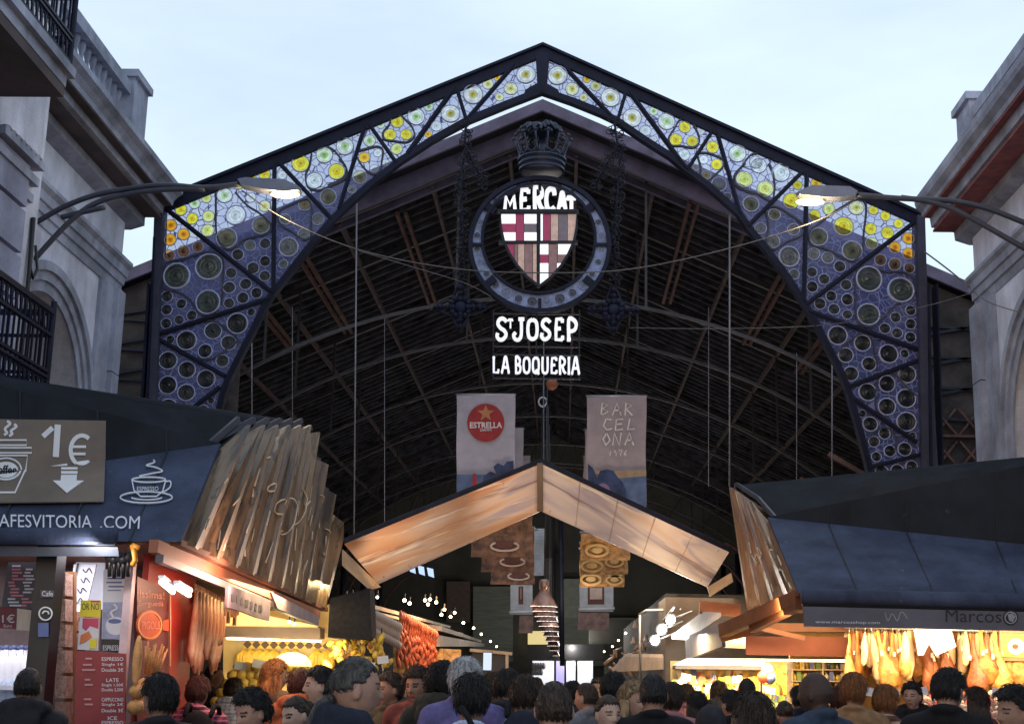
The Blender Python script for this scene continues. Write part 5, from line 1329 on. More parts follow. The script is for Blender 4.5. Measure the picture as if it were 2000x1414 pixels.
m.cstrip(uc, [p for p in arc if p[1] < cr0(p[0])], 8, .014, .02); m.cstrip(lc, [p for p in arc if p[1] >= cr0(p[0]) - 6], 8, .014, .02)
m.cbar(uc, (137, 873), (168, 873), 5, .0145, .021); m.cbar(uc, (136, 887), (167, 887), 5, .0145, .021); m.build('euro_sign', None, kio)
m = MB().use(WHITE); m.cbar(lc, (120, 919), (152, 919), 4, .014, .02); m.cbar(lc, (120, 927), (152, 927), 5, .014, .02); m.cpoly(lc, [(120, 932), (151, 932), (150, 943), (164, 943), (131, 967), (104, 943), (119, 943)], .014, .02); m.build('arrow', None, kio)
m = MB().use(WHITE)
for a in ([(14, 823), (20, 828), (10, 838), (14, 846), (8, 850)], [(28, 829), (32, 834), (22, 842), (24, 848), (18, 852)]): m.cstrip(uc, loop(a), 5, .014, .02)
m.cstrip(uc, [(-40, 860), (52, 860), (52, 870), (-40, 870)], 3, .014, .02); m.cstrip(uc, [(-40, 875), (62, 875), (62, 885), (-40, 885)], 3, .014, .02)
m.cstrip(uc, [(-40, 890), (54, 890), (50, cr0(50))], 3, .014, .02); m.cstrip(lc, [(50, cr0(50)), (30, 966), (-40, 966)], 3, .014, .02)
ci = [(12 + 30 * math.cos(a), 918 + 23 * math.sin(a)) for a in [2 * math.pi * i / 30 for i in range(31)]]
m.cstrip(lc, [p for p in ci[:16]], 3, .0145, .021); m.cstrip(uc, [p for p in ci[15:] if p[1] < cr0(p[0])], 3, .0145, .021)
m.build('paper_cup_drawing', None, kio)
m = MB().use(WHITE); m.cpoly(lc, [(12 + 24 * math.cos(a), 920 + 17 * math.sin(a)) for a in [math.pi * i / 12 for i in range(13)]], .014, .018); m.cpoly(uc, [(12 + 24 * math.cos(a), 919 + 17 * math.sin(a)) for a in [math.pi + math.pi * i / 12 for i in range(13)]], .014, .018); m.build('cup_badge', None, kio)
m = MB().use(SLATE2); m.ctext(uc, 'coffee', [(-12, 909), (33, 926)], .0225, .02); m.build('cup_lettering', None, kio)
m = MB().use(LT2); m.ctext(lc, 'CAFESVITORIA', [(-22, 1006), (180, 1009), (180, 1034), (-22, 1031)], .01); m.ctext(lc, '.COM', [(196, 1009), (274, 1010), (272, 1035), (196, 1034)], .01); m.build('web_address', None, kio)
m = MB().use(LT2)
el = lambda cx_, cy_, a, b, t0=0, t1=360, n=24: [(cx_ + a * math.cos(R(t0 + (t1 - t0) * i / n)), cy_ + b * math.sin(R(t0 + (t1 - t0) * i / n))) for i in range(n + 1)]
m.cstrip(lc, el(291, 939, 33, 5), 2.2, .006, .012); m.cstrip(lc, [(258, 940), (262, 960), (275, 972), (306, 972), (318, 962), (324, 940)], 2.2, .007, .013); m.cstrip(lc, el(286, 974, 51, 11), 2.2, .008, .014); m.cstrip(lc, el(287, 973, 31, 6, 15, 165), 2, .009, .0145)
m.cstrip(lc, loop([(322, 944), (333, 943), (332, 955), (316, 966)]), 2.2, .0095, .015); m.cstrip(lc, loop([(272, 933), (300, 927), (318, 923), (302, 915), (286, 912), (302, 906), (300, 901)]), 2.2, .010, .0155)
m.ctext(lc, 'ESPRESSO', [(268, 954), (310, 962)], .016); m.build('cup_and_saucer_drawing', None, kio)
# awning cassettes, posts and counter of the kiosk
m = MB().use(SLATE, True)
a, b = at(-80, 1048, 8.55), at(226, 1046, 8.55); m.tube([a, b], .055, n=10); m.use(SLATE2); m.solid([at(-80, 1050, 8.6), at(224, 1052, 8.6), at(224, 1066, 8.6), at(-80, 1066, 8.6)], [at(-80, 1050, 8.8), at(224, 1052, 8.8), at(224, 1066, 8.8), at(-80, 1066, 8.8)])
m.build('awning_cassette', None, kio)
m = MB().use(mat('pale_awning_cloth', (.12, .14, .18), rough=.8)); m.solid([at(-80, 1068, 8.65), at(230, 1068, 8.65), at(232, 1086, 8.7), at(-80, 1086, 8.7)], [at(-80, 1068, 8.9), at(230, 1068, 8.9), at(232, 1086, 8.9), at(-80, 1086, 8.9)]); m.build('awning_valance', None, kio)
m = MB().use(BLACK); p0 = at(76, 1100, 9.0); m.box((p0.x, 8.95, 0), (p0.x + .135, 9.12, 2.5)); m.build('post', None, kio)
m = MB().use(mat('pinkish_post', (.55, .40, .42), rough=.4)); p0 = at(248, 1100, 9.0); m.box((p0.x, 8.98, 0), (p0.x + .05, 9.05, 2.5)); m.build('post', None, kio)
m = MB().use(mat('dark_counter', (.05, .03, .03), rough=.4)); m.box((-6.5, 8.95, 0), (-2.85, 9.5, 1.02)); m.build('counter', None, kio)
KB = mat('kiosk_back_wall', (.10, .07, .07), rough=.7, var=.5, scale=3); m = MB().use(KB); m.box((-6.5, 10.5, 0), (-2.9, 10.6, 2.6)); m.build('back_wall', None, kio)
k1 = Canvas((0, 9.3, 0), (0, 1, 0)); k0 = Canvas((0, 8.93, 0), (0, 1, 0)); k2 = Canvas((0, 9.9, 0), (0, 1, 0))
def card(name, label, cat, cv, quad, m0, items=(), depth=.02, group=None, frame=None):
    t = thing(name, label, cat, cv.p(*quad[3]), group)
    m = MB().use(m0); m.cpoly(cv, quad, 0, depth); m.build('board', None, t)
    depth0 = depth
    for k_, it in enumerate(items):
        depth = depth0 + .003 * k_
        nm, mt, kind, *a = it
        m = MB().use(mt)
        if kind == 'text': m.ctext(cv, a[0], a[1], depth + .003, a[2] if len(a) > 2 else 0)
        elif kind == 'poly': m.cpoly(cv, a[0], depth, depth + .004)
        elif kind == 'line': m.cstrip(cv, a[0], a[1], depth + .001, depth + .006)
        elif kind == 'texts':
            for s_, q in a[0]: m.ctext(cv, s_, q, depth + .003)
        elif kind == 'bars':
            for q in a[0]: m.cpoly(cv, [(q[0], q[1]), (q[2], q[1]), (q[2], q[3]), (q[0], q[3])], depth, depth + .003)
        m.build(nm, None, t)
    return t
GREYB = mat('dark_grey_card', (.09, .085, .10), rough=.6); MAR = mat('maroon_card', (.16, .02, .03), rough=.5); CREAM = mat('cream_sheet', (.70, .60, .50), rough=.7, stretch=(12, 1, 1), var=.12); WPAP = mat('white_paper', (.72, .74, .80), rough=.7, var=.05)
REDB = mat('red_menu_red', (.24, .025, .03), rough=.5, var=.2); PINK = mat('pink_print', (.60, .08, .16), rough=.6); YEL = mat('yellow_print', (.80, .70, .05), rough=.6, var=.08); BLUEP = mat('blue_print', (.12, .16, .34), rough=.6)
rn = random.Random(11)
bars = []
for k in range(13):
    y = 1104 + 6.4 * k; x = 22 - (y - 1098) * .09; 
    for q in range(2):
        w_ = rn.uniform(10, 24); x0 = x + rn.uniform(0, 8) + q * 28
        if x0 + w_ < 76 - (y - 1098) * .1: bars.append((x0, y, x0 + w_, y + 3.2))
card('menu_board', 'dark grey slanted menu board of white and pink lines, upper left of the kiosk front', 'menu board', k1, [(18, 1098), (78, 1098), (68, 1192), (5, 1184)], GREYB, [('menu_lines', WPAP, 'bars', bars[::2]), ('price_lines', mat('pink_lines', (.7, .25, .32)), 'bars', bars[1::2])])
card('price_card', 'maroon card reading 1 euro at the left of the kiosk', 'card', k1, [(-8, 1184), (34, 1186), (34, 1228), (-8, 1226)], MAR, [('lettering', WHITE, 'texts', [('1€', [(7, 1200), (31, 1216)]), ('Euro', [(10, 1219), (26, 1225)])])])
card('paper_sheet', 'cream pleated sheet beside the maroon card', 'sheet', k1, [(36, 1188), (72, 1190), (71, 1232), (34, 1230)], CREAM)
card('sticker', 'round white ring sticker on the black kiosk post', 'sticker', k0, el(90, 1198, 14, 14, 0, 345, 22), BLACK, [('ring', WHITE, 'line', el(90, 1198, 12.5, 12.5), 2.5), ('symbol', WHITE, 'line', [(84, 1198), (88, 1193), (95, 1194), (97, 1199)], 3)], .006)
card('sticker', 'pale lettered sticker near the top of the black kiosk post', 'sticker', k0, [(80, 1152), (106, 1153), (106, 1166), (80, 1166)], GREYB, [('lettering', WPAP, 'text', 'Cafe', [(83, 1154), (104, 1164)])], .006)
card('sticker', 'square blue grey sticker under the ring sticker on the post', 'sticker', k0, [(75, 1216), (95, 1216), (95, 1243), (75, 1243)], BLUEP, [], .006)
card('whiteboard', 'white handwritten board between the nut column and the yellow card', 'board', k2, [(146, 1102), (190, 1102), (168, 1195), (134, 1194)], WPAP, [('scribble', mat('ink', (.03, .03, .06)), 'line', loop([(164, 1112), (170, 1118), (176, 1110), (182, 1120)]), 2), ('scribble', mat('ink', (.03, .03, .06)), 'line', loop([(160, 1130), (166, 1138), (170, 1128), (178, 1138)]), 2), ('scribble', mat('ink', (.03, .03, .06)), 'line', loop([(154, 1150), (160, 1158), (164, 1148), (172, 1156)]), 2), ('scribble', mat('ink', (.03, .03, .06)), 'line', loop([(148, 1170), (154, 1178), (160, 1168), (166, 1176)]), 2), ('black_rail', BLACK, 'line', [(156, 1100), (138, 1190)], 4)])
card('backlit_board', 'pale grey lit board behind the handwritten board', 'board', Canvas((0, 10.1, 0), (0, 1, 0)), [(150, 1096), (206, 1096), (204, 1190), (150, 1190)], mat('lit_grey_panel', (.5, .52, .58), rough=.5, emit=(.7, .75, .9), es=.25))
card('yellow_card', 'bright yellow card with handwritten letters OR NO', 'card', k1, [(160, 1172), (198, 1172), (197, 1206), (157, 1203)], YEL, [('lettering', mat('ink', (.03, .03, .06)), 'text', 'OR NO', [(162, 1178), (196, 1191)]), ('red_strip', PINK, 'bars', [(180, 1172.5, 197, 1176)])])
card('poster', 'white poster with pink shapes under the yellow card', 'poster', k1, [(158, 1206), (196, 1206), (193, 1270), (153, 1268)], WPAP, [('pink_shapes', PINK, 'poly', [(164, 1207), (195, 1207), (194, 1228), (178, 1222), (170, 1232), (163, 1226)]), ('orange_shape', mat('orange_print', (.7, .22, .08)), 'poly', [(160, 1240), (176, 1232), (182, 1244), (168, 1254), (158, 1258)]), ('yellow_shape', YEL, 'poly', [(178, 1248), (192, 1246), (190, 1266), (178, 1266)])])
card('coffee_poster', 'tall coffee poster with a blue cup and black ESPRESSO foot', 'poster', k1, [(204, 1112), (252, 1113), (249, 1276), (200, 1273)], WPAP, [('text_lines', BLUEP, 'bars', [(212, 1128, 244, 1131), (210, 1136, 240, 1139), (214, 1144, 246, 1147), (212, 1152, 238, 1154)]), ('picture_ground', mat('pale_blue_print', (.36, .40, .58), rough=.6, var=.4, scale=6), 'poly', [(204, 1176), (249, 1176), (248, 1247), (202, 1247)]), ('cup', mat('cup_white_print', (.7, .72, .8)), 'poly', el(228, 1222, 19, 18, 0, 345, 22)), ('coffee', BLUEP, 'poly', el(227, 1213, 13, 4.5, 0, 345, 16)), ('steam', WPAP, 'line', loop([(226, 1206), (220, 1196), (232, 1188), (226, 1180)]), 4), ('foot', BLACK, 'poly', [(202, 1248), (249, 1249), (248, 1275), (201, 1272)])])
m = MB().use(WPAP); m.ctext(k1, 'ESPRESSO', [(206, 1260), (243, 1270)], .052); tag(m.build('poster_lettering'), 'white word ESPRESSO on the black foot of the coffee poster', 'lettering')
L = []
for i, (s_, y, h) in enumerate((('ESPRESSO', 1283, 7), ('Single 1€', 1294, 7), ('Double 2€', 1304, 7), ('LATE', 1324, 7), ('Single 1,50€', 1334, 7), ('Double 2,50€', 1343, 7), ('CAPPUCCINO', 1362, 7), ('Single 2€', 1372, 7), ('Double 3€', 1383, 7), ('ICE', 1398, 7), ('ESPRESSO', 1407, 7))):
    wd = 6.0 * min(7, len(s_)) * .5; L.append((s_, [(222 - wd, y), (222 + wd, y + h)]))
L2 = [(s_, [(176 - 1.6 * len(s_), y), (176 + 1.6 * len(s_), y + 6)]) for s_, y in (('CAFE', 1284), ('solo 1€', 1296), ('doble 2€', 1306), ('LATTE', 1325), ('1,50€', 1335), ('TALLAT', 1363), ('1,20€', 1373))]
card('red_menu_board', 'red menu board of coffee prices beside the kiosk entrance', 'menu board', k0, [(150, 1270), (247, 1276), (246, 1430), (147, 1430)], REDB, [('menu_lettering', WHITE, 'texts', L), ('dim_lettering', mat('pink_lettering', (.5, .25, .25)), 'bars', [(176 - 1.6 * len(s_), q[0][1], 176 + 1.6 * len(s_) - 5 * (i % 2), q[0][1] + 3.5) for i, (s_, q) in enumerate(L2)])])
# bottles on the kiosk shelf
sh = MB().use(mat('white_shelf', (.5, .52, .58), rough=.5))
for y in (1337, 1372): p = at(0, y, 10.2); sh.box((-6.4, 9.9, p.z - .03), (at(74, y, 10.2).x, 10.4, p.z))
tag(sh.build('bottle_shelf'), 'white shelf full of white bottles at the back of the kiosk', 'shelf')
MILK = mat('white_bottle_plastic', (.75, .76, .80), rough=.35, var=.04); CLEAR = mat('pale_water_plastic', (.42, .52, .66), rough=.15, var=.15)
def bottle(m0, capm, label, group):
    t = thing('bottle', label, 'bottle', (0, 0, 0), group)
    b = MB().use(m0, True); b.lathe([(.035, 0), (.045, .02), (.045, .15), (.04, .18), (.018, .22), (.016, .25)], (0, 0, 0), 12); b.build('bottle_body', None, t)
    b = MB().use(capm, True); b.lathe([(.019, .25), (.019, .275), (.01, .28)], (0, 0, 0), 10); b.build('cap', None, t)
    return t
bt = bottle(MILK, BLUEP, 'white milk bottle in the upper row on the kiosk shelf', 'white bottles on the kiosk shelf'); first = True
for k in range(11):
    p = at(-10 + 7.6 * k, 1337, 10.05 + .16 * (k % 2)); q = bt if first else dup(bt); first = False; q.location = p
bt = bottle(CLEAR, WHITE, 'pale blue water bottle in the lower row on the kiosk shelf', 'water bottles on the kiosk shelf'); first = True
for k in range(11):
    p = at(-10 + 7.6 * k, 1372, 10.05 + .1 * (k % 2)); q = bt if first else dup(bt); first = False; q.location = p
# the column of nuts and sweets between post and menu
NUTS = mat('mixed_nuts', (.28, .15, .10), rough=.8, var=.8, scale=26, col2=(.62, .42, .34), bump=.8)
def tray_column(cv, x0, x1, y0, y1, label):
    t = thing('snack_rack', label, 'rack', cv.p(x0, y1)); n = 6
    for i in range(n):
        a = y0 + (y1 - y0) * i / n; b_ = y0 + (y1 - y0) * (i + .86) / n
        mm = MB().use(NUTS); mm.cpoly(cv, [(x0, a), (x1, a), (x1 - 1, b_), (x0 - 1, b_)], -.1, .06); mm.build('snack_tray', None, t)
    mm = MB().use(mat('wood_rack', (.25, .12, .05), rough=.6)); mm.cpoly(cv, [(x0 - 2, y0 - 6), (x1 + 2, y0 - 6), (x1 + 2, y1), (x0 - 2, y1)], -.14, -.09); mm.build('rack_frame', None, t)
tray_column(Canvas((0, 9.35, 0), (0, 1, 0)), 114, 134, 1120, 1420, 'narrow rack of nut trays beside the black post'); tray_column(Canvas((0, 9.6, 0), (0, 1, 0)), 130, 158, 1200, 1420, 'wider rack of sweets behind the red menu board')
# ---- red bakery side of the kiosk, facing the aisle
XS = at(255, 1200, 9.05).x
def ys(px): return atx(px, 1300, XS).y
rc = Canvas((XS, 0, 0), (1, 0, 0))
REDW = mat('red_wall_paint', (.38, .03, .02), rough=.5, var=.2, scale=2)
rw = thing('bakery_wall', 'red painted stall wall with a bread poster along the aisle', 'wall', (XS, ys(262), 0))
m = MB().use(REDW); m.box((XS - .05, 9.4, 0), (XS - .01, ys(374), 2.55)); m.build('wall_board', None, rw)
card('bread_poster', 'dark red bread poster with an orange oval badge and loaves', 'poster', rc, [(262, 1125), (326, 1152), (326, 1430), (262, 1430)], mat('dark_red_poster', (.13, .014, .012), rough=.5), [('lettering', mat('gold_lettering', (.62, .30, .18)), 'texts', [('issims!', [(266, 1150), (315, 1156), (315, 1170), (266, 1166)]), ('Berguedà', [(264, 1172), (313, 1174), (313, 1186), (264, 1186)])]), ('badge', mat('orange_badge', (.55, .10, .03)), 'poly', el(284, 1220, 26, 30, 0, 345, 22)), ('badge_ring', mat('gold_badge', (.70, .32, .08)), 'line', el(284, 1220, 23, 26), 3), ('badge_handle', mat('orange_badge', (.55, .10, .03)), 'poly', [(309, 1212), (322, 1208), (322, 1232), (309, 1230)]), ('badge_lettering', mat('gold_lettering', (.62, .30, .18)), 'text', 'PIGOLS', [(268, 1213), (303, 1228)]), ('border', mat('gold_lettering', (.62, .30, .18)), 'line', [(322, 1154), (322, 1300)], 2)])
BREAD = mat('bread_crust', (.55, .27, .09), rough=.75, var=.35, scale=14, bump=.4)
for k, (x, y, r, l) in enumerate(((268, 1290, .03, .3), (284, 1338, .055, .18), (268, 1350, .05, .16), (300, 1354, .05, .16), (282, 1368, .06, .2), (266, 1380, .055, .16))):
    b = MB().use(BREAD, True); p = atx(x, y, XS + .12); b.ball(p, (r, l * .5, r * .9) if k else (.03, .03, .16), 14, 10); tag(b.build('bread_loaf'), ['upright baguette', 'topmost round loaf', 'loaf against the white post', 'loaf at the outer end', 'large centre loaf', 'lowest loaf at the post'][k] + ' on the bakery shelf below the bread poster', 'bread')
for k in range(12):
    b = MB().use(BREAD, True); p = atx(284 + 2.2 * k, 1318, XS + .1); b.tube([p, p + Vector((.02, (k - 5.5) * .020, .18 + .03 * math.sin(k * 1.7)))], .007, n=6); tag(b.build('breadstick'), 'thin breadstick standing in the fan under the oval badge', 'breadstick', 'breadsticks in a fan')
# lamps, awning bar and cloths under the timber side
PINKL = emat('pink_white_tube', (1, .72, .72), 5)
def fixture(name, label, a, b, r, mt, cat='lamp'):
    t = thing(name, label, cat, a); m = MB().use(mt, True); m.tube([a, b], r, n=8); m.build('tube', None, t)
    m = MB().use(STEEL); m.beam(Vector(a) + Vector((0, 0, r + .015)), Vector(b) + Vector((0, 0, r + .015)), r * 2.4, .02); m.build('reflector', None, t)
fixture('spot_lamp', 'slim pinkish lamp at the bakery corner, nearer of two', atx(314, 1136, XS + .25), atx(338, 1156, XS + .25), .016, PINKL); fixture('spot_lamp', 'slim pinkish lamp at the bakery corner, farther of two', atx(344, 1146, XS + .3), atx(370, 1162, XS + .3), .016, PINKL)
XW = LB.x
aw = thing('side_awning', 'long purple grey awning box with two hanging cloths under the timber side', 'awning', atx(330, 1090, XW))
m = MB().use(mat('mauve_awning_box', (.08, .068, .09), rough=.5)); a, b = atx(330, 1091, XW + .02), atx(622, 1214, XW + .02)
m.beam(a - Vector((.06, 0, 0)), b - Vector((.06, 0, 0)), .05, .05); m.build('awning_box', None, aw)
m = MB().use(RUST); m.beam(atx(300, 1066, XW - .1), atx(620, 1200, XW - .1), .06, .08); m.beam(atx(370, 1110, XW - .5), atx(600, 1196, XW - .5), .06, .06); m.build('awning_arm', None, aw)
wc = Canvas((XW + .03, 0, 0), (1, 0, 0))
CLO = mat('dark_mauve_cloth', (.12, .11, .135), rough=.9, var=.35, scale=5, bump=.2)
m = MB().use(CLO); m.cpoly(wc, [(443, 1142), (526, 1172), (524, 1212), (500, 1206), (470, 1194), (441, 1186)], -.01, .01); m.use(BLACK)
for q in range(7): m.cbar(wc, (452 + 9 * q, 1160 + 3.6 * q), (451 + 9 * q, 1174 + 3.4 * q), 4 if q % 3 else 6, .0105, .014)
m.build('hanging_cloth', None, aw)
m = MB().use(mat('pale_mauve_cloth', (.30, .26, .28), rough=.9, bump=.2)); m.cpoly(wc, [(528, 1156), (622, 1204), (620, 1222), (540, 1188)], -.01, .01); m.build('hanging_cloth', None, aw)
CAB = mat('black_cable', (.01, .01, .012), rough=.5)
rk = MB().use(mat('copper_hooks', (.30, .16, .10), rough=.4, var=.6, scale=20))
for k in range(22):
    p = atx(380 + 4 * k, 1140 + 1.9 * k, XW - .35); rk.tube([p, p - Vector((0, 0, .14 + .05 * math.sin(k * 2.3)))], .018, n=5)
tag(rk.build('hook_rail'), 'rail crowded with copper hooks under the long awning box', 'hook rail')
ccl = thing('hand_clamp', 'orange clamp hanging at the kiosk corner under the roof', 'clamp', at(262, 1110, 8.75)); m = MB().use(mat('orange_plastic', (.75, .30, .03), rough=.4), True)
m.tube([at(258, 1064, 8.75), at(262, 1080, 8.75), at(264, 1094, 8.75), at(258, 1104, 8.75)], .018, n=7); m.tube([at(258, 1064, 8.75), at(272, 1070, 8.75)], .016, n=6); m.build('jaw', None, ccl)
for k in range(5):
    sm_ = MB().use(BLACK, True); p = at(214 + 9 * k, 1088 + 3 * (k % 2), 8.8); sm_.ball(p, .035, 9, 6); sm_.tube([p, p - Vector((0, -.03, .12))], .014, n=5); tag(sm_.build('sock_charm'), 'small dark charm hanging in the cluster at the kiosk corner', 'charm', 'charms at the kiosk corner')

# ---- bacon stall behind the red wall, and the fruit stall at the end of the left side
FAT = mat('fat_and_bacon', (.62, .20, .08), rough=.5, var=.3, scale=8, col2=(.88, .72, .48), stretch=(1, 3, .6), bump=.3)
bk = Canvas((XS - .05, 0, 0), (1, 0, 0))
r_ = random.Random(5)
for k in range(26):
    x = 380 + 2.3 * k; y0 = 1150 + 1.1 * k; b = MB().use(FAT, True); X_ = XS - .1 + .1 * (k % 3); p = atx(x, y0, X_); ln = r_.uniform(.30, .62)
    b.tube([p, p - Vector((0, .01, ln * .4)), p - Vector((.01, 0, ln * .8)), p - Vector((0, 0, ln))], [.012, .028, .034, .012], n=8)
    o = tag(b.build('bacon_slab', loc=p), ordinal(k) + ' slab of bacon from the red wall on the bacon rail', 'bacon', 'bacon hanging beside the red wall')
m = MB().use(STEEL, True); m.tube([atx(376, 1146, XS - .05), atx(444, 1180, XS - .05)], .015, n=6); tag(m.build('bacon_rail'), 'steel rail carrying the bacon beside the red wall', 'rail')
fru = thing('fruit_stall', 'brightly lit fruit stall with a yellow patterned back wall under the timber side', 'market stall', at(540, 1330, 16))
fcv = Canvas((0, 16.0, 0), (0, 1, 0)); fc2 = Canvas((0, 15.5, 0), (0, 1, 0))
def triwall():
    m = mat('yellow_triangle_tiles', (.62, .42, .10), rough=.6, var=.1); n, l = m.node_tree.nodes, m.node_tree.links
    bs = n['Principled BSDF']; tc = [x for x in n if x.type == 'TEX_COORD'][0]; ck = n.new('ShaderNodeTexChecker'); mp = n.new('ShaderNodeMapping'); mp.inputs['Rotation'].default_value = (0, R(45), 0)
    ck.inputs['Scale'].default_value = 14; ck.inputs['Color1'].default_value = (.70, .48, .12, 1); ck.inputs['Color2'].default_value = (.09, .05, .02, 1); l.new(tc.outputs['Object'], mp.inputs[0]); l.new(mp.outputs[0], ck.inputs['Vector']); l.new(ck.outputs[0], bs.inputs['Base Color'])
    return m
TRI = triwall(); YWALL = mat('warm_yellow_wall', (.58, .42, .18), rough=.6, var=.12)
m = MB().use(YWALL); m.cpoly(fcv, [(436, 1180), (700, 1180), (700, 1450), (436, 1450)], -.1, 0); m.build('back_wall', None, fru)
m = MB().use(TRI)
for q in ((476, 1252, 640, 1266), (476, 1284, 530, 1302), (588, 1284, 660, 1306)): m.cpoly(fcv, [(q[0], q[1]), (q[2], q[1]), (q[2], q[3]), (q[0], q[3])], .0, .02)
m.build('patterned_tiles', None, fru)
m = MB().use(mat('dark_brown_board', (.07, .045, .035), rough=.6)); m.cpoly(fc2, [(430, 1222), (625, 1226), (625, 1246), (430, 1242)], -.3, .0); m.build('header_board', None, fru)
m = MB().use(mat('warm_soffit', (.70, .42, .22), rough=.6)); m.cpoly(fc2, [(424, 1182), (620, 1222), (620, 1228), (424, 1222)], -.5, -.02); m.build('stall_ceiling', None, fru)
m = MB().use(emat('warm_tube', (1, .85, .55), 6)); m.cpoly(fc2, [(440, 1244), (625, 1250), (625, 1253), (440, 1248)], -.1, -.05); m.build('light_strip', None, fru)
m = MB().use(mat('steel_counter', (.4, .36, .3), rough=.4)); p = at(440, 1360, 14.2); m.box((p.x, 14.0, 0), (at(680, 1360, 14.2).x, 15.4, 1.25)); m.build('counter', None, fru)
BAN = mat('hanging_bananas', (.52, .33, .035), rough=.5, var=.25, scale=9)
for k, x in enumerate((483, 497, 512, 526, 540, 563, 581, 623, 643)):
    b = MB().use(BAN, True); p = fcv.p(x, 1268, .12)
    for j in range(5):
        a = (j - 2) * .35; b.tube([p, p + Vector((math.sin(a) * .10, -.03, -.08)), p + Vector((math.sin(a) * .12, -.02, -.18)), p + Vector((math.sin(a) * .08, 0, -.25))], [.012, .028, .027, .008], n=7)
    tag(b.build('banana_bunch', loc=p), ordinal(k) + ' bunch of bananas from the left along the patterned wall', 'bananas', 'bananas on the patterned wall')
MEL = mat('yellow_melon_skin', (.80, .56, .12), rough=.45, var=.2, scale=7, bump=.15)
mm = None
for row in range(5):
    for k in range(4 + row):
        p = at(492 + (k - (3 + row) / 2) * 17 - row * 3, 1302 + row * 17, 13.9 - row * .10)
        if mm is None:
            b = MB().use(MEL, True); b.ball((0, 0, 0), (.058, .055, .050), 14, 10); mm = b.build('melon'); tag(mm, 'round yellow melon in the pyramid at the fruit stall', 'melon', 'melons in the pyramid')
            mm.location = p
        else:
            o = dup(mm, p, rot=(0, r_.uniform(-.5, .5), r_.uniform(0, 3)), scale=r_.uniform(.9, 1.08))
LS = emat('glowing_paper_shade', (1, .86, .42), 1.0); b = MB().use(LS, True); p = at(570, 1300, 13.6); b.lathe([(.19, 0), (.18, .05), (.13, .10), (.05, .13)], p, n=20); tag(b.build('lamp_shade'), 'glowing pale yellow dome shade over the fruit counter', 'lamp')
GAR = mat('mixed_fruit_garland', (.75, .42, .06), rough=.5, var=.7, scale=6)
gcv = Canvas((0, 15.7, 0), (0, 1, 0))
for k in range(64):
    b = MB().use([MEL, BAN, GAR, GAR, BREAD][k % 5], True); p = gcv.p(652 + 1.7 * k + r_.uniform(-6, 6), 1246 + r_.uniform(0, 72), r_.uniform(0, .3)); b.ball(p, (r_.uniform(.025, .05), .04, r_.uniform(.03, .075)), 9, 7, Matrix.Rotation(r_.uniform(-1, 1), 3, 'Y'))
    tag(b.build('hanging_fruit', loc=p), 'warm lit fruit hanging in the cluster at the end of the fruit stall', 'fruit', 'fruit hanging right of the patterned wall')
DB = mat('black_felt_board', (.018, .017, .022), rough=.9, var=.4, scale=20)
m = MB().use(DB); bcv = Canvas((0, 15.3, 0), (0, 1, 0)); m.cpoly(bcv, [(644, 1168), (722, 1148), (726, 1245), (722, 1250), (640, 1244)], -.4, .0); tag(m.build('header_box'), 'large black box header between the timber side and the inner stalls', 'header box')
# ---- inner stalls, left row
WARMT = emat('warm_bulb', (1, .78, .45), 9)
CHO = mat('red_chorizo', (.36, .07, .025), rough=.45, var=.4, scale=20, bump=.5)
def lathe_chain(p, n, r, l, mt):
    b = MB().use(mt, True); z = 0
    pts, rs = [], []
    for i in range(n * 4 + 1):
        pts.append(Vector(p) + Vector((.015 * math.sin(i * .7), .01 * math.cos(i), -l * i / (n * 4)))); rs.append(r * (.45 + .55 * abs(math.sin(math.pi * i / 4))))
    b.tube(pts, rs, n=7); return b
for k in range(16):
    Y_ = 19.5 + .12 * k; p = at(782 + 4.6 * k, 1192 + 2.6 * k, Y_); b = lathe_chain(p, 5, .035, r_.uniform(.55, .85), CHO)
    tag(b.build('chorizo_string', loc=p), ordinal(k) + ' red sausage string from the near end of the inner left stall', 'sausages', 'sausage strings at the inner left stall')
HAMW = mat('grey_sausage', (.42, .34, .30), rough=.5, var=.4, scale=12)
for k in range(12):
    p = at(734 + 4.2 * k, 1192 + 2.2 * k, 18.5); b = lathe_chain(p, 3, .035, .34, HAMW); tag(b.build('pale_sausage', loc=p), ordinal(k) + ' pale sausage from the black box on the upper rail', 'sausages', 'pale sausages on the upper rail')
ist = thing('inner_stall', 'long inner stall with stacked lit awnings down the left aisle', 'market stall', at(840, 1330, 21))
AWN = mat('cream_awning', (.50, .42, .34), rough=.7, var=.2)
ist_parts = [((726, 1178), (800, 1188), 17.9, 21, .05), ((726, 1160), (860, 1196), 18.2, 24, .04)]
for (xa, ya, ya2), (xb, yb, yb2), Ya, Yb in (((728, 1180, 1188), (880, 1222, 1226), 18.3, 25), ((728, 1192, 1197), (905, 1236, 1240), 18.3, 27), ((846, 1238, 1262), (946, 1256, 1262), 22, 30), ((862, 1222, 1232), (940, 1250, 1254), 23, 31)):
    m = MB().use(AWN); m.solid([at(xa, ya, Ya), at(xb, yb, Yb), at(xb, yb2, Yb), at(xa, ya2, Ya)], [p + Vector((-.5, .05, .06)) for p in (at(xa, ya, Ya), at(xb, yb, Yb), at(xb, yb2, Yb), at(xa, ya2, Ya))]); m.build('awning', None, ist)
m = MB().use(mat('inner_dark_wall', (.06, .045, .035), rough=.8)); m.box((-6, 17.8, 0), (-3.4, 32, 2.6)); m.build('wall', None, ist)
m = MB().use(RUST); m.solid([at(800, 1284, 21), at(850, 1290, 22), at(850, 1340, 22), at(790, 1340, 21)], [at(800, 1284, 21.3), at(850, 1290, 22.3), at(850, 1340, 22.3), at(790, 1340, 21.3)]); m.build('counter', None, ist)
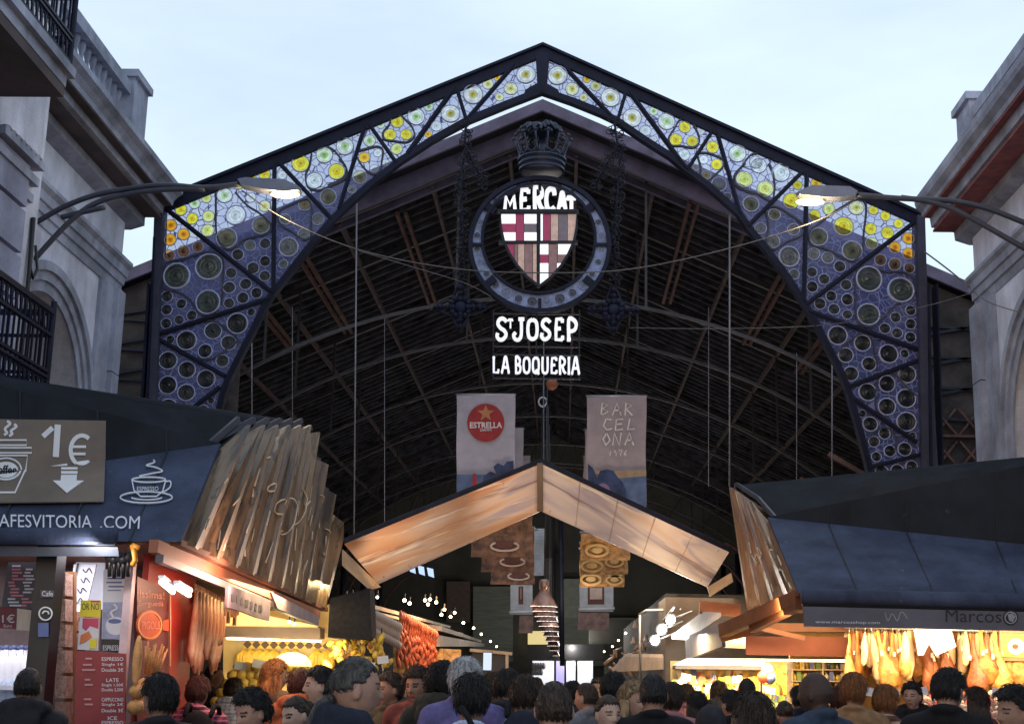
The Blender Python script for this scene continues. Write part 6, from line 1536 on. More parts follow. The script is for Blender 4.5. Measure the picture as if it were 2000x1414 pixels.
m = MB().use(mat('warm_goods_wall', (.50, .30, .12), rough=.7, var=.8, scale=9, bump=.6)); m.cpoly(Canvas((0, 23, 0), (0, 1, 0)), [(768, 1262), (900, 1268), (900, 1350), (768, 1350)], -.1, 0); m.build('goods_shelf', None, ist)
m = MB().use(mat('charcoal_box', (.05, .05, .06), rough=.6)); ck_ = Canvas((0, 24.5, 0), (0, 1, 0)); m.cpoly(ck_, [(922, 1272), (992, 1274), (992, 1340), (922, 1340)], -.4, 0); m.use(mat('cream_trim', (.62, .48, .32), rough=.6)); m.cbar(ck_, (918, 1269), (1000, 1276), 6, -.1, .06); m.cbar(ck_, (990, 1276), (990, 1330), 5, -.1, .05); m.build('dark_counter', None, ist)
for k, (x, y, Y_) in enumerate(((676, 1167, 17.2), (688, 1166, 17.3), (737, 1166, 17.8), (790, 1172, 19), (800, 1178, 19.2), (840, 1170, 21), (852, 1176, 21), (836, 1180, 21), (868, 1190, 22), (880, 1204, 23), (745, 1240, 18), (575, 1218, 15.2), (565, 1214, 15.2), (888, 1196, 23), (862, 1200, 22), (700, 1186, 16.8), (830, 1172, 20.5), (905, 1216, 24), (925, 1226, 26), (940, 1238, 28), (958, 1252, 31), (970, 1262, 34), (1196, 1262, 34), (1208, 1250, 31), (1222, 1236, 28), (1180, 1272, 38))):
    b = MB().use(WARMT, True); p = at(x, y, Y_); b.ball(p, .018 if Y_ < 18.5 else .024, 8, 6); b.use(BLACK); b.tube([p + Vector((0, 0, .015)), p + Vector((0, .02, .09))], .012, n=4); tag(b.build('small_bulb', loc=p), 'small bare warm bulb glowing over the dark inner stalls beside the aisle', 'bulb', 'small bulbs over the inner stalls')
for k in range(5):
    x, y = (762 + 18 * k, 1092 + 4 * k); b = MB().use(emat('blue_window_glow', (.45, .6, .95), .8)); wc_ = Canvas((0, 34, 0), (0, 1, 0)); b.cpoly(wc_, [(x, y), (x + 12, y + 3), (x + 14, y + 20), (x + 3, y + 16)], 0, .04); tag(b.build('high_window'), ordinal(k) + ' small bluish window from the left, high in the dark hall side', 'window', 'bluish windows high in the hall side')
# ---- gabled timber sign in the middle
GAB = ramp_mat('sunset_print', [(.30, (.50, .20, .09)), (.40, (.62, .38, .25)), (.47, (.66, .50, .42)), (.52, (.42, .34, .38)), (.58, (.66, .53, .47)), (.70, (.86, .79, .72))], .95, (.30, 1, 2.6), rough=.40, detail=2.5, distort=.35, rot=(0, R(-24), 0))
GAB2 = ramp_mat('sunset_print_mirrored', [(.30, (.52, .28, .16)), (.40, (.60, .44, .35)), (.47, (.64, .54, .50)), (.52, (.42, .36, .41)), (.58, (.66, .57, .52)), (.70, (.88, .82, .74))], .95, (.30, 1, 2.6), rough=.40, detail=2.5, distort=.35, rot=(0, R(26), 0))
for q, rr_ in ((GAB, -24), (GAB2, 26)):                            # long dark brush streaks of the print
    nn_, ll_ = q.node_tree.nodes, q.node_tree.links; bs_ = nn_['Principled BSDF']; src = bs_.inputs['Base Color'].links[0].from_socket; tc_ = [x for x in nn_ if x.type == 'TEX_COORD'][0]
    for st_, c_, th_, sc_ in (((.30, 1, 9), (.20, .12, .12), .565, 1.0), ((.45, 1, 12), (.90, .80, .66), .60, 1.3), ((.22, 1, 5), (.58, .20, .05), .60, .8)):
        mg = nn_.new('ShaderNodeMapping'); mg.vector_type = 'TEXTURE'; mg.inputs['Rotation'].default_value = (0, R(rr_), 0); mg.inputs['Scale'].default_value = [1 / z_ for z_ in st_]; ll_.new(tc_.outputs['Object'], mg.inputs[0])
        ng = nn_.new('ShaderNodeTexNoise'); ng.inputs['Scale'].default_value = sc_; ng.inputs['Detail'].default_value = 5; ng.inputs['Roughness'].default_value = .6; ll_.new(mg.outputs[0], ng.inputs['Vector'])
        rg = nn_.new('ShaderNodeMapRange'); rg.inputs['From Min'].default_value = th_; rg.inputs['From Max'].default_value = th_ + .05; rg.inputs['To Max'].default_value = .75; ll_.new(ng.outputs['Fac'], rg.inputs['Value'])
        mx = nn_.new('ShaderNodeMixRGB'); mx.inputs['Color2'].default_value = (*c_, 1); ll_.new(rg.outputs[0], mx.inputs['Fac']); ll_.new(src, mx.inputs['Color1']); src = mx.outputs[0]
    ll_.new(src, bs_.inputs['Base Color'])
gs_ = thing('gable_sign', 'peach and orange printed gable shaped sign spanning the aisle between the two stalls', 'sign', at(1056, 1000, 17))
def gp(x, y, Y): return at(x, y, Y)
def board(pts, th, mt, name):
    m = MB().use(mt); m.solid(pts, [p + Vector((0, th, 0)) for p in pts]); m.build(name, None, gs_)
A_, Bm = gp(1055, 906, 17), gp(1055, 998, 17.25)
board([gp(672, 1062, 16.2), A_, Bm, gp(738, 1140, 16.9)], .06, GAB, 'sign_board'); board([gp(1058, 906, 17), gp(1424, 1078, 17.8), gp(1382, 1146, 18.0), gp(1058, 998, 17.25)], .06, GAB2, 'sign_board')
for P0, P1, Q0, Q1 in ((gp(672, 1062, 16.2), A_, gp(738, 1140, 16.9), Bm), (gp(1058, 906, 17), gp(1424, 1078, 17.8), gp(1058, 998, 17.25), gp(1382, 1146, 18.0))):
    m = MB().use(mat('panel_seam', (.40, .29, .22), rough=.6))
    for q in (.2, .4, .6, .8): m.beam(P0.lerp(P1, q) + Vector((0, -.008, 0)), Q0.lerp(Q1, q) + Vector((0, -.006, 0)), .004, .004)
    m.use(STEEL)
    for q in (.05, .2, .4, .6, .8, .95):
        for e_ in (.08, .92): m.ball((P0.lerp(P1, q)).lerp(Q0.lerp(Q1, q), e_) + Vector((0, -.008, 0)), .010, 6, 4)
    m.build('panel_seams', None, gs_)
m = MB().use(mat('dark_brass', (.10, .06, .04), rough=.5)); m.beam(A_ + Vector((0, -.03, 0)), Bm + Vector((0, -.03, 0)), .07, .07); m.build('ridge_strip', None, gs_)
CRB = mat('cream_bracket', (.45, .30, .17), rough=.6)
m = MB().use(CRB); q = [gp(668, 1072, 16.0), gp(736, 1138, 16.6), gp(742, 1146, 16.4), gp(722, 1152, 16.2), gp(668, 1104, 15.8)]; m.solid(q, [p + Vector((0, .1, 0)) for p in q]); m.build('end_bracket', None, gs_)
m = MB().use(CRB); q = [gp(1382, 1146, 17.9), gp(1428, 1118, 17.7), gp(1432, 1136, 17.6), gp(1388, 1164, 17.8)]; m.solid(q, [p + Vector((0, .1, 0)) for p in q]); m.build('end_bracket', None, gs_)
m = MB().use(IRON2); m.beam(gp(672, 1058, 16.3), gp(1055, 902, 17.1), .05, .08); m.beam(gp(1055, 902, 17.1), gp(1426, 1074, 17.9), .05, .08); m.build('top_edge', None, gs_)
# ---- right stall
RB_, RT_, RP_, RRT, RRB = at(1560, 1158, 13.7), at(1500, 1010, 15.4), at(1418, 946, 19.0), at(1424, 1080, 18.7), at(1456, 1192, 17.3)
mst = stall_roof('meat_stall', 'slate blue meat stall with a folded roof and copper timber side at the right', -1, RB_, RT_, RP_, RRT, RRB, at(2300, 1166, 13.7), at(2300, 1094, 14.2), at(2300, 849, 14.1), at(2300, 866, 17.5), Vector((8, 19, 3.6)), WOODSIDE2, 4)
m = MB().use(SLATE, True); m.tube([at(1566, 1164, 13.3), at(2300, 1182, 13.3)], .075, n=12); m.use(BLACK); m.tube([at(1566, 1178, 13.32), at(2300, 1196, 13.32)], .05, n=8); m.build('awning_roller', None, mst)
vc = Canvas((0, 13.25, 0), (-math.tan(R(0)), 1, 0))
m = MB().use(mat('grey_valance', (.10, .10, .125), rough=.7, var=.25, scale=2)); m.cpoly(vc, [(1568, 1184), (2300, 1202), (2300, 1238), (1570, 1223)], -.01, .01); m.build('valance', None, mst)
m = MB().use(mat('black_lettering', (.012, .010, .014), rough=.6)); m.ctext(vc, 'Marcos', [(1846, 1189), (1955, 1191), (1955, 1216), (1846, 1214)], .015, .0); m.build('valance_lettering', None, mst)
m = MB().use(mat('black_lettering', (.012, .010, .014), rough=.6)); m.cpoly(vc, el(1973, 1206, 15, 15, 0, 345, 24), .01, .014); m.use(mat('grey_logo', (.30, .30, .33))); m.cstrip(vc, el(1973, 1206, 11, 11), 2.2, .0145, .018); m.cpoly(vc, [(1967, 1200), (1976, 1197), (1982, 1204), (1977, 1214), (1970, 1212)], .0145, .018); m.build('valance_logo', None, mst)
m = MB().use(LT2); m.ctext(vc, 'www.marcosshop.com', [(1592, 1211), (1718, 1213), (1718, 1220), (1592, 1218)], .014); m.build('web_address', None, mst)
m = MB().use(mat('grey_logo', (.30, .30, .33))); m.cstrip(vc, loop([(1728, 1196), (1734, 1212), (1742, 1198), (1752, 1212), (1760, 1194), (1772, 1208)]), 1.4, .0105, .013); m.build('scratched_mark', None, mst)
RST = mat('rust_orange_beam', (.20, .07, .032), rough=.55, var=.25, scale=3)
m = MB().use(RST); m.beam(at(1412, 1232, 15.6), at(1562, 1166, 13.9), .10, .14); m.beam(at(1470, 1226, 15.0), at(1560, 1180, 13.9), .08, .10); m.beam(at(1410, 1246, 15.8), at(1500, 1226, 15.4), .06, .08); m.beam(at(1482, 1226, 15.2), at(1570, 1246, 15.4), .05, .05); m.build('eave_beam', None, mst)
rfc = Canvas((0, 15.8, 0), (0, 1, 0)); ms2 = Canvas((0, 15.2, 0), (0, 1, 0)); ms3 = Canvas((0, 16.6, 0), (0, 1, 0))
m = MB().use(mat('brick_red_fascia', (.27, .085, .055), rough=.7, var=.15)); m.cpoly(rfc, [(1456, 1242), (1668, 1244), (1660, 1282), (1457, 1278)], -.02, .02); m.use(RST); m.cpoly(rfc, [(1500, 1216), (1700, 1218), (1700, 1234), (1500, 1232)], -.3, .0); m.build('red_fascia', None, mst)
m = MB().use(mat('warm_back_wall', (.62, .40, .15), rough=.7, var=.3, scale=2)); m.cpoly(ms3, [(1543, 1225), (2300, 1225), (2300, 1480), (1543, 1480)], -.1, 0); m.build('back_wall', None, mst)
m = MB().use(emat('warm_tube', (1, .85, .55), 6)); m.cpoly(rfc, [(1458, 1286), (1655, 1288), (1655, 1292), (1458, 1290)], -.1, -.04); m.build('light_strip', None, mst)
m = MB().use(mat('plum_board', (.055, .03, .055), rough=.7)); m.cpoly(Canvas((0, 16.2, 0), (0, 1, 0)), [(1716, 1300), (1812, 1292), (1812, 1346), (1722, 1346)], -.1, 0); m.build('plum_panel', None, mst)
m = MB().use(mat('white_price_board', (.7, .72, .75), rough=.6)); wb = Canvas((0, 14.9, 0), (0, 1, 0))
m = MB().use(mat('dark_gap_sheet', (.10, .04, .025), rough=.8, var=.4)); m.cpoly(Canvas((0, 16.25, 0), (0, 1, 0)), [(1652, 1222), (2100, 1230), (2100, 1304), (1652, 1300)], -.05, 0); m.build('ham_gap_backing', None, mst)  # added dark sheet so the gaps between the hams read dark
t = thing('paper_bag_sheet', 'white paper sheet with ragged edge hanging among the hams', 'sheet', wb.p(1820, 1280)); m = MB().use(mat('self_lit_paper', (.75, .77, .80), rough=.7, var=.05, emit=(.8, .85, .9), es=.28)); m.cpoly(wb, [(1784, 1227), (1856, 1228), (1867, 1262), (1828, 1280), (1814, 1256), (1803, 1279), (1793, 1279), (1790, 1258)], -.01, .01); m.build('paper', None, t)  # faint glow put into the paper itself, though it is no lamp
HAM = mat('cured_ham', (.42, .17, .035), rough=.4, var=.35, scale=9, col2=(.80, .55, .20), bump=.5); HAM2 = mat('dark_cured_ham', (.20, .05, .025), rough=.4, var=.4, scale=9, col2=(.42, .17, .08), bump=.5); TAGM = mat('white_tag', (.75, .74, .68))
def ham(mt):
    b = MB().use(mt, True); b.tube([(0, 0, 0), (0, 0, -.10), (.01, 0, -.2), (.03, 0, -.34), (.035, 0, -.46), (.02, 0, -.56), (.0, 0, -.64)], [.018, .024, .034, .062, .085, .07, .016], n=12)
    b.v = [Vector((v.x * (1.15 + .25 * math.sin(9 * v.z)), v.y * .62 + .012 * math.sin(17 * v.z), v.z)) for v in b.v]; return b
def bellied(mt):
    b = MB().use(mt, True); b.tube([(0, 0, 0), (0, 0, -.06), (0, .01, -.16), (.01, 0, -.3), (0, 0, -.42), (0, 0, -.46)], [.012, .03, .05, .055, .045, .01], n=10); return b
HAM3 = mat('pale_rind', (.70, .52, .30), rough=.5, var=.4, scale=9, col2=(.80, .70, .52), bump=.3)
protos = {}
kinds = [('golden', HAM, ham), ('dark red', HAM2, ham), ('pale', HAM3, bellied), ('golden brown', mat('brown_ham', (.48, .22, .06), rough=.4, var=.5, scale=8, bump=.4), ham), ('reddish', HAM2, bellied)]
for row, (n, Y_, y0, x0, dx) in enumerate(((26, 15.0, 1230, 1662, 13.2), (25, 15.3, 1229, 1668, 13.4), (24, 15.7, 1228, 1664, 14.2), (28, 15.95, 1224, 1656, 12.5))):
    for k in range(n):
        x = x0 + dx * k
        if row == 0 and (1774 < x < 1880 or x > 1940): continue
        key = r_.choice([0, 0, 1, 2, 2, 2, 3, 4, 4] if row < 3 else [2, 2, 4]); nm, mt, fn = kinds[key]
        p = at(x + r_.uniform(-4, 4), y0 + r_.uniform(0, 9), Y_ + r_.uniform(-.1, .1))
        if key not in protos:
            t = thing('ham', '', 'ham'); fn(mt).build('meat', None, t); q = MB().use(TAGM); q.box((-.014, -.09, -.27), (.014, -.085, -.22)); q.build('tag', None, t); rp_ = MB().use(STEEL, True); rp_.tube([(0, 0, 0), (.0, 0, .09)], .006, n=5); rp_.build('hook', None, t); protos[key] = t; o = t
        else: o = dup(protos[key])
        o.location = p; o.rotation_euler = (r_.uniform(-.10, .10), r_.uniform(-.16, .16), r_.uniform(-1, 1)); s_ = r_.uniform(.70, 1.18); o.scale = (s_ * r_.uniform(.85, 1.2), s_, s_)
        o['label'] = f"{nm} ham, {ordinal(k)} from the left in the {['front', 'middle', 'third', 'rear'][row]} row of the meat stall"; o['group'] = 'hams hanging in the meat stall'
m = MB().use(STEEL, True); m.tube([at(1650, 1224, 15.2), at(2080, 1236, 15.2)], .018, n=6); m.tube([at(1650, 1222, 15.6), at(2080, 1234, 15.6)], .018, n=6); m.build('ham_rail', None, mst)
pt = thing('framed_picture', 'framed picture of a white and green dish at the right edge of the meat stall', 'picture', ms2.p(1950, 1290)); m = MB().use(mat('copper_frame', (.45, .22, .12), rough=.4)); m.cstrip(ms2, [(1952, 1232), (2050, 1234), (2050, 1288), (1952, 1287)], 7, -.02, .03, closed=True); m.build('frame', None, pt)
m = MB().use(mat('green_yellow_print', (.45, .40, .12), rough=.5, var=.5, scale=4)); m.cpoly(ms2, [(1955, 1236), (2048, 1237), (2048, 1284), (1955, 1283)], -.02, .005); m.use(WPAP); m.cpoly(ms2, el(1984, 1262, 17, 16, 0, 345, 20), .005, .012); m.use(RUST); m.cpoly(ms2, el(1982, 1262, 6, 5, 0, 330, 10), .012, .018); m.build('print', None, pt)
ctr = MB().use(mat('meat_counter_steel', (.40, .28, .24), rough=.35)); p = at(1700, 1400, 13.6); ctr.box((at(1560, 1400, 13.9).x, 13.7, 0), (8, 14.6, 1.22)); ctr.build('counter', None, mst)
MEATS = [mat('raw_red_meat', (.42, .06, .05), rough=.4, var=.5, scale=12), mat('pale_meat', (.72, .45, .38), rough=.45, var=.3, scale=12), mat('white_fat', (.75, .66, .55), rough=.5)]
for k in range(120):
    row = k // 30; p = at(1786 + 7.6 * (k % 30) + r_.uniform(-6, 6), 1356 + 13 * row + r_.uniform(-5, 5), 14.4 - .18 * row); b = MB().use(r_.choice(MEATS), True); b.ball(p, (r_.uniform(.02, .06), r_.uniform(.02, .06), r_.uniform(.015, .035)), 8, 6, Matrix.Rotation(r_.uniform(-1.2, 1.2), 3, 'Y') @ Matrix.Rotation(r_.uniform(0, 3), 3, 'Z'))
    tag(b.build('meat_cut', loc=p), 'small cut of meat heaped on the meat counter', 'meat', 'cuts on the meat counter')
glass = bpy.data.materials.new('counter_glass'); glass.use_nodes = True; nn = glass.node_tree.nodes; b_ = nn['Principled BSDF']; b_.inputs['Base Color'].default_value = (.9, .95, .95, 1); b_.inputs['Roughness'].default_value = .05; b_.inputs['Transmission Weight'].default_value = 0; b_.inputs['Alpha'].default_value = .12
m = MB().use(glass); m.cpoly(Canvas((0, 13.65, 0), (0, 1, 0)), [(1780, 1352), (2200, 1358), (2200, 1450), (1780, 1450)], -.006, .006); m.build('counter_glass', None, mst)
# ---- goods stall left of the meat stall
gst = thing('goods_stall', 'brightly lit goods stall with hanging packs and a pale canopy right of the aisle', 'market stall', at(1440, 1330, 18)); gv = Canvas((0, 18.6, 0), (0, 1, 0)); gv2 = Canvas((0, 18.0, 0), (0, 1, 0))
m = MB().use(mat('gold_goods_wall', (.60, .38, .08), rough=.6, var=.9, scale=5, col2=(.75, .60, .30), bump=.4)); m.cpoly(gv, [(1310, 1290), (1560, 1290), (1560, 1460), (1310, 1460)], -.1, 0); m.build('back_wall', None, gst)
m = MB().use(WPAP); m.cpoly(gv2, [(1320, 1298), (1344, 1285), (1490, 1287), (1492, 1300)], -.5, .1); m.use(mat('dark_canopy_edge', (.05, .05, .07), rough=.6)); m.cpoly(gv2, [(1318, 1299), (1492, 1301), (1492, 1308), (1318, 1306)], -.4, .11); m.build('canopy', None, gst)
m = MB().use(mat('dusk_awning_cloth', (.085, .08, .11), rough=.8, var=.2)); q = [at(1338, 1244, 18.5), at(1411, 1212, 16.3), at(1410, 1262, 16.3), at(1340, 1288, 18.5)]; m.solid(q, [p + Vector((.05, .05, 0)) for p in q]); m.build('side_cloth', None, gst)
m = MB().use(mat('pale_awning_roof', (.50, .50, .50), rough=.6, stretch=(1, 9, 1), var=.3)); q = [at(1312, 1240, 19.5), at(1372, 1194, 18), at(1408, 1196, 16.6), at(1340, 1242, 18.4)]; m.solid(q, [p - Vector((0, 0, .05)) for p in q]); m.use(RUST); m.beam(at(1366, 1186, 18), at(1446, 1192, 18), .06, .16); m.build('awning_roof', None, gst)
m = MB().use(mat('cream_louvres', (.60, .56, .46), rough=.6, stretch=(1, 1, 14), var=.35)); m.cpoly(Canvas((0, 17.2, 0), (0, 1, 0)), [(1412, 1236), (1456, 1236), (1456, 1266), (1412, 1264)], -.05, 0); m.build('louvre_panel', None, gst)
PK_ = [mat('gold_pack', (.72, .48, .06), rough=.3, var=.4, scale=12), mat('cream_pack', (.75, .66, .45), rough=.4, var=.2), mat('red_pack', (.55, .10, .06), rough=.4), mat('blue_pack', (.10, .14, .35), rough=.4), mat('green_pack', (.18, .28, .06), rough=.5)]
for k in range(224):
    row = k // 37; x = 1322 + 6.0 * (k % 37) + r_.uniform(-4, 4); y = 1313 + 17 * row + r_.uniform(-6, 6); p = gv2.p(x, y, -.1 + .07 * row + r_.uniform(-.03, .03))
    mt = PK_[r_.choice([0, 0, 0, 0, 1, 1, 2, 3, 4])]; b = MB().use(mt); w_ = r_.uniform(.018, .05); h_ = r_.uniform(.03, .075); ry_ = Matrix.Rotation(r_.uniform(-.45, .45), 3, 'Y'); b.solid([p + ry_ @ Vector(q) for q in ((-w_, -.02, h_), (w_, -.02, h_), (w_, .02, h_), (-w_, .02, h_))], [p + ry_ @ Vector(q) for q in ((-w_ * .8, -.03, -h_), (w_ * .8, -.03, -h_), (w_ * .8, .03, -h_), (-w_ * .8, .03, -h_))])
    tag(b.build('goods_pack', loc=p), 'small bright pack hanging in the goods stall', 'pack', 'packs in the goods stall')
shc = Canvas((0, 16.35, 0), (0, 1, 0))
for k in range(110):
    row = k // 22; x = 1548 + 5.2 * (k % 22) + r_.uniform(-2, 2); p = shc.p(x, 1306 + 22 * row, r_.uniform(0, .15)); mt = PK_[r_.choice([0, 0, 1, 1, 1, 2, 3, 4])]; b = MB().use(mt, True); h_ = r_.uniform(.05, .11); w_ = r_.uniform(.012, .028)
    if k % 3: b.lathe([(w_, 0), (w_ * 1.05, h_ * .6), (w_ * .45, h_ * .85), (w_ * .45, h_)], p, n=9)
    else: b.cs = False; b.box(p + Vector((-w_, -.02, 0)), p + Vector((w_, .02, h_)))
    tag(b.build('shelf_jar', loc=p), 'small jar or carton on the shelves between the goods stall and the hams', 'jar', 'jars on the warm shelves')
shf = MB().use(mat('pale_shelf_wood', (.55, .40, .22), rough=.5))
for row in range(5): shf.cpoly(shc, [(1540, 1306.5 + 22 * row), (1664, 1307 + 22 * row), (1664, 1309 + 22 * row), (1540, 1308.5 + 22 * row)], -.15, .2)
for x in (1541, 1600, 1662): shf.cpoly(shc, [(x, 1290), (x + 3, 1290), (x + 3, 1420), (x, 1420)], -.16, .19)
shf.build('warm_shelves', None, mst)
for k in range(4):
    b = MB().use(BLACK if k % 2 else RUST, True); p = gv2.p(1350 + 44 * k, 1320, .2); b.tube([p, p - Vector((0, 0, 1.3))], .015, n=6); tag(b.build('goods_pole', loc=p), ordinal(k) + ' thin pole from the left in front of the hanging packs', 'pole', 'poles at the goods stall')
BAL = [mat('striped_ball', (.75, .74, .70), rough=.4), PK_[2], PK_[3]]
for k, (x, y) in enumerate(((1492, 1308), (1484, 1322), (1497, 1324))):
    b = MB().use(BAL[k], True); p = gv2.p(x, y, .3); b.ball(p, .075, 14, 10); tag(b.build('toy_ball', loc=p), ['white', 'red', 'blue'][k] + ' ball hanging at the right end of the pale canopy', 'ball')
# far right row behind: dark frames with copper bells and floodlights
FLL = emat('floodlight_glow', (1, .97, .9), 40)
for k, (x, y, r) in enumerate(((1279, 1251, .055), (1293, 1229, .055), (1311, 1209, .055))):
    p = at(x, y, 19.5); t = thing('floodlight', ordinal(k) + ' glaring white floodlight counting up from the aisle end', 'floodlight', p, 'floodlights over the right row')
    b = MB().use(FLL, True); b.ball(p, (r, .04, r), 12, 8); b.build('lens', None, t); b = MB().use(STEEL, True); b.lathe([(r + .03, .0), (r + .02, .08), (.04, .16)], p + Vector((0, .03, 0)), n=12, ax=(0, 1, 0)); b.tube([p + Vector((0, .1, 0)), p + Vector((.3, .1, .12))], .015, n=5); b.build('housing', None, t)
rst = thing('pipe_stand', 'dark pipe frame and shelves of the inner right row behind the floodlights', 'frame', at(1290, 1330, 21))
m = MB().use(STEEL, True); m.tube([at(1248, 1200, 21), at(1262, 1192, 21), at(1330, 1190, 20)], .02, n=5); m.tube([at(1250, 1200, 21), at(1250, 1330, 21)], .02, n=5); m.tube([at(1318, 1184, 19.4), at(1296, 1212, 20)], .02, n=5); m.build('pipe_frame', None, rst)
m = MB().use(mat('inner_dark_wall', (.06, .045, .035), rough=.8)); m.box((at(1300, 1300, 20).x, 20, 0), (6.5, 34, 2.9)); m.build('wall', None, rst)
m = MB().use(mat('copper_goods', (.50, .33, .20), rough=.35, var=.6, scale=9, bump=.5))
m.cs = True
for x, y, s_ in ((1241, 1226, .07), (1238, 1256, .06), (1254, 1272, .08), (1228, 1290, .07), (1262, 1252, .06), (1246, 1300, .08), (1212, 1302, .07)):
    m.lathe([(s_, 0), (s_ * .9, s_ * .2), (s_ * .5, s_ * .8), (s_ * .4, s_ * 1.7), (s_ * .2, s_ * 1.9)], at(x, y, 24), n=12)
for k in range(40): p = at(1196 + r_.uniform(0, 66), 1262 + r_.uniform(0, 50), 24.4); m.tube([p, p + Vector((r_.uniform(-.2, .2), 0, r_.uniform(-.15, .15)))], r_.uniform(.012, .03), n=5)
m.build('copper_ware', None, rst)
m = MB().use(AWN); q = [at(1196, 1312, 24), at(1222, 1282, 23), at(1310, 1284, 20), at(1310, 1306, 20)]; m.solid(q, [p + Vector((0, .1, .05)) for p in q]); m.build('awning', None, rst)
# end of the aisle: shop screens
es_ = thing('end_shop', 'small lit shop with screens and white shelves closing the far end of the aisle', 'shop', at(1100, 1330, 58)); ec_ = Canvas((0, 58, 0), (0, 1, 0))
m = MB().use(BLACK); m.cpoly(ec_, [(1030, 1258), (1180, 1258), (1180, 1288), (1030, 1288)], -.4, 0); m.build('fascia', None, es_)
for k, (x0, x1, c) in enumerate(((1040, 1082, (.9, .92, 1)), (1086, 1102, (.5, .45, .9)), (1106, 1124, (.8, .85, 1)), (1128, 1158, (.9, .95, 1)))):
    m = MB().use(emat('shop_glow_%s' % 'abcd'[k], c, .55)); m.cpoly(ec_, [(x0, 1290), (x1, 1290), (x1, 1345), (x0, 1345)], -.1, -.02); m.build('lit_screen', None, es_)
m = MB().use(mat('glass_ware', (.35, .36, .4), rough=.3), True)
for k in range(9): m.ball(ec_.p(1042 + 5 * (k % 5), 1300 + 12 * (k // 5), .1), (.1, .06, .14), 8, 6)
m.build('shelf_ware', None, es_)
m = MB().use(FARW); m.cpoly(ec_, [(1150, 1210), (1260, 1210), (1260, 1350), (1180, 1350), (1180, 1290), (1150, 1290)], -.3, -.1); m.build('side_pier', None, es_)
# ---- row of copper pendants down the aisle
pend = None
for k in range(12):
    f = [0, .085, .17, .25, .335, .42, .50, .585, .665, .745, .83, .91][k]
    x = 1062 + (1091 - 1062) * f; y = 1186 + (1300 - 1186) * f
    dy = 1333 - y; Y_ = 20 * (1333 - 1186) / dy; Y_ = min(Y_, 75)
    p = at(x, y, Y_)
    if pend is None:
        pend = thing('pendant_lamp', '', 'lamp', (0, 0, 0)); b = MB().use(mat('pale_copper', (.34, .20, .16), rough=.3, metal=.5, var=.35), True); b.lathe([(.19, 0), (.185, .03), (.15, .11), (.085, .19), (.06, .24), (.075, .27), (.075, .36), (.05, .40)], (0, 0, 0), n=20); b.build('lamp_shade', None, pend)
        b = MB().use(emat('pendant_glow', (1, .93, .85), 2.6), True); b.lathe([(.01, .004), (.182, .004), (.194, .010)], (0, 0, 0), n=16); b.build('diffuser', None, pend); b = MB().use(BLACK, True); b.tube([(0, 0, .40), (0, 0, 3.2)], .008, n=5); b.build('cord', None, pend); o = pend
    else: o = dup(pend)
    o.location = p; o['label'] = ordinal(k) + ' copper bell lamp from the front in the row over the aisle'; o['group'] = 'copper lamps over the aisle'
    if Y_ > 55: o.scale = (.8, .8, .8)
# ---- hanging banners
BANM = mat('grey_rose_cloth', (.44, .38, .41), rough=.9, var=.12, scale=3, bump=.15); BANM2 = mat('warm_rose_cloth', (.40, .30, .29), rough=.9, var=.12, scale=3, bump=.15)
NAVY = mat('navy_print', (.035, .045, .10), rough=.8, var=.5, scale=5); SEA = mat('blue_sea_print', (.10, .13, .22), rough=.8, var=.3, scale=4); STARR = mat('red_disc_print', (.36, .025, .025), rough=.7); GOLDP = mat('gold_star_print', (.55, .22, .08), rough=.7)
def banner(Y, x0, y0, x1, y1, label, mt, detail=None):
    cv = Canvas((0, Y, 0), (0, 1, 0)); t = thing('banner', label, 'banner', cv.p((x0 + x1) / 2, y0)); m = MB().use(mt); n = 14
    L_, R_ = [], []
    for i in range(n + 1):
        y = y0 + (y1 - y0) * i / n; L_.append(cv.p(x0 + .8 * math.sin(i * .7), y, .03 * math.sin(i * .55))); R_.append(cv.p(x1 + .8 * math.sin(i * .6 + 1), y, .03 * math.sin(i * .5 + 1)))
    for i in range(n): m.solid([L_[i], R_[i], R_[i + 1], L_[i + 1]], [p + Vector((0, .012, 0)) for p in (L_[i], R_[i], R_[i + 1], L_[i + 1])])
    m.build('cloth', None, t); m = MB().use(STEEL, True); m.tube([cv.p(x0 - 2, y0), cv.p(x1 + 2, y0)], .02, n=6); m.build('rod', None, t)
    if detail: detail(cv, t)
    return t
def star(cx_, cy_, r): return [(cx_ + (r if k % 2 == 0 else r * .42) * math.sin(math.pi * k / 5), cy_ - (r if k % 2 == 0 else r * .42) * math.cos(math.pi * k / 5)) for k in range(10)]
def d1(cv, t):
    m = MB().use(STARR); m.cpoly(cv, el(949, 826, 36, 37, 0, 352, 40), .035, .042); m.build('red_disc', None, t); m = MB().use(GOLDP); m.cpoly(cv, star(949, 808, 17), .044, .050); m.build('star', None, t)
    m = MB().use(mat('pale_lettering', (.75, .62, .58))); m.ctext(cv, 'ESTRELLA', [(918, 825), (981, 837)], .050, .03); m.ctext(cv, 'DAMM', [(938, 838), (960, 843)], .050, .02); m.build('lettering', None, t)
    m = MB().use(SEA); m.cpoly(cv, [(892, 927), (1005, 927), (1005, 985), (892, 985)], .034, .038); m.build('sea_print', None, t)
    m = MB().use(NAVY); m.cpoly(cv, [(938, 960), (945, 930), (958, 921), (970, 926), (964, 912), (972, 905), (984, 910), (990, 902), (1003, 900), (1005, 985), (936, 985)], .040, .044); m.build('dark_print', None, t)
    m = MB().use(STARR); m.cpoly(cv, [(924, 925), (930, 925), (933, 962), (922, 962)], .040, .045); m.build('red_print', None, t)
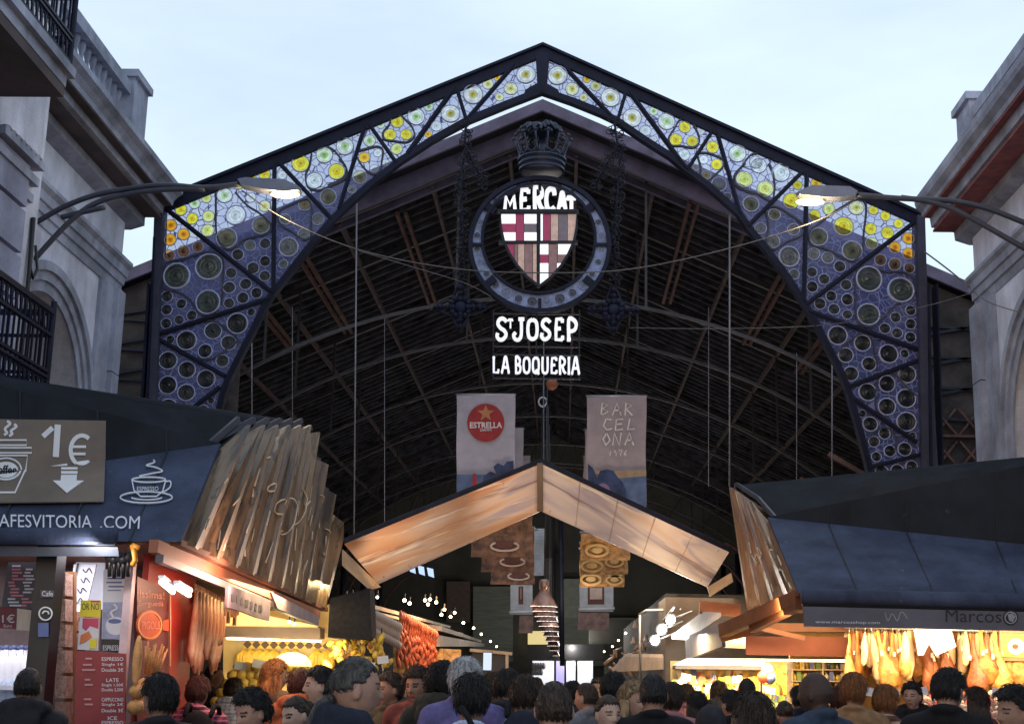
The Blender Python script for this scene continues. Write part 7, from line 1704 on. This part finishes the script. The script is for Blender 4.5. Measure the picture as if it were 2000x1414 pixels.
def d2(cv, t):
    m = MB().use(mat('pale_handwriting', (.80, .70, .62), rough=.8)); 
    H = {'B': [[(.1, 0), (.25, 1), (.8, .85), (.3, .55), (.85, .3), (.1, 0)]], 'A': [[(0, 0), (.5, 1), (.95, 0)], [(.2, .4), (.85, .42)]], 'R': [[(.15, 0), (.25, 1), (.85, .8), (.3, .5), (.95, 0)]], 'C': [[(.9, .9), (.3, .95), (.05, .4), (.4, .02), (.95, .15)]], 'E': [[(.95, .95), (.2, .9), (.1, 0), (.9, .1)], [(.15, .5), (.8, .55)]], 'L': [[(.45, 1), (.2, .05), (.95, .12)]],
         'O': [[(.5, 1), (.1, .5), (.4, 0), (.85, .4), (.5, 1)]], 'N': [[(.05, 0), (.2, 1), (.75, 0), (.95, 1)]], '1': [[(.2, .6), (.6, 1), (.4, 0)]], '9': [[(.8, .7), (.4, 1), (.2, .7), (.7, .6), (.8, .9), (.6, 0)]], '7': [[(.1, 1), (.9, 1), (.4, 0)], [(.3, .5), (.8, .5)]], '6': [[(.8, 1), (.2, .4), (.5, 0), (.8, .3), (.3, .45)]]}
    for row, (s_, xs_, y0, y1) in enumerate((('BAR', (1172, 1196, 1218), 788, 812), ('CEL', (1178, 1200, 1222), 818, 841), ('ONA', (1176, 1196, 1220), 846, 870), ('1976', (1188, 1198, 1208, 1217), 880, 891))):
        for c, x in zip(s_, xs_):
            w_ = 18 if row < 3 else 8
            for st in H[c]: m.cstrip(cv, [(x + u * w_, y1 - v * (y1 - y0)) for u, v in st], 3 if row < 3 else 1.7, .036, .042)
    m.build('handwriting', None, t)
    m = MB().use(SEA); m.cpoly(cv, [(1210, 930), (1262, 926), (1262, 1000), (1205, 1000)], .034, .038); m.use(mat('sand_print', (.38, .24, .14), rough=.8)); m.cpoly(cv, [(1148, 922), (1262, 918), (1262, 930), (1200, 935)], .0385, .042); m.build('landscape_print', None, t)
    m = MB().use(NAVY); m.cpoly(cv, [(1148, 906), (1158, 915), (1166, 935), (1172, 920), (1186, 917), (1198, 920), (1206, 932), (1214, 940), (1222, 955), (1226, 1000), (1150, 1000)], .043, .047); m.use(mat('mauve_print', (.22, .12, .20), rough=.8)); m.cpoly(cv, el(1178, 962, 14, 18, 0, 345, 14), .047, .050); m.build('dark_print', None, t)
banner(28, 892, 770, 1006, 1000, 'grey banner with a red disc and gold star at the left of the nave', BANM, d1); banner(28, 1146, 773, 1262, 1010, 'rose banner with BARCELONA handwriting at the right of the nave', BANM2, d2)
banner(31.7, 925, 836, 1022, 1010, 'plain grey banner second in the left file', BANM); banner(35.6, 950, 890, 1035, 1010, 'plain grey banner third in the left file', BANM); banner(31.7, 1142, 838, 1240, 1010, 'plain rose banner second in the right file', BANM2); banner(35.6, 1139, 890, 1225, 1010, 'plain rose banner third in the right file', BANM2)
CUPB = mat('brown_photo_print', (.20, .09, .045), rough=.7, var=.7, scale=7); CUPO = mat('orange_photo_print', (.42, .20, .06), rough=.7, var=.6, scale=8); SAU = mat('cream_plate_print', (.62, .46, .38), rough=.7); COFF = mat('dark_cup_print', (.13, .045, .03), rough=.7); PURP = mat('purple_photo_print', (.10, .08, .15), rough=.8, var=.6, scale=6)
def cupd(cx_, cy_, sc):
    def f(cv, t):
        m = MB().use(SAU); m.cstrip(cv, el(cx_, cy_ + 3 * sc, 27 * sc, 9 * sc), 4 * sc, .036, .042); m.build('saucer_print', None, t); m = MB().use(COFF); m.cpoly(cv, [(cx_ - 20 * sc, cy_ - 8 * sc), (cx_ + 20 * sc, cy_ - 8 * sc), (cx_ + 13 * sc, cy_ + 7 * sc), (cx_ - 13 * sc, cy_ + 7 * sc)], .043, .047); m.build('cup_print', None, t)
    return f
banner(20.5, 920, 980, 1040, 1088, 'brown banner with a printed coffee cup, uppermost of three under the gable sign', CUPB, cupd(986, 1064, 1)); banner(23, 940, 1030, 1043, 1117, 'brown banner with a printed coffee cup, middle of three under the gable sign', CUPB, cupd(1001, 1095, .88)); banner(26, 958, 1060, 1044, 1141, 'brown banner with a printed coffee cup, lowest of three under the gable sign', CUPB, cupd(1013, 1123, .76))
def bun(cs):
    def f(cv, t):
        m = MB().use(mat('bun_print', (.62, .36, .12), rough=.7))
        for x, y, s_ in cs: m.cstrip(cv, el(x, y, 21 * s_, 11 * s_), 5 * s_, .036, .042); m.cpoly(cv, el(x, y - 1, 11 * s_, 6 * s_, 0, 345, 12), .036, .043)
        m.build('bun_prints', None, t)
    return f
banner(20.5, 1134, 1040, 1230, 1094, 'orange banner with printed buns, front one under the right slope of the gable sign', CUPO, bun([(1166, 1076, 1)])); banner(23, 1133, 1060, 1226, 1122, 'orange banner with printed buns, middle one under the right slope of the gable sign', CUPO, bun([(1156, 1106, .95), (1200, 1098, .8)])); banner(26, 1132, 1070, 1219, 1146, 'orange banner with printed buns, lowest one under the right slope of the gable sign', CUPO, bun([(1154, 1132, .9), (1202, 1117, .75), (1200, 1133, .75)]))
banner(24, 1043, 1034, 1063, 1124, 'narrow pale banner with dark spots left of the centre pole', mat('pale_blue_cloth', (.42, .46, .50), rough=.8))
for k, (x0, x1, y0, y1) in enumerate(((997, 1040, 1142, 1200), (1132, 1198, 1142, 1194))):
    t = thing('notice_panel', ['pale panel with a small dark picture, left below the cup banners', 'pale panel with a small dark picture, right below the bun banners'][k], 'panel', at(x0, y1, 30)); cv = Canvas((0, 30, 0), (0, 1, 0))
    m = MB().use(mat('pale_grey_panel', (.45, .46, .48), rough=.6)); m.cpoly(cv, [(x0, y0), (x1, y0), (x1, y1), (x0, y1)], -.05, 0); m.build('panel', None, t); m = MB().use(COFF); m.cpoly(cv, [(x0 + 16, y0 + 3), (x1 - 18, y0 + 3), (x1 - 18, y0 + 38), (x0 + 16, y0 + 38)], .0, .02); m.use(SAU); m.cpoly(cv, [(x0 + 20, y0 + 6), (x1 - 22, y0 + 6), (x1 - 22, y0 + 28), (x0 + 20, y0 + 28)], .02, .03); m.build('small_picture', None, t)
    m = MB().use(WHITE, True); m.tube([cv.p(x0 - 2, y1 - 4, .1), cv.p(x1 + 2, y1 - 6, .1)], .03, n=6); m.build('tube_lamp', None, t)
    m = MB().use(mat('rosy_panel', (.28, .17, .15), rough=.7, var=.5)); m.cpoly(cv, [(x0 - 2 + 20 * (1 - k), y1 + 2), (x1 - 8 + 10 * (1 - k), y1 + 2), (x1 - 10 + 10 * (1 - k), y1 + 36), (x0 - 4 + 20 * (1 - k), y1 + 36)], -.05, 0); m.build('rosy_sheet', None, t)
# central pole and projector in the nave
m = MB().use(IRON2, True); m.tube([at(1062, 740, 26), at(1060, 905, 26)], .03, n=6); m.tube([at(1095, 1010, 29), at(1098, 1300, 29)], .05, n=8); tag(m.build('centre_pole'), 'slim dark pole in the middle of the nave', 'pole')
pj = thing('ceiling_speaker', 'small reddish horn lamp on the rod above the gable sign', 'lamp', at(1075, 752, 26)); m = MB().use(RUST, True); m.ball(at(1078, 750, 26), (.12, .12, .12), 10, 8); m.build('horn', None, pj); m = MB().use(STEEL, True); m.tube([at(1060 + 8 * math.cos(a), 785 + 9 * math.sin(a), 25.9) for a in [i * .5 for i in range(13)]], .02, n=6); m.build('ring', None, pj)
# rods hanging from the roof
for k, (x, y0, y1, Y_, r) in enumerate(((697, 395, 1062, 22.6, .014), (1425, 420, 950, 22.6, .014), (492, 640, 830, 24.6, .012), (1625, 700, 945, 24.6, .012), (571, 600, 835, 27, .008), (751, 620, 1050, 28, .008), (1384, 600, 950, 28, .008), (1556, 690, 945, 27, .008), (1062, 640, 905, 25, .009))):
    b = MB().use(mat('grey_rod', (.22, .21, .23), rough=.5), True); b.tube([at(x, y0, Y_), at(x + (at(x, y0, Y_).x - at(x, y1, Y_).x) * 0 - (6 if k == 0 else 0), y1, Y_)], r, n=6); tag(b.build('hanging_rod'), ['thick pale rod left of the emblem', 'thick pale rod right of the emblem', 'pale rod close to the left glass', 'pale rod close to the right glass', 'thin rod between the two left pale rods', 'thin rod just right of the thick left rod', 'thin rod just left of the thick right rod', 'thin rod between the two right pale rods', 'thin rod on the centre line below the name sign'][k], 'rod', 'rods hanging in the nave')
# ---- street lamps on the two facades
LEDW = emat('warm_lamp_lens', (1, .66, .26), 4.5)
LAMPH = mat('grey_lamp_head', (.20, .22, .30), rough=.4, var=.15)
def street_lamp(label, head, lens, arms, Y):
    t = thing('street_lamp', label, 'street lamp', at(*head[0], Y)); cv = Canvas((0, Y, 0), (0, 1, 0))
    m = MB().use(LAMPH); top, bot = head[:4], head[4:]
    n = len(top) + len(bot); ol = head
    def ring(w_, dz): return [cv.p(x, y, w_) + Vector((0, 0, dz)) for x, y in ol]
    a, b, c = ring(.10, 0), ring(0, 0), ring(-.10, 0)
    cx_ = sum((p for p in b), Vector()) / n
    a = [cx_ + (p - b[i]) + (b[i] - cx_) * .94 for i, p in enumerate(a)]; c = [cx_ + (p - b[i]) + (b[i] - cx_) * .94 for i, p in enumerate(c)]
    m.solid(a, b); m.solid(b, c); m.build('lamp_head', None, t)
    m = MB().use(LEDW, True); lx0, ly0, lx1, ly1 = lens; p, q = cv.p(lx0, ly0), cv.p(lx1, ly1); mid = (p + q) / 2; m.ball(mid, ((q - p).length / 2, .08, .04), 14, 8); m.build('lens', None, t)
    for pts in arms:
        m = MB().use(mat('lamp_arm_steel', (.055, .06, .085), rough=.45, var=.2), True); m.tube([at(x, y, Y) for x, y in loop(pts, k=5)], .036, n=8); m.build('arm', None, t)
    lamp('POINT', mid - Vector((0, .05, .16)), 22, (1, .75, .4), .08)
    return t
street_lamp('street lamp with two curved arms on the left facade, lit amber', [(464, 354), (480, 351), (560, 355), (589, 369), (588, 376), (560, 380), (510, 374), (470, 365)], (528, 381, 586, 380), [[(468, 360), (400, 367), (310, 362), (200, 378), (130, 402), (72, 434)], [(400, 370), (300, 372), (200, 392), (140, 430), (66, 508)], [(120, 425), (160, 415), (205, 405)]], 16.2)
street_lamp('street lamp with two curved arms on the right facade, lit amber', [(1554, 378), (1582, 366), (1660, 369), (1675, 378), (1672, 386), (1640, 391), (1600, 390), (1556, 385)], (1554, 394, 1610, 396), [[(1674, 381), (1760, 388), (1850, 392), (1930, 408), (2040, 452)], [(1760, 386), (1830, 398), (1900, 428), (2060, 520)]], 16.2)
# ---- cables
def cable(label, pts, Y0, Y1, r=.008):
    L_ = loop(pts, k=6); n = len(L_); m = MB().use(mat('grey_cable', (.12, .115, .12), rough=.6), True); m.tube([at(x, y, Y0 + (Y1 - Y0) * i / (n - 1)) for i, (x, y) in enumerate(L_)], r, n=5); tag(m.build('cable'), label, 'cable')
cable('long sagging cable from the left lamp past the emblem to the right lamp', [(472, 372), (560, 430), (700, 488), (880, 524), (1050, 533), (1230, 526), (1430, 484), (1600, 430), (1680, 385)], 16.3, 16.3)
cable('thin cable crossing low behind the emblem from the left glass', [(700, 490), (800, 520), (905, 552), (960, 580)], 21.2, 21.6, .007)
cable('cable running from the right building corner to the inner hall', [(1905, 570), (1800, 600), (1620, 634), (1400, 642), (1230, 640)], 20.5, 23.5, .007)
cable('short taut cable between the right gate post and the building', [(1806, 492), (1850, 525), (1893, 560)], 21.9, 20.9, .014)
cable('slack cable on the right facade', [(1893, 562), (1930, 590), (1990, 610)], 20.9, 17, .008)
# little white price cards on sticks
for k, (x, y, Y_) in enumerate(((470, 1300, 13.8), (505, 1296, 13.7), (530, 1318, 13.5), (458, 1334, 13.5), (690, 1296, 15.2), (722, 1300, 15.2), (748, 1288, 15.3), (1705, 1352, 14.0), (1745, 1354, 14.0), (1800, 1350, 14.0), (1862, 1352, 14.0), (1905, 1354, 14.0), (1950, 1352, 14.0), (1340, 1322, 17.7), (1388, 1340, 17.7), (1440, 1326, 17.7), (1505, 1348, 17.6))):
    t = thing('price_card', ['white price card on a stick among the fruit', 'white price card on a stick above the meat counter', 'white price card on a stick among the hanging packs'][0 if k < 7 else 1 if k < 13 else 2], 'card', at(x, y, Y_), ['price cards at the fruit', 'price cards at the meat', 'price cards at the packs'][0 if k < 7 else 1 if k < 13 else 2]); o = ORG[t.name]
    m = MB().use(WPAP); q = Matrix.Rotation(r_.uniform(-.3, .3), 3, 'Z') @ Matrix.Rotation(r_.uniform(-.2, .2), 3, 'Y'); m.solid([o + q @ Vector(v) for v in ((-.06, -.004, .04), (.06, -.004, .04), (.06, -.004, -.04), (-.06, -.004, -.04))], [o + q @ Vector(v) for v in ((-.06, .004, .04), (.06, .004, .04), (.06, .004, -.04), (-.06, .004, -.04))]); m.build('card', None, t)
    m = MB().use(STEEL, True); m.tube([o + Vector((0, .008, -.03)), o + Vector((0, .02, -.22))], .004, n=5); m.build('stick', None, t)
# ================================================================ stall and sign lamps, plus added fill lights
W1, W2, W3 = (1, .62, .26), (1, .72, .42), (1, .80, .78)
lamp('AREA', (-4.2, 9.5, 2.42), 22, (.95, .92, 1), (2.4, .5), 'kiosk_light')
lamp('POINT', (at(200, 1110, 8.7).x, 8.55, 2.42), 12, (1, .92, .9), .08, 'kiosk_spot')
lamp('POINT', (XS + .55, 9.9, 2.3), 26, (1, .55, .38), .1, 'bakery_light')
lamp('AREA', (XS + .4, 11.3, 2.35), 32, (1, .62, .32), (.3, 1.6), 'bacon_light')
lamp('AREA', (-3.3, 14.6, 2.6), 55, (1, .74, .36), (1.8, .8), 'fruit_light')
lamp('AREA', (-3.0, 15.2, 1.9), 10, (1, .78, .45), (1.2, .3), 'fruit_shelf_light', target=(-3.2, 16, 2.0))
lamp('POINT', (at(570, 1320, 13.5).x, 13.4, 1.85), 6, (1, .8, .4), .1, 'fruit_dome_light')
lamp('AREA', (at(830, 1200, 21).x + .4, 20.8, 2.9), 75, (1, .58, .28), (.6, 2.5), 'inner_left_light')
lamp('AREA', (3.7, 14.15, 2.35), 90, (1, .68, .33), (3.2, .4), 'ham_light', target=(3.7, 15.5, 1.7))
lamp('AREA', (at(1420, 1280, 17.6).x, 17.4, 2.25), 150, (1, .74, .38), (1.6, .5), 'goods_light')
lamp('AREA', (at(1330, 1240, 20).x, 20.5, 2.85), 40, (1, .72, .45), (1.5, 2), 'inner_right_fill')  # added fill that brightens the inner right stalls
lamp('POINT', at(1290, 1230, 19.2), 30, (1, .92, .8), .1, 'flood_light')
# uplights that wash the gable sign and the timber sides
for p, tg, e in ((at(775, 1120, 16.0), gp(790, 1085, 16.7), 11), (at(1335, 1112, 17.0), gp(1325, 1080, 17.6), 10), (at(1045, 1010, 16.1), gp(1052, 950, 17), 12), (at(905, 1090, 15.4), gp(920, 1020, 16.8), 6), (at(1190, 1080, 15.8), gp(1190, 1020, 17), 6)):
    lamp('SPOT', p, e, (1, .72, .46), .06, 'sign_uplight', target=tg, spot=120)
lamp('SPOT', Vector((.3, 11.8, 2.2)), 44, (1, .60, .28), .25, 'timber_wash', target=Vector((-2.3, 12.2, 3.2)), spot=90)
lamp('SPOT', Vector((.6, 16.5, 2.3)), 34, (1, .60, .30), .25, 'timber_wash', target=Vector((2.5, 16.5, 3.1)), spot=80)
# glow of the inner stalls up into the nave
for y in (27, 35, 44, 53):
    lamp('AREA', (XC, y, 3.0), 42, (1, .90, .92), (7, 3), 'nave_glow', target=(XC, y + .5, 12))
for y, e in ((26, 55), (34, 55), (42, 60), (50, 90), (58, 240)): lamp('POINT', (XC + .9, y, 3.0), e, (1, .94, .86), .3, 'aisle_fill')  # pendant glow boosted by added fill, strongest at the far wall
crowd()
